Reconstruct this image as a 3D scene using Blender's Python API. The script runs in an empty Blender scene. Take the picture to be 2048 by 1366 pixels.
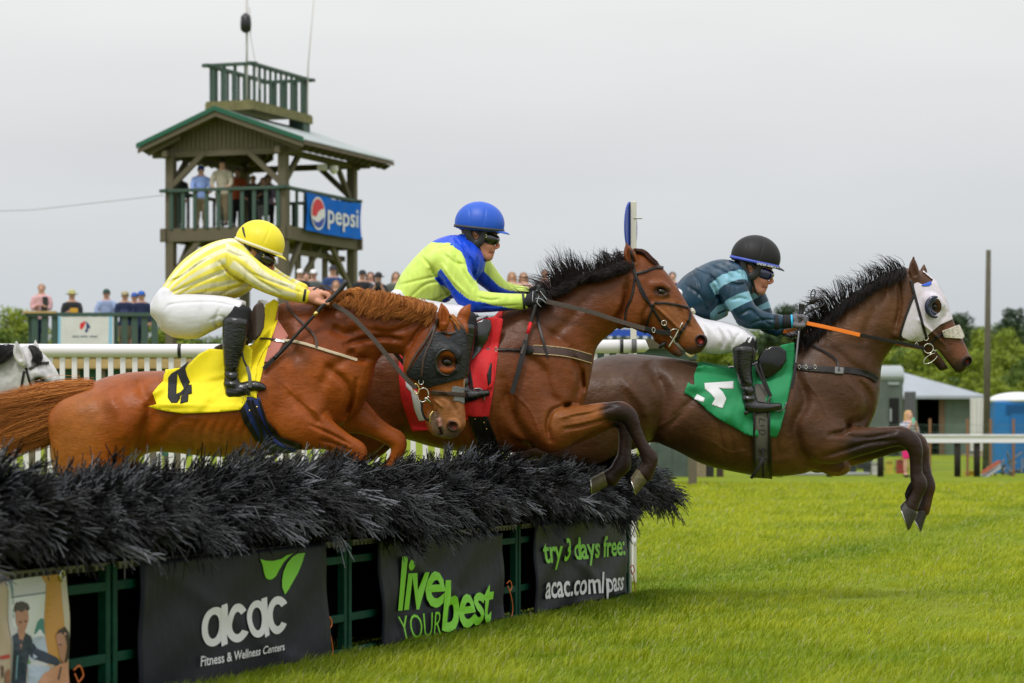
import bpy, math, random, os
import numpy as np
from mathutils import Vector, geometry as mgeo
random.seed(7); RNG = np.random.default_rng(7)
SC = bpy.context.scene
COL = SC.collection
FPX = 5690.0; CZ = 0.95; CX = 1024.0; HY = 895.0      # focal length in photo pixels, camera height, image column/row of the view axis and horizon
# ---------------------------------------------------------------- camera
cd = bpy.data.cameras.new('camera'); cam = bpy.data.objects.new('camera', cd); COL.objects.link(cam)
cam.location = (0, 0, CZ); cam.rotation_euler = (math.radians(90), 0, 0)
cd.sensor_width = 36; cd.lens = FPX / 2048 * 36; cd.shift_y = (HY - 683) / 2048
cd.clip_start = .5; cd.clip_end = 4000
cd.dof.use_dof = True; cd.dof.focus_distance = 16.2; cd.dof.aperture_fstop = 5.0
SC.camera = cam
# ---------------------------------------------------------------- world: overcast daylight
W = bpy.data.worlds.new('World'); SC.world = W; W.use_nodes = True
nt = W.node_tree; nt.nodes.clear(); N = nt.nodes.new; L = nt.links.new
SUN_EL, SUN_AZ = math.radians(58), math.radians(200)
sky = N('ShaderNodeTexSky'); sky.sky_type = 'NISHITA'; sky.sun_disc = False
sky.sun_elevation = SUN_EL; sky.sun_rotation = SUN_AZ; sky.dust_density = 4; sky.air_density = 1
tc = N('ShaderNodeTexCoord'); sep = N('ShaderNodeSeparateXYZ'); L(tc.outputs['Generated'], sep.inputs[0])
rmp = N('ShaderNodeValToRGB'); L(sep.outputs['Z'], rmp.inputs[0])
e = rmp.color_ramp.elements
e[0].position = 0.0; e[0].color = (.57, .62, .65, 1)
e[1].position = 1.0; e[1].color = (.92, .93, .95, 1)
for p_, c_ in ((.045, (.635, .675, .71, 1)), (.10, (.755, .77, .785, 1)), (.16, (.90, .90, .893, 1)), (.3, (.90, .905, .91, 1))):
    q = e.new(p_); q.color = c_
mp = N('ShaderNodeMapping'); mp.inputs['Scale'].default_value = (3, 3, 14); L(tc.outputs['Generated'], mp.inputs[0])
nz = N('ShaderNodeTexNoise'); nz.inputs['Scale'].default_value = 1.3; nz.inputs['Detail'].default_value = 3; L(mp.outputs[0], nz.inputs[0])
mr = N('ShaderNodeMapRange'); mr.inputs[1].default_value = .3; mr.inputs[2].default_value = .7; mr.inputs[3].default_value = .955; mr.inputs[4].default_value = 1.045; L(nz.outputs[0], mr.inputs[0])
mu = N('ShaderNodeMix'); mu.data_type = 'RGBA'; mu.blend_type = 'MULTIPLY'; mu.inputs[0].default_value = 1
L(rmp.outputs[0], mu.inputs[6]); L(mr.outputs[0], mu.inputs[7])
sc_ = N('ShaderNodeVectorMath'); sc_.operation = 'SCALE'; sc_.inputs[3].default_value = .075; L(sky.outputs[0], sc_.inputs[0])
mx = N('ShaderNodeMix'); mx.data_type = 'RGBA'; mx.inputs[0].default_value = .92
L(sc_.outputs[0], mx.inputs[6]); L(mu.outputs[2], mx.inputs[7])
mz = N('ShaderNodeMapRange'); mz.inputs[1].default_value = .16; mz.inputs[2].default_value = .95; mz.inputs[3].default_value = 1.0; mz.inputs[4].default_value = 1.8; L(sep.outputs['Z'], mz.inputs[0])   # an overcast sky is far brighter overhead than at the horizon
bg = N('ShaderNodeBackground'); L(mz.outputs[0], bg.inputs[1]); L(mx.outputs[2], bg.inputs[0])
wo = N('ShaderNodeOutputWorld'); L(bg.outputs[0], wo.inputs[0])
sd = bpy.data.lights.new('sun', 'SUN'); sd.energy = 1.5; sd.angle = math.radians(11); sd.color = (1, .97, .95)
sun = bpy.data.objects.new('sun', sd); COL.objects.link(sun)
# light comes from above, behind the camera and a little from the left
sdir = Vector((math.sin(SUN_AZ) * math.cos(SUN_EL), math.cos(SUN_AZ) * math.cos(SUN_EL), math.sin(SUN_EL)))
sun.rotation_euler = sdir.to_track_quat('Z', 'Y').to_euler(); sun.location = (0, 0, 30)
SC.view_settings.view_transform = 'Standard'; SC.view_settings.look = 'None'; SC.view_settings.exposure = 0; SC.view_settings.gamma = 1
SC.cycles.use_denoising = True; SC.cycles.max_bounces = 5; SC.cycles.diffuse_bounces = 3; SC.cycles.glossy_bounces = 3; SC.cycles.transmission_bounces = 3; SC.cycles.transparent_max_bounces = 6
# ---------------------------------------------------------------- helpers
def W3(a, D0):
    """photo px x, px y, depth offset in px -> world, for a plane at distance D0"""
    a = np.asarray(a, float); D = D0 + a[:, 2] * (D0 / FPX)
    return np.stack([(a[:, 0] - CX) / FPX * D, D, CZ - (a[:, 1] - HY) / FPX * D], 1)
def P(x, y, D): return Vector(((x - CX) / FPX * D, D, CZ - (y - HY) / FPX * D))
def C(h):
    h = h.lstrip('#'); r = [int(h[i:i + 2], 16) / 255 for i in (0, 2, 4)]
    return tuple((c / 12.92 if c < .04045 else ((c + .055) / 1.055) ** 2.4) for c in r)
MATS = {}
def mat(name, col=(.5, .5, .5), rough=.5, spec=.5, vcol=False, noise=None, bump=None, metal=0, coat=0, sheen=0, stretch=(1, 1, 1), col2=None, trans=0, alpha=1, sub=0):
    if name in MATS: return MATS[name]
    m = bpy.data.materials.new(name); m.use_nodes = True; t = m.node_tree; b = t.nodes['Principled BSDF']
    n = t.nodes.new; l = t.links.new
    b.inputs['Roughness'].default_value = rough; b.inputs['Specular IOR Level'].default_value = spec; b.inputs['Metallic'].default_value = metal
    b.inputs['Coat Weight'].default_value = coat; b.inputs['Coat Roughness'].default_value = .15; b.inputs['Sheen Weight'].default_value = sheen
    b.inputs['Transmission Weight'].default_value = trans; b.inputs['Alpha'].default_value = alpha
    if sub: b.inputs['Subsurface Weight'].default_value = sub; b.inputs['Subsurface Radius'].default_value = (.01, .004, .002); b.inputs['Subsurface Scale'].default_value = 1
    tcn = n('ShaderNodeTexCoord'); mpn = n('ShaderNodeMapping'); mpn.inputs['Scale'].default_value = stretch; l(tcn.outputs['Object'], mpn.inputs[0])
    if vcol:
        at = n('ShaderNodeAttribute'); at.attribute_name = 'Col'; src = at.outputs['Color']
    else:
        rg = n('ShaderNodeRGB'); rg.outputs[0].default_value = (*col, 1); src = rg.outputs[0]
    if noise:
        nn = n('ShaderNodeTexNoise'); nn.inputs['Scale'].default_value = noise[0]; nn.inputs['Detail'].default_value = 5; nn.inputs['Roughness'].default_value = .7; l(mpn.outputs[0], nn.inputs[0])
        r2 = n('ShaderNodeMapRange'); r2.inputs[1].default_value = .32; r2.inputs[2].default_value = .68; r2.inputs[3].default_value = 1 - noise[1]; r2.inputs[4].default_value = 1 + noise[1]; l(nn.outputs[0], r2.inputs[0])
        mm = n('ShaderNodeMix'); mm.data_type = 'RGBA'
        if col2 is None:
            mm.blend_type = 'MULTIPLY'; mm.inputs[0].default_value = 1; l(src, mm.inputs[6]); l(r2.outputs[0], mm.inputs[7])
        else:
            r2.inputs[3].default_value = 0; r2.inputs[4].default_value = 1; r2.clamp = True
            l(r2.outputs[0], mm.inputs[0]); l(src, mm.inputs[6]); mm.inputs[7].default_value = (*col2, 1)
        src = mm.outputs[2]
    l(src, b.inputs['Base Color'])
    if bump:
        prev = None
        for q in (bump if isinstance(bump, list) else [bump]):
            bn = n('ShaderNodeTexNoise'); bn.inputs['Scale'].default_value = q[0]; bn.inputs['Detail'].default_value = q[3] if len(q) > 3 else 4
            if len(q) > 4:
                m2 = n('ShaderNodeMapping'); m2.inputs['Scale'].default_value = q[4]; m2.inputs['Rotation'].default_value = q[5] if len(q) > 5 else (0, 0, 0); l(tcn.outputs['Object'], m2.inputs[0]); l(m2.outputs[0], bn.inputs[0])
            else: l(mpn.outputs[0], bn.inputs[0])
            bu = n('ShaderNodeBump'); bu.inputs['Strength'].default_value = q[1]; bu.inputs['Distance'].default_value = q[2]; l(bn.outputs[0], bu.inputs['Height'])
            if prev: l(prev.outputs[0], bu.inputs['Normal'])
            prev = bu
        l(prev.outputs[0], b.inputs['Normal'])
    MATS[name] = m; return m
def tag(o, label=None, cat=None, group=None, kind=None):
    if label: o['label'] = label
    if cat: o['category'] = cat
    if group: o['group'] = group
    if kind: o['kind'] = kind
    return o
def thing(name, loc, label, cat, group=None):
    o = bpy.data.objects.new(name, None); COL.objects.link(o); o.location = loc; o.empty_display_size = .1
    return tag(o, label, cat, group)
def rootloc(o):
    while o.parent: o = o.parent
    return np.array(o.location)
def mesh(name, V, F, m=None, parent=None, col=None, smooth=True, loc=None):
    """V (n,3) world coordinates, F list/array of faces -> linked object"""
    V = np.asarray(V, np.float64)
    if parent is not None: off = rootloc(parent)
    elif loc is not None: off = np.array(loc, float)
    else: off = np.array([V[:, 0].mean(), V[:, 1].mean(), V[:, 2].min()])
    me = bpy.data.meshes.new(name); V = V - off
    if isinstance(F, np.ndarray):
        k = F.shape[1]; nf = len(F)
        me.vertices.add(len(V)); me.vertices.foreach_set('co', V.astype(np.float32).ravel())
        me.loops.add(nf * k); me.loops.foreach_set('vertex_index', F.astype(np.int32).ravel())
        me.polygons.add(nf); me.polygons.foreach_set('loop_start', np.arange(nf, dtype=np.int32) * k)
        me.polygons.foreach_set('loop_total', np.full(nf, k, np.int32))
        me.update(calc_edges=True); me.validate()
    else: me.from_pydata([tuple(v) for v in V], [], [tuple(f) for f in F]); me.update()
    if smooth: me.polygons.foreach_set('use_smooth', np.ones(len(me.polygons), bool))
    if col is not None:
        ca = me.color_attributes.new('Col', 'FLOAT_COLOR', 'POINT')
        c4 = np.ones((len(V), 4), np.float32); c4[:, :3] = col; ca.data.foreach_set('color', c4.ravel())
    o = bpy.data.objects.new(name, me); COL.objects.link(o)
    if m: me.materials.append(m)
    if parent is not None: o.parent = parent
    else: o.location = off
    return o
class MB:
    """collects simple solids into one mesh (world coordinates)"""
    def __init__(s): s.v = []; s.f = []
    def add(s, V, F):
        b = len(s.v); s.v += [tuple(v) for v in V]; s.f += [tuple(i + b for i in f) for f in F]
    def box(s, c, sz, ax=None, ay=None, az=None):
        c = Vector(c); ax = Vector(ax or (1, 0, 0)); ay = Vector(ay or (0, 1, 0)); az = Vector(az or (0, 0, 1)); h = [q / 2 for q in sz]
        V = [c + ax * (i * h[0]) + ay * (j * h[1]) + az * (k * h[2]) for i in (-1, 1) for j in (-1, 1) for k in (-1, 1)]
        s.add(V, [(0, 1, 3, 2), (4, 6, 7, 5), (0, 4, 5, 1), (2, 3, 7, 6), (0, 2, 6, 4), (1, 5, 7, 3)])
    def bar(s, a, b, w, h, up=(0, 0, 1)):
        a = Vector(a); b = Vector(b); z = (b - a); ln = z.length; z.normalize(); u = Vector(up)
        if abs(z.dot(u)) > .98: u = Vector((0, 1, 0))
        x = z.cross(u).normalized(); y = x.cross(z)
        s.box((a + b) / 2, (w, h, ln), x, y, z)
    def tube(s, pts, r, n=10, cap=True):
        pts = [Vector(p) for p in pts]; rs = r if isinstance(r, (list, tuple)) else [r] * len(pts); b = len(s.v); V = []; F = []
        t0 = (pts[1] - pts[0]).normalized(); u = t0.orthogonal().normalized()
        for i, p in enumerate(pts):
            t = (pts[min(i + 1, len(pts) - 1)] - pts[max(i - 1, 0)]).normalized(); u = (u - t * u.dot(t)).normalized(); w = t.cross(u)
            for k in range(n): a = 2 * math.pi * k / n; V.append(p + (u * math.cos(a) + w * math.sin(a)) * rs[i])
        for i in range(len(pts) - 1):
            for k in range(n): F.append((i * n + k, i * n + (k + 1) % n, (i + 1) * n + (k + 1) % n, (i + 1) * n + k))
        if cap: F.append(tuple(range(n - 1, -1, -1))); F.append(tuple((len(pts) - 1) * n + k for k in range(n)))
        s.add(V, F)
    def prism(s, poly, off):
        """poly: list of 3d points (ccw seen from +off), extruded by vector off"""
        n = len(poly); poly = [Vector(p) for p in poly]; off = Vector(off)
        tri = mgeo.tessellate_polygon([poly]); F = [tuple(t) for t in tri] + [tuple(n + i for i in reversed(t)) for t in tri]
        F += [(i, (i + 1) % n, n + (i + 1) % n, n + i) for i in range(n)]
        s.add(poly + [p + off for p in poly], F)
    def build(s, name, m, parent=None, smooth=False, bevel=0, loc=None):
        o = mesh(name, s.v, s.f, m, parent, smooth=smooth, loc=loc)
        if bevel:
            b = o.modifiers.new('b', 'BEVEL'); b.width = bevel; b.segments = 2; b.limit_method = 'ANGLE'
        return o
# ---------------------------------------------------------------- implicit modelling: smooth unions of ellipsoid chains -> surface nets
def smin(a, b, k):
    h = np.maximum(k - np.abs(a - b), 0) / k
    return np.minimum(a, b) - h * h * k * .25
def cr(P_, n):
    """catmull-rom through rows of P_ with ~n samples per segment"""
    P_ = np.asarray(P_, float); out = []
    m = len(P_)
    for i in range(m - 1):
        p0, p1, p2, p3 = P_[max(i - 1, 0)], P_[i], P_[i + 1], P_[min(i + 2, m - 1)]
        if i == 0: p0 = 2 * p1 - p2
        if i == m - 2: p3 = 2 * p2 - p1
        ni = n[i] if isinstance(n, (list, np.ndarray)) else n
        for t in np.arange(ni) / ni:
            out.append(.5 * (2 * p1 + (p2 - p0) * t + (2 * p0 - 5 * p1 + 4 * p2 - p3) * t * t + (3 * p1 - p0 - 3 * p2 + p3) * t ** 3))
    out.append(P_[-1]); return np.array(out)
class Fld:
    BIG = 40.
    def __init__(s, box, h):
        s.h = h; s.lo = np.array([box[0], box[2], box[4]], float)
        n = [int((box[2 * i + 1] - box[2 * i]) / h) + 2 for i in range(3)]
        s.ax = [(s.lo[i] + h * np.arange(n[i])).astype(np.float32) for i in range(3)]
        s.F = np.full(n, s.BIG, np.float32)
    def sl(s, lo, hi):
        r = []
        for i in range(3):
            a = int(max(0, math.floor((lo[i] - s.lo[i]) / s.h))); b = int(min(len(s.ax[i]), math.ceil((hi[i] - s.lo[i]) / s.h) + 1))
            r.append(slice(a, max(b, a)))
        return tuple(r)
    def _ells(s, E, k, mode='add', dst=None):
        # E rows: cx,cy,cd, ex,ey (unit vector of the 'across' axis), ra(along) rb(across) rc(depth)
        E = np.asarray(E, float); R = np.maximum(np.maximum(E[:, 5], E[:, 6]), 1)[:, None]; Rd = E[:, 7][:, None]
        mg = k + 3 * s.h
        lo = np.concatenate([E[:, :2] - R, E[:, 2:3] - Rd], 1) - mg; hi = np.concatenate([E[:, :2] + R, E[:, 2:3] + Rd], 1) + mg
        S = s.sl(lo.min(0), hi.max(0)); T = np.full(s.F[S].shape, s.BIG, np.float32)
        if T.size == 0: return
        for i, (cx, cy, cdp, ex, ey, ra, rb, rc) in enumerate(E):
            q = s.sl(lo[i], hi[i]); loc = tuple(slice(q[j].start - S[j].start, q[j].stop - S[j].start) for j in range(3))
            X = s.ax[0][q[0]][:, None, None] - np.float32(cx); Y = s.ax[1][q[1]][None, :, None] - np.float32(cy); Z = s.ax[2][q[2]][None, None, :] - np.float32(cdp)
            if X.size == 0 or Y.size == 0 or Z.size == 0: continue
            u = X * ey - Y * ex; v = X * ex + Y * ey
            u2 = u * u; v2 = v * v; z2 = Z * Z
            k0 = np.sqrt(u2 / ra ** 2 + v2 / rb ** 2 + z2 / rc ** 2); k1 = np.sqrt(u2 / ra ** 4 + v2 / rb ** 4 + z2 / rc ** 4) + 1e-9
            d = (k0 * (k0 - 1) / k1).astype(np.float32)
            T[loc] = np.minimum(T[loc], d)
        if mode == 'add': s.F[S] = smin(s.F[S], T, k)
        else: s.F[S] = -smin(-s.F[S], T, k)      # smooth subtraction
    def loft(s, st, k=14, sp=5., al=.38, inf=0, dc=0):
        """st rows: xt,yt,xb,yb,halfdepth[,centre depth]; elliptical sections between a traced upper and lower outline"""
        st = np.array([list(r) + [dc] * (6 - len(r)) for r in st], float)
        mid = (st[:, :2] + st[:, 2:4]) / 2; n = [max(2, int(math.hypot(*(mid[i + 1] - mid[i])) / sp)) for i in range(len(st) - 1)]
        q = cr(st, n); E = []
        for xt, yt, xb, yb, rd, dd in q:
            ln = math.hypot(xb - xt, yb - yt) + 1e-6; R = ln / 2 + inf
            E.append(((xt + xb) / 2, (yt + yb) / 2, dd, (xb - xt) / ln, (yb - yt) / ln, max(al * R, 1.6 * sp), R, rd + inf))
        s._ells(E, k)
    def chain(s, pts, k=10, sp=3.5, al=.7, inf=0, mode='add'):
        """pts rows: x,y,d,r[,rd]"""
        pts = np.array([list(r) + ([r[3]] if len(r) < 5 else []) for r in pts], float)
        if len(pts) == 1: q = pts; tg = np.array([[1, 0]])
        else:
            n = [max(2, int(np.linalg.norm(pts[i + 1, :3] - pts[i, :3]) / sp)) for i in range(len(pts) - 1)]
            q = cr(pts, n); tg = np.gradient(q[:, :2], axis=0); tg /= (np.linalg.norm(tg, axis=1)[:, None] + 1e-6)
        E = [(a[0], a[1], a[2], -t[1], t[0], max(al * (a[3] + inf), 1.2 * s.h), max(a[3] + inf, 1.1 * s.h), max(a[4] + inf, 1.1 * s.h)) for a, t in zip(q, tg)]
        for e_ in range(len(E)):
            if abs(E[e_][3]) + abs(E[e_][4]) < .5: E[e_] = E[e_][:3] + (0, 1) + E[e_][5:]
        s._ells(E, k, mode)
    def ball(s, x, y, d, ra, rb, rc, ang=0, k=8, mode='add'):
        a = math.radians(ang); s._ells([(x, y, d, -math.sin(a), math.cos(a), ra, rb, rc)], k, mode)
    def relief(s, line, w, amp, dmax=None, dmin=None):
        """groove (amp>0) or ridge (amp<0) along a traced line on the near side"""
        line = np.array(line, float)
        if len(line) > 2: line = cr(line, 6)
        lo = line[:, :2].min(0) - 2.6 * w; hi = line[:, :2].max(0) + 2.6 * w
        d0 = s.lo[2] if dmin is None else dmin; d1 = 0 if dmax is None else dmax
        S = s.sl((*lo, d0), (*hi, d1 + 30)); X = s.ax[0][S[0]][:, None]; Y = s.ax[1][S[1]][None, :]
        if X.size == 0 or Y.size == 0: return
        D = np.full((X.shape[0], Y.shape[1]), 1e9)
        m = len(line)
        for i in range(m - 1):
            a = line[i, :2]; b = line[i + 1, :2]; ab = b - a; t = np.clip(((X - a[0]) * ab[0] + (Y - a[1]) * ab[1]) / (ab @ ab + 1e-9), 0, 1)
            dd = (X - a[0] - t * ab[0]) ** 2 + (Y - a[1] - t * ab[1]) ** 2
            # fade amplitude at both ends
            f = (i + t) / (m - 1); fade = np.clip(np.minimum(f, 1 - f) * 6, .15, 1)
            dd = dd - 2 * w * w * 0 + (1 - fade) * w * w
            D = np.minimum(D, dd)
        G = amp * np.exp(-D / w ** 2)
        Z = s.ax[2][S[2]]; wz = np.clip((d1 + 15 - Z) / 15, 0, 1)
        s.F[S] += (G[:, :, None] * wz[None, None, :]).astype(np.float32)
    def cut(s, nx, ny, c, k=3):
        """keep nx*x+ny*y<c"""
        g = (s.ax[0][:, None] * nx + s.ax[1][None, :] * ny - c)[:, :, None]
        s.F = -smin(-s.F, -np.broadcast_to(g, s.F.shape), k).astype(np.float32)
    def depth(s):
        """near-surface depth map, holes filled"""
        ins = s.F < 0; hit = ins.any(2); k = ins.argmax(2); I, J = np.nonzero(hit); kk = k[I, J]
        f1 = s.F[I, J, kk]; f0 = s.F[I, J, np.maximum(kk - 1, 0)]; z = s.ax[2][kk] - s.h * (f1 / np.minimum(f1 - f0, -1e-6))
        M = np.full(hit.shape, np.nan); M[I, J] = z
        s.hitmap = hit.copy()
        for _ in range(60):
            nanm = np.isnan(M)
            if not nanm.any(): break
            Q = np.pad(M, 1, constant_values=np.nan); st = np.stack([Q[:-2, 1:-1], Q[2:, 1:-1], Q[1:-1, :-2], Q[1:-1, 2:]])
            c = (~np.isnan(st)).sum(0); av = np.nansum(st, 0) / np.maximum(c, 1); M = np.where(nanm & (c > 0), av, M)
        M[np.isnan(M)] = 0
        s.M = M; return M
    def dm(s, x, y):
        i = np.clip((np.asarray(x, float) - s.lo[0]) / s.h, 0, s.M.shape[0] - 1.001); j = np.clip((np.asarray(y, float) - s.lo[1]) / s.h, 0, s.M.shape[1] - 1.001)
        a = i.astype(int); b = j.astype(int); u = i - a; v = j - b; M = s.M
        return M[a, b] * (1 - u) * (1 - v) + M[a + 1, b] * u * (1 - v) + M[a, b + 1] * (1 - u) * v + M[a + 1, b + 1] * u * v
def nets(F, lo, h):
    S = F < 0
    c = np.zeros(np.array(F.shape) - 1, np.int8)
    for i in (0, 1):
        for j in (0, 1):
            for k in (0, 1): c += S[i:i + c.shape[0], j:j + c.shape[1], k:k + c.shape[2]]
    act = (c > 0) & (c < 8); I, J, K = np.nonzero(act); n = len(I)
    cid = np.full(act.shape, -1, np.int32); cid[I, J, K] = np.arange(n)
    pos = np.zeros((n, 3)); cnt = np.zeros(n); cs = [(i, j, k) for i in (0, 1) for j in (0, 1) for k in (0, 1)]
    val = {q: F[I + q[0], J + q[1], K + q[2]].astype(np.float64) for q in cs}
    for q in cs:
        for ax in range(3):
            if q[ax] == 0:
                r = list(q); r[ax] = 1; r = tuple(r); a, b = val[q], val[r]; m = (a < 0) != (b < 0); t = np.where(m, a / np.where(m, a - b, 1), 0)
                for x in range(3): pos[:, x] += np.where(m, q[x] + (t if x == ax else 0), 0)
                cnt += m
    pos = (pos / cnt[:, None] + np.stack([I, J, K], 1)) * h + lo
    Q = []
    for ax in range(3):
        a = [slice(None)] * 3; b = [slice(None)] * 3; a[ax] = slice(0, -1); b[ax] = slice(1, None)
        d = S[tuple(a)] != S[tuple(b)]; o1, o2 = [x for x in range(3) if x != ax]
        i3 = np.stack(np.nonzero(d), 1); ok = (i3[:, o1] > 0) & (i3[:, o2] > 0) & (i3[:, o1] < F.shape[o1] - 1) & (i3[:, o2] < F.shape[o2] - 1); i3 = i3[ok]
        def g(u, v):
            w = i3.copy(); w[:, o1] += u; w[:, o2] += v; return cid[w[:, 0], w[:, 1], w[:, 2]]
        q4 = np.stack([g(-1, -1), g(0, -1), g(0, 0), g(-1, 0)], 1); ins = S[i3[:, 0], i3[:, 1], i3[:, 2]]
        flip = ins if ax != 1 else ~ins
        q4 = np.where(flip[:, None], q4, q4[:, ::-1]); Q.append(q4)
    Q = np.concatenate(Q); Q = Q[(Q >= 0).all(1)]
    return pos, Q
def vnoise(p, sc, seed=0):
    """cheap smooth value noise on points (n,k)"""
    r = np.random.default_rng(seed); tot = 0
    for i in range(5):
        w = r.normal(size=p.shape[1]); w /= np.linalg.norm(w); ph = r.uniform(0, 6.28)
        tot = tot + np.sin(p @ w / sc * (1 + .37 * i) * 2 + ph + 1.3 * np.sin(p @ np.roll(w, 1) / sc * 1.7 + ph * 2))
    return tot / 5
def fmesh(name, f, D0, m, parent, colf=None, F=None, flip=True):
    """field -> object; field coordinates are photo px + depth px"""
    Ff, lo, h = (f.F, f.lo, f.h) if F is None else F
    V, Q = nets(Ff, lo, h)
    if len(V) == 0: print('EMPTY', name); return None
    col = colf(V) if callable(colf) else colf
    # px y points down: orientation is mirrored once
    return mesh(name, W3(V, D0), Q if flip else Q[:, ::-1].copy(), m, parent, col=col)
def polysd(X, Y, poly):
    D = np.full(np.broadcast(X, Y).shape, 1e9); ins = np.zeros(D.shape, bool); n = len(poly)
    for i in range(n):
        (ax, ay), (bx, by) = poly[i], poly[(i + 1) % n]; ex, ey = bx - ax, by - ay
        t = np.clip(((X - ax) * ex + (Y - ay) * ey) / (ex * ex + ey * ey + 1e-9), 0, 1)
        D = np.minimum(D, (X - ax - t * ex) ** 2 + (Y - ay - t * ey) ** 2)
        c = ((ay > Y) != (by > Y)) & (X < (bx - ax) * (Y - ay) / ((by - ay) if by != ay else 1e-9) + ax); ins ^= c
    return np.where(ins, -1, 1) * np.sqrt(D)
def shell(name, f, D0, poly, off, m, parent, holes=(), dlim=None, up=2, colf=None, mod=None):
    """skin-tight layer: the body's field grown by off px, kept inside a traced outline"""
    poly = np.array(poly, float); lo = poly.min(0) - 5; hi = poly.max(0) + 5
    S = f.sl((*lo, f.lo[2]), (*hi, f.lo[2] + f.h * f.F.shape[2])); G = f.F[S]; l0 = np.array([f.ax[i][S[i].start] for i in range(3)], float); h = f.h
    if up == 2:
        for ax in range(3):
            n = G.shape[ax]; a = np.take(G, range(n - 1), ax); b = np.take(G, range(1, n), ax)
            st = np.stack([a, (a + b) / 2], ax + 1); shp = list(a.shape); shp[ax] *= 2; st = st.reshape(shp); G = np.concatenate([st, np.take(G, [n - 1], ax)], ax)
        h = h / 2
    X = (l0[0] + h * np.arange(G.shape[0]))[:, None]; Y = (l0[1] + h * np.arange(G.shape[1]))[None, :]
    sd_ = polysd(X, Y, [tuple(p) for p in poly])
    for q in holes: sd_ = np.maximum(sd_, -polysd(X, Y, q))
    o_ = off
    if mod is not None: o_ = (off + mod(X, Y))[:, :, None]
    R = np.maximum(G - o_, sd_[:, :, None].astype(np.float32))
    if dlim is not None:
        Z = l0[2] + h * np.arange(G.shape[2]); R = np.maximum(R, (Z - dlim)[None, None, :])
    return fmesh(name, f, D0, m, parent, colf, F=(R.astype(np.float32), l0, h))
def band(line, w):
    """traced centre line + width -> outline polygon"""
    l = cr(line, 4) if len(line) > 2 else np.array(line, float); t = np.gradient(l, axis=0); t /= np.linalg.norm(t, axis=1)[:, None]; nn = np.stack([-t[:, 1], t[:, 0]], 1)
    return np.concatenate([l + nn * w / 2, (l - nn * w / 2)[::-1]])
def ribbon(name, pts, w, th, D0, m, parent, n=6, taper=1, col=None):
    """strap through photo-px points (x,y,d); flat side to the side of the horse"""
    q = cr(pts, n) if len(pts) > 2 else np.array(pts, float); t = np.gradient(q[:, :2], axis=0); t /= (np.linalg.norm(t, axis=1)[:, None] + 1e-6)
    nn = np.stack([-t[:, 1], t[:, 0]], 1); V = []; F = []; m_ = len(q)
    for i in range(m_):
        ww = w * (1 + (taper - 1) * i / (m_ - 1)) / 2
        for a, b in ((-1, -1), (-.8, -1.25), (.8, -1.25), (1, -1), (1, 1), (-1, 1)):
            V.append((q[i, 0] + nn[i, 0] * ww * a, q[i, 1] + nn[i, 1] * ww * a, q[i, 2] + b * th / 2))
    for i in range(m_ - 1):
        for k in range(6): F.append((i * 6 + k, i * 6 + (k + 1) % 6, (i + 1) * 6 + (k + 1) % 6, (i + 1) * 6 + k))
    F.append((5, 4, 3, 2, 1, 0)); F.append(tuple((m_ - 1) * 6 + k for k in range(6)))
    return mesh(name, W3(V, D0), F, m, parent, smooth=False)
def tubepx(name, pts, r, D0, m, parent, n=10, sm=6, col=None):
    q = cr([list(p) for p in pts], sm) if len(pts) > 2 else np.array(pts, float); s_ = D0 / FPX
    b = MB(); rr = [x * s_ for x in (np.interp(np.linspace(0, 1, len(q)), np.linspace(0, 1, len(r)), r))] if isinstance(r, (list, tuple)) else r * s_
    b.tube(W3(q, D0), rr, n); return b.build(name, m, parent, smooth=True)
def patch(name, poly, D0, depthf, m, parent, step=5, th=1.5, rip=None, colf=None, smooth=True, extra=()):
    """sheet of cloth cut to a traced outline, laid over depthf(x,y) (depth px)"""
    pl = []
    for i in range(len(poly)):
        a = np.array(poly[i], float); b = np.array(poly[(i + 1) % len(poly)], float); k = max(1, int(np.linalg.norm(b - a) / step))
        for t in range(k): pl.append(a + (b - a) * t / k)
    pl = np.array(pl); lo = pl.min(0); hi = pl.max(0)
    gx, gy = np.meshgrid(np.arange(lo[0], hi[0], step), np.arange(lo[1], hi[1], step)); g = np.stack([gx.ravel() + (np.arange(gx.size) // gx.shape[1] % 2) * step / 2, gy.ravel()], 1)
    g = g[polysd(g[:, 0], g[:, 1], [tuple(p) for p in pl]) < -step * .45]
    n = len(pl); pts = [Vector(p) for p in pl] + [Vector(p) for p in g]
    r = mgeo.delaunay_2d_cdt(pts, [], [list(range(n))], 1, 1e-4)
    V2 = np.array([tuple(v) for v in r[0]]); F = [tuple(q) for q in r[2]]
    d = depthf(V2[:, 0], V2[:, 1])
    if rip is not None: d = d + rip(V2[:, 0], V2[:, 1])
    k = len(V2); A = np.concatenate([V2, d[:, None]], 1); B = A.copy(); B[:, 2] += th; 
    ec = {}
    for q in F:
        for a, b in zip(q, q[1:] + q[:1]):
            if (b, a) in ec: ec.pop((b, a))
            else: ec[(a, b)] = 1
    area = sum((V2[q[0], 0] * (V2[q[1], 1] - V2[q[2], 1]) + V2[q[1], 0] * (V2[q[2], 1] - V2[q[0], 1]) + V2[q[2], 0] * (V2[q[0], 1] - V2[q[1], 1])) for q in F)
    fr = [q if area < 0 else q[::-1] for q in F]; 
    FF = [q for q in fr] + [tuple(i + k for i in q[::-1]) for q in fr] + [((a, a + k, b + k, b) if area < 0 else (b, b + k, a + k, a)) for a, b in ec]
    AB = np.concatenate([A, B]); col = colf(AB) if callable(colf) else colf
    return mesh(name, W3(AB, D0), FF, m, parent, col=col, smooth=smooth)
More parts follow.
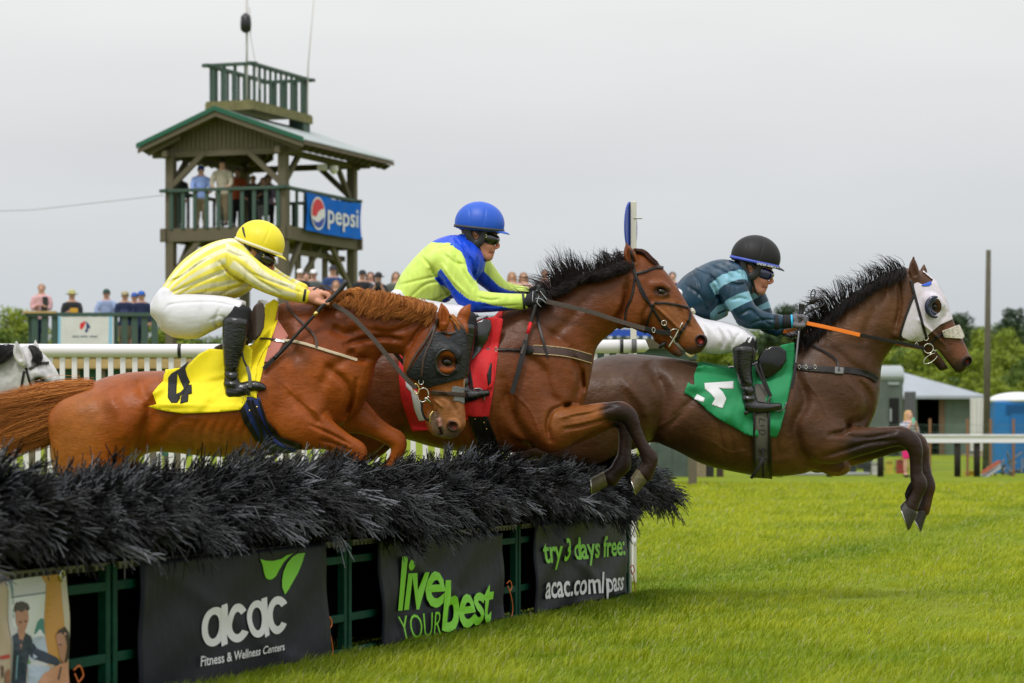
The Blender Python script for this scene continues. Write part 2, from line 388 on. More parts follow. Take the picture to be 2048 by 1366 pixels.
def hair(name, guides, n, D0, m, parent, jit=4, w=1., dj=6, seg=6, col=((.1, .05, .02), (.2, .1, .04)), clump=26, frizz=.5, seed=1, lenv=(.65, 1.05), cw=.86, wave=0):
    """strands between traced guide strands; guides: list of polylines (same length) of (x,y,d)"""
    r = np.random.default_rng(seed); G = np.array(guides, float); ng, k = G.shape[:2]
    t = r.uniform(0, ng - 1, n); ct = r.uniform(0, ng - 1, clump); a = np.clip(t.astype(int), 0, ng - 2); f = (t - a)[:, None, None]
    B = G[a] * (1 - f) + G[a + 1] * f                                # n,k,3
    cl = np.abs(t[:, None] - ct[None]).argmin(1); ca = np.clip(ct.astype(int), 0, ng - 2); cf = (ct - ca)[:, None, None]; CG = G[ca] * (1 - cf) + G[ca + 1] * cf
    CG = CG + r.normal(size=CG.shape) * np.array([jit, jit, dj]) * np.linspace(0, 1.2, k)[None, :, None]
    wgt = (np.linspace(0, 1, k) ** 1.1 * cw)[None, :, None]; B = B * (1 - wgt) + CG[cl] * wgt
    B = B + r.normal(size=(n, 1, 3)) * np.array([jit * .5, jit * .5, dj]) * np.ones((1, k, 1)) + r.normal(size=B.shape) * jit * frizz * np.linspace(0.1, 1, k)[None, :, None]
    if wave:
        ph = r.uniform(0, 6.28, (clump, 2)); s_ = np.linspace(0, 1, k)[None, :]; B[..., 0] += wave * s_ * np.sin(ph[cl, :1] + 4.2 * s_); B[..., 1] += wave * s_ * np.cos(ph[cl, 1:] + 3.6 * s_)
    # resample by catmull-rom
    T = np.linspace(0, k - 1, seg + 1)[None, :] * r.uniform(*lenv, n)[:, None]; T = np.clip(T, 0, k - 1 - 1e-6); i1 = T.astype(int); u = (T - i1)[..., None]
    ii = np.arange(n)[:, None]; g = lambda j: B[ii, np.clip(j, 0, k - 1)]
    p0, p1, p2, p3 = g(i1 - 1), g(i1), g(i1 + 1), g(i1 + 2)
    Q = .5 * (2 * p1 + (p2 - p0) * u + (2 * p0 - 5 * p1 + 4 * p2 - p3) * u ** 2 + (3 * p1 - p0 - 3 * p2 + p3) * u ** 3)   # n,seg+1,3
    tg = np.gradient(Q, axis=1)[..., :2]; tg /= (np.linalg.norm(tg, axis=2, keepdims=True) + 1e-6); nn = np.stack([-tg[..., 1], tg[..., 0]], -1)
    wd = (np.array([1 - .85 * (j / seg) ** 2 for j in range(seg + 1)])[None, :, None] * w * r.uniform(.6, 1.3, (n, 1, 1)))
    V = np.zeros((n, seg + 1, 3, 3)); V[:, :, 0] = Q; V[:, :, 1] = Q; V[:, :, 2] = Q
    V[:, :, 0, :2] -= nn * wd; V[:, :, 1, :2] += nn * wd; V[:, :, 2, 2] -= wd[..., 0] * 1.3
    base = (np.arange(n)[:, None, None] * (seg + 1) + np.arange(seg)[None, :, None]) * 3; F = []
    for x, y in ((0, 2), (2, 1), (1, 0)):
        F.append(np.stack([base[..., 0] + x, base[..., 0] + y, base[..., 0] + 3 + y, base[..., 0] + 3 + x], -1).reshape(-1, 4))
    c0, c1 = np.array(col[0]), np.array(col[1]); cc = c0 + (c1 - c0) * (r.uniform(0, 1, (n, 1)) * .6 + .4 * (cl % 5 / 4)[:, None]); cc = np.repeat(cc, (seg + 1) * 3, 0)
    return mesh(name, W3(V.reshape(-1, 3), D0), np.concatenate(F)[:, ::-1].copy(), m, parent, col=cc)
def ringpx(name, cx, cy, d, rx, ry, r, D0, m, parent, a0=0, a1=360, tilt=0, dd=0):
    n = 28; P_ = []
    for i in range(n + 1):
        a = math.radians(a0 + (a1 - a0) * i / n); x, y = rx * math.cos(a), ry * math.sin(a); c_, s_ = math.cos(math.radians(tilt)), math.sin(math.radians(tilt))
        P_.append((cx + x * c_ - y * s_, cy + x * s_ + y * c_, d + dd * math.cos(a)))
    b = MB(); b.tube(W3(P_, D0), r * D0 / FPX, 8); return b.build(name, m, parent, smooth=True)
def ballpx(name, x, y, d, rx, ry, rd, D0, m, parent, ang=0, n=16):
    V = []; F = []; c_, s_ = math.cos(math.radians(ang)), math.sin(math.radians(ang))
    for i in range(n // 2 + 1):
        th = math.pi * i / (n // 2)
        for j in range(n):
            ph = 2 * math.pi * j / n; a, b, c = rx * math.sin(th) * math.cos(ph), ry * math.cos(th), rd * math.sin(th) * math.sin(ph)
            V.append((x + a * c_ - b * s_, y + a * s_ + b * c_, d + c))
    for i in range(n // 2):
        for j in range(n): F.append((i * n + j, i * n + (j + 1) % n, (i + 1) * n + (j + 1) % n, (i + 1) * n + j))
    return mesh(name, W3(V, D0), F, m, parent)
# ================================================================ HORSES
def mcoat(name, rough=.42, sheen=.0, coat=.12):
    return mat(name, vcol=True, rough=.40, spec=.22, noise=(11, .20), bump=[(150, .5, .0016, 3, (.25, 1, 1.2), (0, .35, 0)), (60, .5, .003, 3, (.6, 1, 1.6)), (17, .55, .011, 3, (1, 1, 1.4))])
M_leather = mat('black_leather', (.009, .007, .006), .42, spec=.35, noise=(60, .3), bump=(300, .2, .0006))
M_brown = mat('brown_leather', (.05, .028, .02), .45, noise=(60, .3), bump=(300, .25, .0006))
M_rein = mat('rubber_rein', (.075, .055, .045), .75, noise=(150, .3), bump=(500, .5, .0008))
M_steel = mat('steel', (.6, .58, .52), .25, metal=1)
M_brass = mat('brass', (.7, .5, .16), .3, metal=1)
M_eye = mat('horse_eye', (.010, .005, .003), .1, spec=.5)
M_hoof = mat('hoof_horn', (.035, .03, .018), .55, noise=(40, .35), bump=(90, .4, .001, 3, (1, 1, .2)), col2=(.13, .105, .035))
M_hair = mat('hair', vcol=True, rough=.6, spec=.12)
M_cloth = lambda n, c, r=.7: mat(n, c, r, noise=(12, .06), bump=[(900, .2, .0004, 2), (9, .5, .012, 3)])
def mixc(a, b, t): return np.asarray(a) * (1 - t) + np.asarray(b) * t
def sst(a, b, x): t = np.clip((x - a) / (b - a), 0, 1); return t * t * (3 - 2 * t)
def near_line(V, line, r0, r1):
    l = np.array(line, float); D = np.full(len(V), 1e9)
    for i in range(len(l) - 1):
        a, b = l[i], l[i + 1]; ab = b - a; t = np.clip(((V[:, 0] - a[0]) * ab[0] + (V[:, 1] - a[1]) * ab[1]) / (ab @ ab), 0, 1)
        D = np.minimum(D, np.hypot(V[:, 0] - a[0] - t * ab[0], V[:, 1] - a[1] - t * ab[1]))
    return (1 - sst(r0, r1, D))[:, None]
def hoof(D0, root, cor, sole, d, w, name='hoof', m=None):
    """cor: two ends of the coronet line, sole: two ends of the ground line (heel..toe order alike), photo px"""
    c = [np.array(p, float) for p in (*cor, *sole)]; lo = np.min(c, 0) - 12; hi = np.max(c, 0) + 12; f = Fld((lo[0], hi[0], lo[1], hi[1], d - w - 8, d + w + 8), 1.3)
    f.loft([(*(c[0] * (1 - t) + c[2] * t), *(c[1] * (1 - t) + c[3] * t), w * (.86 + .2 * t)) for t in (.05, .35, .65, 1.0)], k=3, sp=2, al=.55, dc=d)
    e_ = c[3] - c[2]; e_ /= np.linalg.norm(e_); nn = np.array([-e_[1], e_[0]]); nn *= np.sign(nn @ (c[2] + c[3] - c[0] - c[1])); f.cut(nn[0], nn[1], float(nn @ (c[2] + c[3]) / 2) + 1.0, k=2)
    V, Q = nets(f.F, f.lo, f.h); h = mesh(name, W3(V, D0), Q, m or M_hoof, root)
    # iron shoe on the ground face
    a, b = c[2], c[3]; u = (c[2] + c[3] - c[0] - c[1]); u /= np.linalg.norm(u); P_ = []
    for k in range(22):
        q = math.radians(35 + 290 * k / 21); p = (a + b) / 2 - (b - a) / 2 * .93 * math.cos(q) + u * 1.0; P_.append((p[0], p[1], d + w * 1.02 * math.sin(q)))
    bb = MB(); bb.tube(W3(P_, D0), 1.3 * D0 / FPX, 6); bb.build('horseshoe', M_steel, h, smooth=True)
def ear(f, base, tip, w, d, lean=0, k=5, near=True):
    b, t = np.array(base, float), np.array(tip, float); v = t - b; L_ = np.linalg.norm(v); u = v / L_; n_ = np.array([-u[1], u[0]])
    bow = n_ * lean
    pts = []
    for q, r in ((0, .62), (.25, .95), (.5, 1), (.72, .74), (.9, .36), (1, .12)):
        p = b + v * q + bow * math.sin(math.pi * q); pts.append((p[0], p[1], d, w * r / 2, w * r * .42))
    f.chain(pts, k=k, sp=2, al=1.0)
    if near:   # hollow of the ear, opening towards the camera
        pts = [((b + v * q + bow * math.sin(math.pi * q))[0], (b + v * q + bow * math.sin(math.pi * q))[1], d - w * .42, w * r * .26, w * .34) for q, r in ((.25, .8), (.5, .95), (.75, .6), (.88, .3))]
        f.chain(pts, k=3, sp=2, mode='sub')
GROUPH = 'racehorses jumping the hurdle'

# ---------------------------------------------------------------- dark bay horse in front (right), green cloth
D3 = 17.35
def horse3():
    f = Fld((1010, 1955, 500, 1075, -125, 125), 2.4)
    f.loft([(1120, 790, 1110, 880, 62), (1148, 750, 1135, 905, 78), (1180, 725, 1170, 915, 92), (1220, 711, 1210, 912, 98), (1262, 708, 1255, 902, 98), (1310, 711, 1305, 886, 92), (1360, 718, 1352, 900, 94), (1420, 729, 1410, 929, 100), (1480, 738, 1470, 944, 102), (1535, 738, 1530, 953, 98), (1580, 715, 1588, 950, 88), (1620, 690, 1640, 938, 80), (1665, 690, 1690, 905, 74), (1705, 715, 1722, 868, 62), (1728, 752, 1738, 840, 46)], k=20)
    f.loft([(1578, 702, 1700, 868, 62), (1625, 655, 1748, 800, 50), (1675, 614, 1760, 735, 41), (1725, 578, 1782, 698, 37), (1768, 553, 1800, 682, 34), (1805, 540, 1818, 668, 31)], k=26)
    f.loft([(1812, 536, 1803, 650, 30), (1842, 541, 1806, 672, 33), (1868, 560, 1822, 686, 34), (1886, 590, 1842, 698, 31), (1900, 628, 1857, 711, 25), (1912, 655, 1868, 722, 21), (1925, 679, 1884, 731, 19), (1934, 698, 1902, 742, 19), (1940, 715, 1917, 746, 18)], k=10, sp=4)
    f.chain([(1858, 700, 0, 15, 15), (1875, 718, 0, 13, 14), (1886, 733, 0, 11, 13)], k=6)           # lower jaw
    f.chain([(1905, 742, 0, 4, 12), (1892, 724, 0, 3.2, 30), (1880, 708, 0, 3, 30), (1873, 700, 0, 2, 30)], k=4, mode='sub')  # mouth
    f.ball(1935, 722, -17, 9, 12, 9, 25, k=4); f.ball(1936, 724, -27, 6.5, 9.5, 14, 20, k=1.5, mode='sub'); f.ball(1935, 722, 17, 9, 12, 9, 25, k=4)
    f.ball(1816, 650, -26, 24, 34, 10, 30, k=16); f.ball(1816, 650, 26, 24, 34, 10, 30, k=16)      # cheeks
    for s_ in (-1, 1):
        f.chain([(1855, 600, s_ * 31, 9, 6), (1868, 600, s_ * 32, 10, 7), (1880, 612, s_ * 27, 8, 6)], k=8); f.ball(1869, 613, s_ * 37, 8, 6, 7, 30, k=3, mode='sub')
    ear(f, (1834, 562), (1827, 515), 20, -20, -3); ear(f, (1846, 556), (1848, 531), 15, 18, 0, near=False)
    # forelegs
    f.chain([(1620, 850, -52, 62, 34), (1660, 882, -58, 46, 34), (1700, 884, -56, 32, 26), (1740, 880, -52, 25, 21), (1778, 874, -49, 20, 18), (1804, 873, -48, 19, 17), (1822, 884, -48, 18, 17), (1831, 902, -47, 14, 14), (1832, 925, -46, 11.5, 10), (1833, 948, -45, 12, 10), (1838, 968, -45, 15.5, 12), (1834, 986, -45, 12, 11), (1825, 1004, -45, 13, 11), (1821, 1014, -45, 15, 12)], k=14, inf=1.3)
    f.chain([(1640, 890, 45, 55, 34), (1700, 900, 44, 32, 26), (1750, 895, 42, 21, 19), (1798, 885, 40, 17, 16), (1830, 882, 38, 17, 15), (1844, 897, 37, 13, 13), (1848, 925, 36, 10, 9), (1852, 950, 35, 11, 10), (1857, 972, 35, 13, 11), (1855, 992, 35, 10, 9), (1850, 1012, 35, 11, 10), (1846, 1022, 35, 12, 10)], k=14, inf=1.3)
    f.ball(1668, 930, 0, 34, 22, 26, 10, k=14)                                                      # breastbone
    # hind legs stretched out behind
    f.chain([(1190, 810, -52, 95, 46), (1180, 860, -54, 74, 42), (1150, 895, -54, 44, 32), (1105, 903, -50, 26, 22), (1062, 900, -48, 19, 17), (1035, 915, -47, 15, 14)], k=16)
    f.chain([(1200, 840, 50, 80, 42), (1200, 885, 52, 52, 34), (1170, 912, 50, 30, 26), (1130, 918, 48, 21, 19), (1085, 918, 46, 17, 15), (1050, 935, 45, 13, 12)], k=16)
    # muscle relief traced from the photograph
    R = lambda l, w, a: f.relief(l, w * .85, a * 2.3)
    R([(1590, 745), (1610, 800), (1590, 850), (1600, 900), (1622, 935)], 13, 4.5); R([(1700, 745), (1735, 790), (1728, 835), (1700, 850)], 10, 4); R([(1700, 845), (1690, 862), (1660, 870)], 6, 4)
    R([(1640, 915), (1690, 900), (1740, 885), (1790, 880)], 5, 2.6); R([(1680, 868), (1730, 876), (1790, 866)], 5, 2.0)
    R([(1300, 735), (1330, 790), (1315, 850), (1300, 885)], 16, 5); R([(1245, 760), (1280, 800), (1300, 840)], 14, -3); R([(1330, 860), (1385, 800), (1420, 780)], 9, 2)
    R([(1796, 560), (1800, 610), (1790, 660)], 6, 3); R([(1770, 575), (1740, 640), (1720, 700)], 12, 2.2); R([(1655, 690), (1700, 730), (1745, 760)], 12, 2.5)
    for v in ([(1700, 870), (1740, 880), (1780, 872)], [(1610, 760), (1640, 800), (1660, 850)], [(1420, 880), (1460, 905), (1500, 900)], [(1300, 860), (1340, 840), (1385, 805)], [(1690, 760), (1715, 790), (1705, 830)]): f.relief(v, 2.4, -1.6)
    R([(1480, 905), (1530, 925), (1600, 915)], 12, -1.5); R([(1838, 640), (1868, 668), (1890, 690)], 4, -2.4); R([(1893, 625), (1880, 650), (1895, 690)], 6, 2)
    for i in range(6): R([(1455 + i * 22, 800), (1440 + i * 22, 860), (1450 + i * 22, 920)], 5, .7)
    f.depth()
    coat = (.072, .031, .013); dark = (.020, .011, .008); tan = (.17, .072, .026)
    def col(V):
        c = np.tile(coat, (len(V), 1)); n1 = vnoise(V, 60, 3)[:, None]
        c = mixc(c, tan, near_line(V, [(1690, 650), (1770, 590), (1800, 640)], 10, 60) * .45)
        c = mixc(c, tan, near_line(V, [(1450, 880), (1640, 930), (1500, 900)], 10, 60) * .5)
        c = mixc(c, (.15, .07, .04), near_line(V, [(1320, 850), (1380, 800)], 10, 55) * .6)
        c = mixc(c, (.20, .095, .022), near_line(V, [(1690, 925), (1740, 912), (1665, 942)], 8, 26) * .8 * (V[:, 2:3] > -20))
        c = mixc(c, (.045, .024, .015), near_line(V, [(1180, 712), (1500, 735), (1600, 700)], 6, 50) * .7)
        c = mixc(c, dark, near_line(V, [(1720, 895), (1820, 885), (1845, 960), (1820, 1020)], 16, 40) * .93)
        c = mixc(c, dark, near_line(V, [(1050, 920), (1100, 910)], 25, 70) * .8)
        c = mixc(c, (.16, .055, .024), near_line(V, [(1905, 665), (1922, 700)], 8, 26) * .75)
        c = mixc(c, (.026, .016, .014), near_line(V, [(1880, 738), (1912, 746), (1938, 730)], 8, 24) * .9)
        c = mixc(c, (.01, .006, .005), near_line(V, [(1892, 722), (1905, 738)], 1.5, 5)); c = mixc(c, (.012, .007, .006), near_line(V, [(1935, 722), (1936, 726)], 7, 12)); c = mixc(c, (.16, .015, .012), near_line(V, [(1934, 722), (1935, 724)], 1, 4) * (V[:, 2:3] > -20))
        return np.clip(c * (1 + .16 * n1), .004, 1)
    loc = P(1500, 900, D3); loc.z = 0
    h = thing('racehorse', loc, 'dark bay horse leaping furthest right with a white hood over its head', 'horse', GROUPH)
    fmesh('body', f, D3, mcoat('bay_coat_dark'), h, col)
    dh = mat('dark_hoof', (.028, .024, .018), .5, noise=(40, .35), bump=(90, .4, .001))
    hoof(D3, h, [(1808, 1003), (1832, 1032)], [(1801, 1013), (1816, 1061)], -45, 15, m=dh); hoof(D3, h, [(1836, 1020), (1856, 1024)], [(1829, 1038), (1841, 1064)], 35, 14, m=dh)
    ballpx('eye', 1869, 613, -31, 8, 6, 6, D3, M_eye, h, 30); ballpx('eye', 1869, 613, 31, 8, 6, 6, D3, M_eye, h, 30)
    bl = ((.006, .005, .005), (.028, .022, .02))
    g = [[(1596, 700, -30), (1580, 700, -55), (1560, 704, -60), (1545, 706, -60)], [(1608, 676, -22), (1600, 655, -30), (1585, 640, -32), (1560, 640, -32)], [(1635, 652, -18), (1625, 620, -20), (1602, 612, -22), (1585, 622, -26)], [(1662, 622, -16), (1648, 595, -16), (1630, 590, -16), (1618, 600, -16)],
         [(1695, 596, -14), (1690, 575, -14), (1678, 563, -14), (1668, 556, -14)], [(1735, 568, -12), (1730, 548, -12), (1722, 538, -12), (1712, 534, -12)], [(1775, 548, -10), (1768, 536, -10), (1756, 524, -10), (1746, 520, -10)], [(1805, 538, -10), (1800, 526, -10), (1790, 520, -10), (1780, 520, -10)]]
    hair('mane', g, 850, D3, M_hair, h, jit=9, w=.55, dj=7, col=bl, clump=34, frizz=.10, lenv=(.2, .85), cw=.93, wave=6, seed=5)
    g2 = [[(a[0][0] + 2, a[0][1] - 1, -12), (a[0][0] + 4, a[0][1] + 8, -34), (a[0][0] + 2, a[0][1] + 22, -44), (a[0][0] - 6, a[0][1] + 38, -50)] for a in g[1:]]
    hair('mane', g2, 1900, D3, M_hair, h, wave=4, jit=4, w=.65, dj=3, col=bl, clump=60, seed=6, lenv=(.35, .8))
    hair('fetlock_hair', [[(1826, 960, -45), (1818, 972, -45), (1812, 985, -46), (1814, 998, -46)], [(1826, 972, -45), (1818, 985, -45), (1814, 995, -46), (1818, 1004, -46)]], 160, D3, M_hair, h, jit=2, w=.6, dj=3, col=bl)
    hair('tail', [[(1128, 770, 0), (1080, 770, 5), (1020, 800, 8), (960, 850, 10)], [(1126, 790, 0), (1080, 800, 0), (1020, 850, 0), (970, 890, 0)]], 900, D3, M_hair, h, jit=8, w=1, col=bl)
    # hood
    wh = mat('white_hood', (.64, .60, .70), .75, noise=(35, .12), bump=[(60, .7, .005, 3, (1, 1, .4), (0, .5, 0)), (700, .2, .0005)], col2=(.56, .50, .50))
    hd = thing('racing_hood', h.location, 'white eye hood with a dark cup worn by the horse furthest right', 'hood')
    shell('hood_cloth', f, D3, [(1828, 568), (1838, 563), (1846, 552), (1846, 540), (1856, 548), (1872, 561), (1890, 592), (1906, 638), (1902, 640), (1880, 650), (1858, 668), (1845, 682), (1836, 684), (1822, 683), (1806, 676), (1801, 668), (1810, 640), (1820, 610), (1828, 596)], 2.6, wh, hd,
          holes=([(1832, 540), (1848, 545), (1866, 560), (1858, 572), (1842, 568), (1830, 562)], [(1869 + 14 * math.cos(a), 613 + 16 * math.sin(a)) for a in np.linspace(0, 6.28, 20)[:-1]]))
    cup = mat('navy_plastic', (.012, .016, .05), .15, coat=.6)
    tubepx('blinker_cup', [(1872 + 17 * math.cos(a), 614 + 20 * math.sin(a), -42 - 5 * abs(math.cos(a / 2 + 1.2))) for a in np.linspace(1.4, 4.9, 14)], [2, 4.5, 6, 6, 4.5, 2], D3, cup, hd); tubepx('blinker_cup', [(1872 + 11 * math.cos(a), 614 + 13 * math.sin(a), -41) for a in np.linspace(1.5, 4.7, 12)], 3.2, D3, cup, hd)
    shell('browband', f, D3, [(1842, 570), (1862, 562), (1864, 568), (1858, 572), (1846, 573)], 4.2, mat('blue_check', (.02, .09, .55), .5), hd)
    # bridle
    br = thing('bridle', h.location, 'black bridle with white sheepskin noseband on the horse furthest right', 'bridle')
    shell('cheek_strap', f, D3, band([(1822, 560), (1830, 592), (1843, 640), (1853, 676)], 5.5), 5, M_leather, br); shell('throat_latch', f, D3, band([(1828, 590), (1812, 632), (1801, 668), (1802, 682)], 4.5), 4.6, M_leather, br)
    fl = mat('sheepskin', (.62, .57, .47), .9, noise=(90, .25), bump=[(120, 1, .006), (400, .6, .002)], sheen=.5)
    shell('noseband', f, D3, [(1884, 662), (1921, 648), (1926, 652), (1929, 674), (1924, 678), (1888, 675)], 7, fl, br, up=2, mod=lambda X, Y: 1.3 * np.sin(X * 1.9) * np.cos(Y * 2.1) + .8 * np.sin(X * 4 + Y * 3))
    shell('noseband', f, D3, band([(1886, 668), (1872, 676), (1860, 690)], 6), 4, M_leather, br)
    for s_ in (-1, 1): ringpx('bit_ring', 1857, 697, s_ * 26, 9.5, 9.5, 1.2, D3, M_steel, br)
    ringpx('bit', 1861, 717, -22, 16, 7, 1.0, D3, M_steel, br, tilt=-35, a0=30, a1=330); tubepx('bit', [(1866, 700, -24), (1874, 703, -20), (1872, 703, 20), (1866, 700, 24)], 1.3, D3, M_steel, br)
    ringpx('buckle', 1852, 676, -30, 4.5, 5, .9, D3, M_steel, br); ringpx('buckle', 1833, 691, -26, 3, 5.5, .9, D3, M_steel, br)
    og = mat('orange_rubber', (.95, .22, .015), .45, bump=(500, .2, .0005)); r_ = ribbon('rein', [(1612, 646, -72), (1660, 656, -66), (1720, 670, -54)], 7.5, 1.6, D3, og, br); ribbon('rein', [(1718, 669.5, -54), (1770, 680, -42), (1815, 689, -31), (1850, 697, -27)], 7, 1.6, D3, M_leather, br)
    ribbon('rein', [(1560, 660, 52), (1590, 664, 56), (1650, 665, 60), (1720, 674, 54), (1815, 691, 32), (1850, 697, 27)], 7, 1.6, D3, og, br); ribbon('rein', [(1560, 660, 48), (1572, 663, 30), (1590, 657, -20), (1604, 647, -60)], 7, 1.6, D3, og, br)
    tubepx('rein_loop', [(1606, 632, -60), (1622, 620, -50), (1640, 614, -40), (1648, 607, -36), (1640, 598, -34), (1626, 604, -34), (1612, 612, -34), (1604, 628, -46)], 2.2, D3, M_leather, br); ringpx('rein_loop', 1626, 588, -38, 4, 9, 1.2, D3, M_leather, br, tilt=12); ballpx('rein_knot', 1626, 602, -40, 9, 6, 5, D3, M_leather, br, -35)
    # breastplate
    bp = thing('breastplate', h.location, 'black breastplate strap round the chest of the horse furthest right', 'breastplate')
    shell('chest_strap', f, D3, band([(1600, 734), (1650, 739), (1700, 741), (1735, 748), (1756, 760)], 13), 3, M_leather, bp); shell('chest_strap', f, D3, band([(1560, 733), (1590, 735), (1625, 737)], 4.5), 4.4, M_leather, bp)
    pl = lambda x, y, o=5: (x, y, float(f.dm(x, y)) - o)
    ribbon('neck_strap', [pl(1602, 672), pl(1625, 690), pl(1655, 706), pl(1674, 722), pl(1678, 742)], 4.5, 1.5, D3, M_leather, bp); shell('pad', f, D3, [(1670, 733), (1688, 735), (1687, 748), (1669, 747)], 4.6, mat('grey_leather', (.16, .16, .16), .45), bp)
    for x in (1599, 1612, 1630): ringpx('buckle', x, 734, float(f.dm(x, 734)) - 6, 2.5, 4, .8, D3, M_steel, bp)
    # saddle cloth, saddle
    gr = M_cloth('green_cloth', (.005, .235, .075)); sc_ = thing('saddle_cloth', h.location, 'green saddle cloth with a white number five', 'saddle cloth', 'numbered saddle cloths')
    dz = lambda x, y: np.minimum(f.dm(np.clip(x, 1366, 1592), np.clip(y, 742, 920)), -60) - 7
    fold = lambda x, y: 2.6 * np.sin((x * .45 + y * .9) * .11 + 1) * sst(1385, 1440, x) * sst(760, 800, y) - 5 * np.exp(-((x - 1385) / 16) ** 2) * np.sin((y - 760) * .16) + 1.6 * np.sin((y - .9 * x) * .13 + x * .02) * sst(790, 850, y) - 2.5 * np.exp(-((x + .35 * y - 1815) / 7) ** 2) - 2 * np.exp(-((x + .5 * y - 1905) / 9) ** 2)
    cl = patch('cloth', [(1389, 770), (1388, 750), (1394, 734), (1408, 730), (1440, 735), (1472, 737), (1500, 735), (1540, 715), (1562, 690), (1588, 685), (1589, 700), (1584, 750), (1576, 795), (1568, 830), (1560, 860), (1553, 875), (1543, 874), (1505, 873), (1490, 868), (1470, 856), (1440, 840), (1415, 822), (1400, 806), (1385, 795), (1368, 786), (1376, 764), (1381, 768)], D3, dz, gr, sc_, step=4, th=2, rip=fold)
    for q in ([(1409, 766), (1467, 762), (1467, 778), (1447, 777.5), (1437, 775), (1446, 784), (1453, 797), (1445, 817), (1423, 810), (1430, 798), (1421, 787), (1410, 779)], [(1394, 788), (1409.5, 796), (1407, 805), (1388, 798)]):
        patch('number', q, D3, lambda x, y: dz(x, y) - .8, mat('number_white', (.72, .72, .74), .7), cl, step=3, th=.6, rip=fold)
    shell('cloth_far', f, D3, [(1395, 725), (1600, 680), (1575, 800), (1545, 870), (1500, 868), (1400, 800)], 3, gr, sc_, mod=lambda X, Y: 0 * X + 0 * Y)
    sa = thing('racing_saddle', h.location, 'black racing saddle on the green saddle cloth', 'saddle', 'racing saddles')
    pat = mat('patent_leather', (.004, .004, .005), .14, spec=.5, bump=(14, .35, .008)); ds = lambda x, y: np.minimum(f.dm(x, np.maximum(y, 745)), -64) - 9
    def flap(x, y): return -9 * np.exp(-((x - 1545) / 30.) ** 2 - ((y - 725) / 30.) ** 2)
    patch('flap', [(1512, 745), (1516, 715), (1526, 700), (1545, 692), (1560, 693), (1572, 702), (1573, 720), (1562, 738), (1548, 750), (1535, 757), (1520, 757)], D3, ds, pat, sa, step=4, th=4, rip=lambda x, y: .5 * flap(x, y))
    f2 = Fld((1450, 1590, 690, 770, -70, 70), 2); f2.loft([(1462, 732, 1462, 742, 40), (1480, 730, 1480, 742, 50), (1510, 722, 1510, 738, 55), (1540, 702, 1545, 730, 50), (1560, 692, 1575, 720, 34)], k=4); fmesh('seat', f2, D3, pat, sa)
    shell('girth', f, D3, [(1508, 770), (1536, 770), (1541, 960), (1508, 960)], 4, mat('girth_web', (.10, .095, .075), .8, noise=(30, .15), bump=(160, .8, .002, 2, (1, 1, .15))), sa); shell('girth_edge', f, D3, [(1506, 830), (1510, 830), (1512, 962), (1506, 962)], 5, M_leather, sa); shell('girth_edge', f, D3, [(1537, 830), (1541, 830), (1545, 962), (1539, 962)], 5, M_leather, sa)
    gq = mat('girth_web'); patch('girth', [(1509, 768), (1535, 768), (1539, 905), (1540, 948), (1510, 948)], D3, lambda x, y: np.minimum(f.dm(x, np.clip(y, 742, 950)), -30) - 11, gq, sa, step=5, th=3)
    for x_ in (1508, 1538): ribbon('girth_edge', [(x_, y_, float(f.dm(x_, y_)) - 13) for y_ in range(800, 950, 12)], 4, 3, D3, M_leather, sa)
    dg = float(f.dm(1525, 900)) - 15
    for q in ([(1518, 899, dg), (1534, 900, dg)], [(1517, 917, dg), (1534, 917, dg)], [(1526, 897, dg), (1526, 925, dg - 1)]): ribbon('girth_buckle', q, 5, 3, D3, M_leather, sa)
    ribbon('girth_strap', [(1527, 915, dg - 2), (1520, 930, dg - 5), (1508, 948, dg - 4), (1502, 957, dg)], 6, 2, D3, M_leather, sa); ribbon('girth_strap', [(1526, 920, dg - 1), (1526, 940, dg + 2), (1527, 955, dg + 10)], 5, 2, D3, M_leather, sa)
    for s_ in (-1, 1):
        ribbon('stirrup_leather', [(1510, 728, s_ * 96), (1516, 742, s_ * 100), (1528, 768, s_ * 104), (1540, 792, s_ * 106)], 5, 2, D3, M_leather, sa); ribbon('stirrup_leather', [(1520, 728, s_ * 94), (1526, 750, s_ * 98), (1537, 778, s_ * 103), (1543, 792, s_ * 105)], 4, 2, D3, M_leather, sa)
        ringpx('stirrup', 1554, 806, s_ * 104, 18, 16, 1.9, D3, mat('dark_steel', (.2, .2, .2), .3, metal=1), sa, a0=-20, a1=215, tilt=15, dd=0)
    # handwritten letters on the girth
    hw = mat('ink', (.01, .01, .01), .8)
    for st in ([(1519, 846), (1519, 836), (1530, 841), (1519, 838)], [(1521, 852), (1527, 850), (1528, 855)], [(1519, 860), (1530, 860), (1530, 866), (1525, 869), (1519, 865), (1519, 860)]):
        tubepx('handwriting', [(x, y, float(f.dm(x, y)) - 11.5) for x, y in st], .5, D3, hw, sa, n=5, sm=2)
    return f

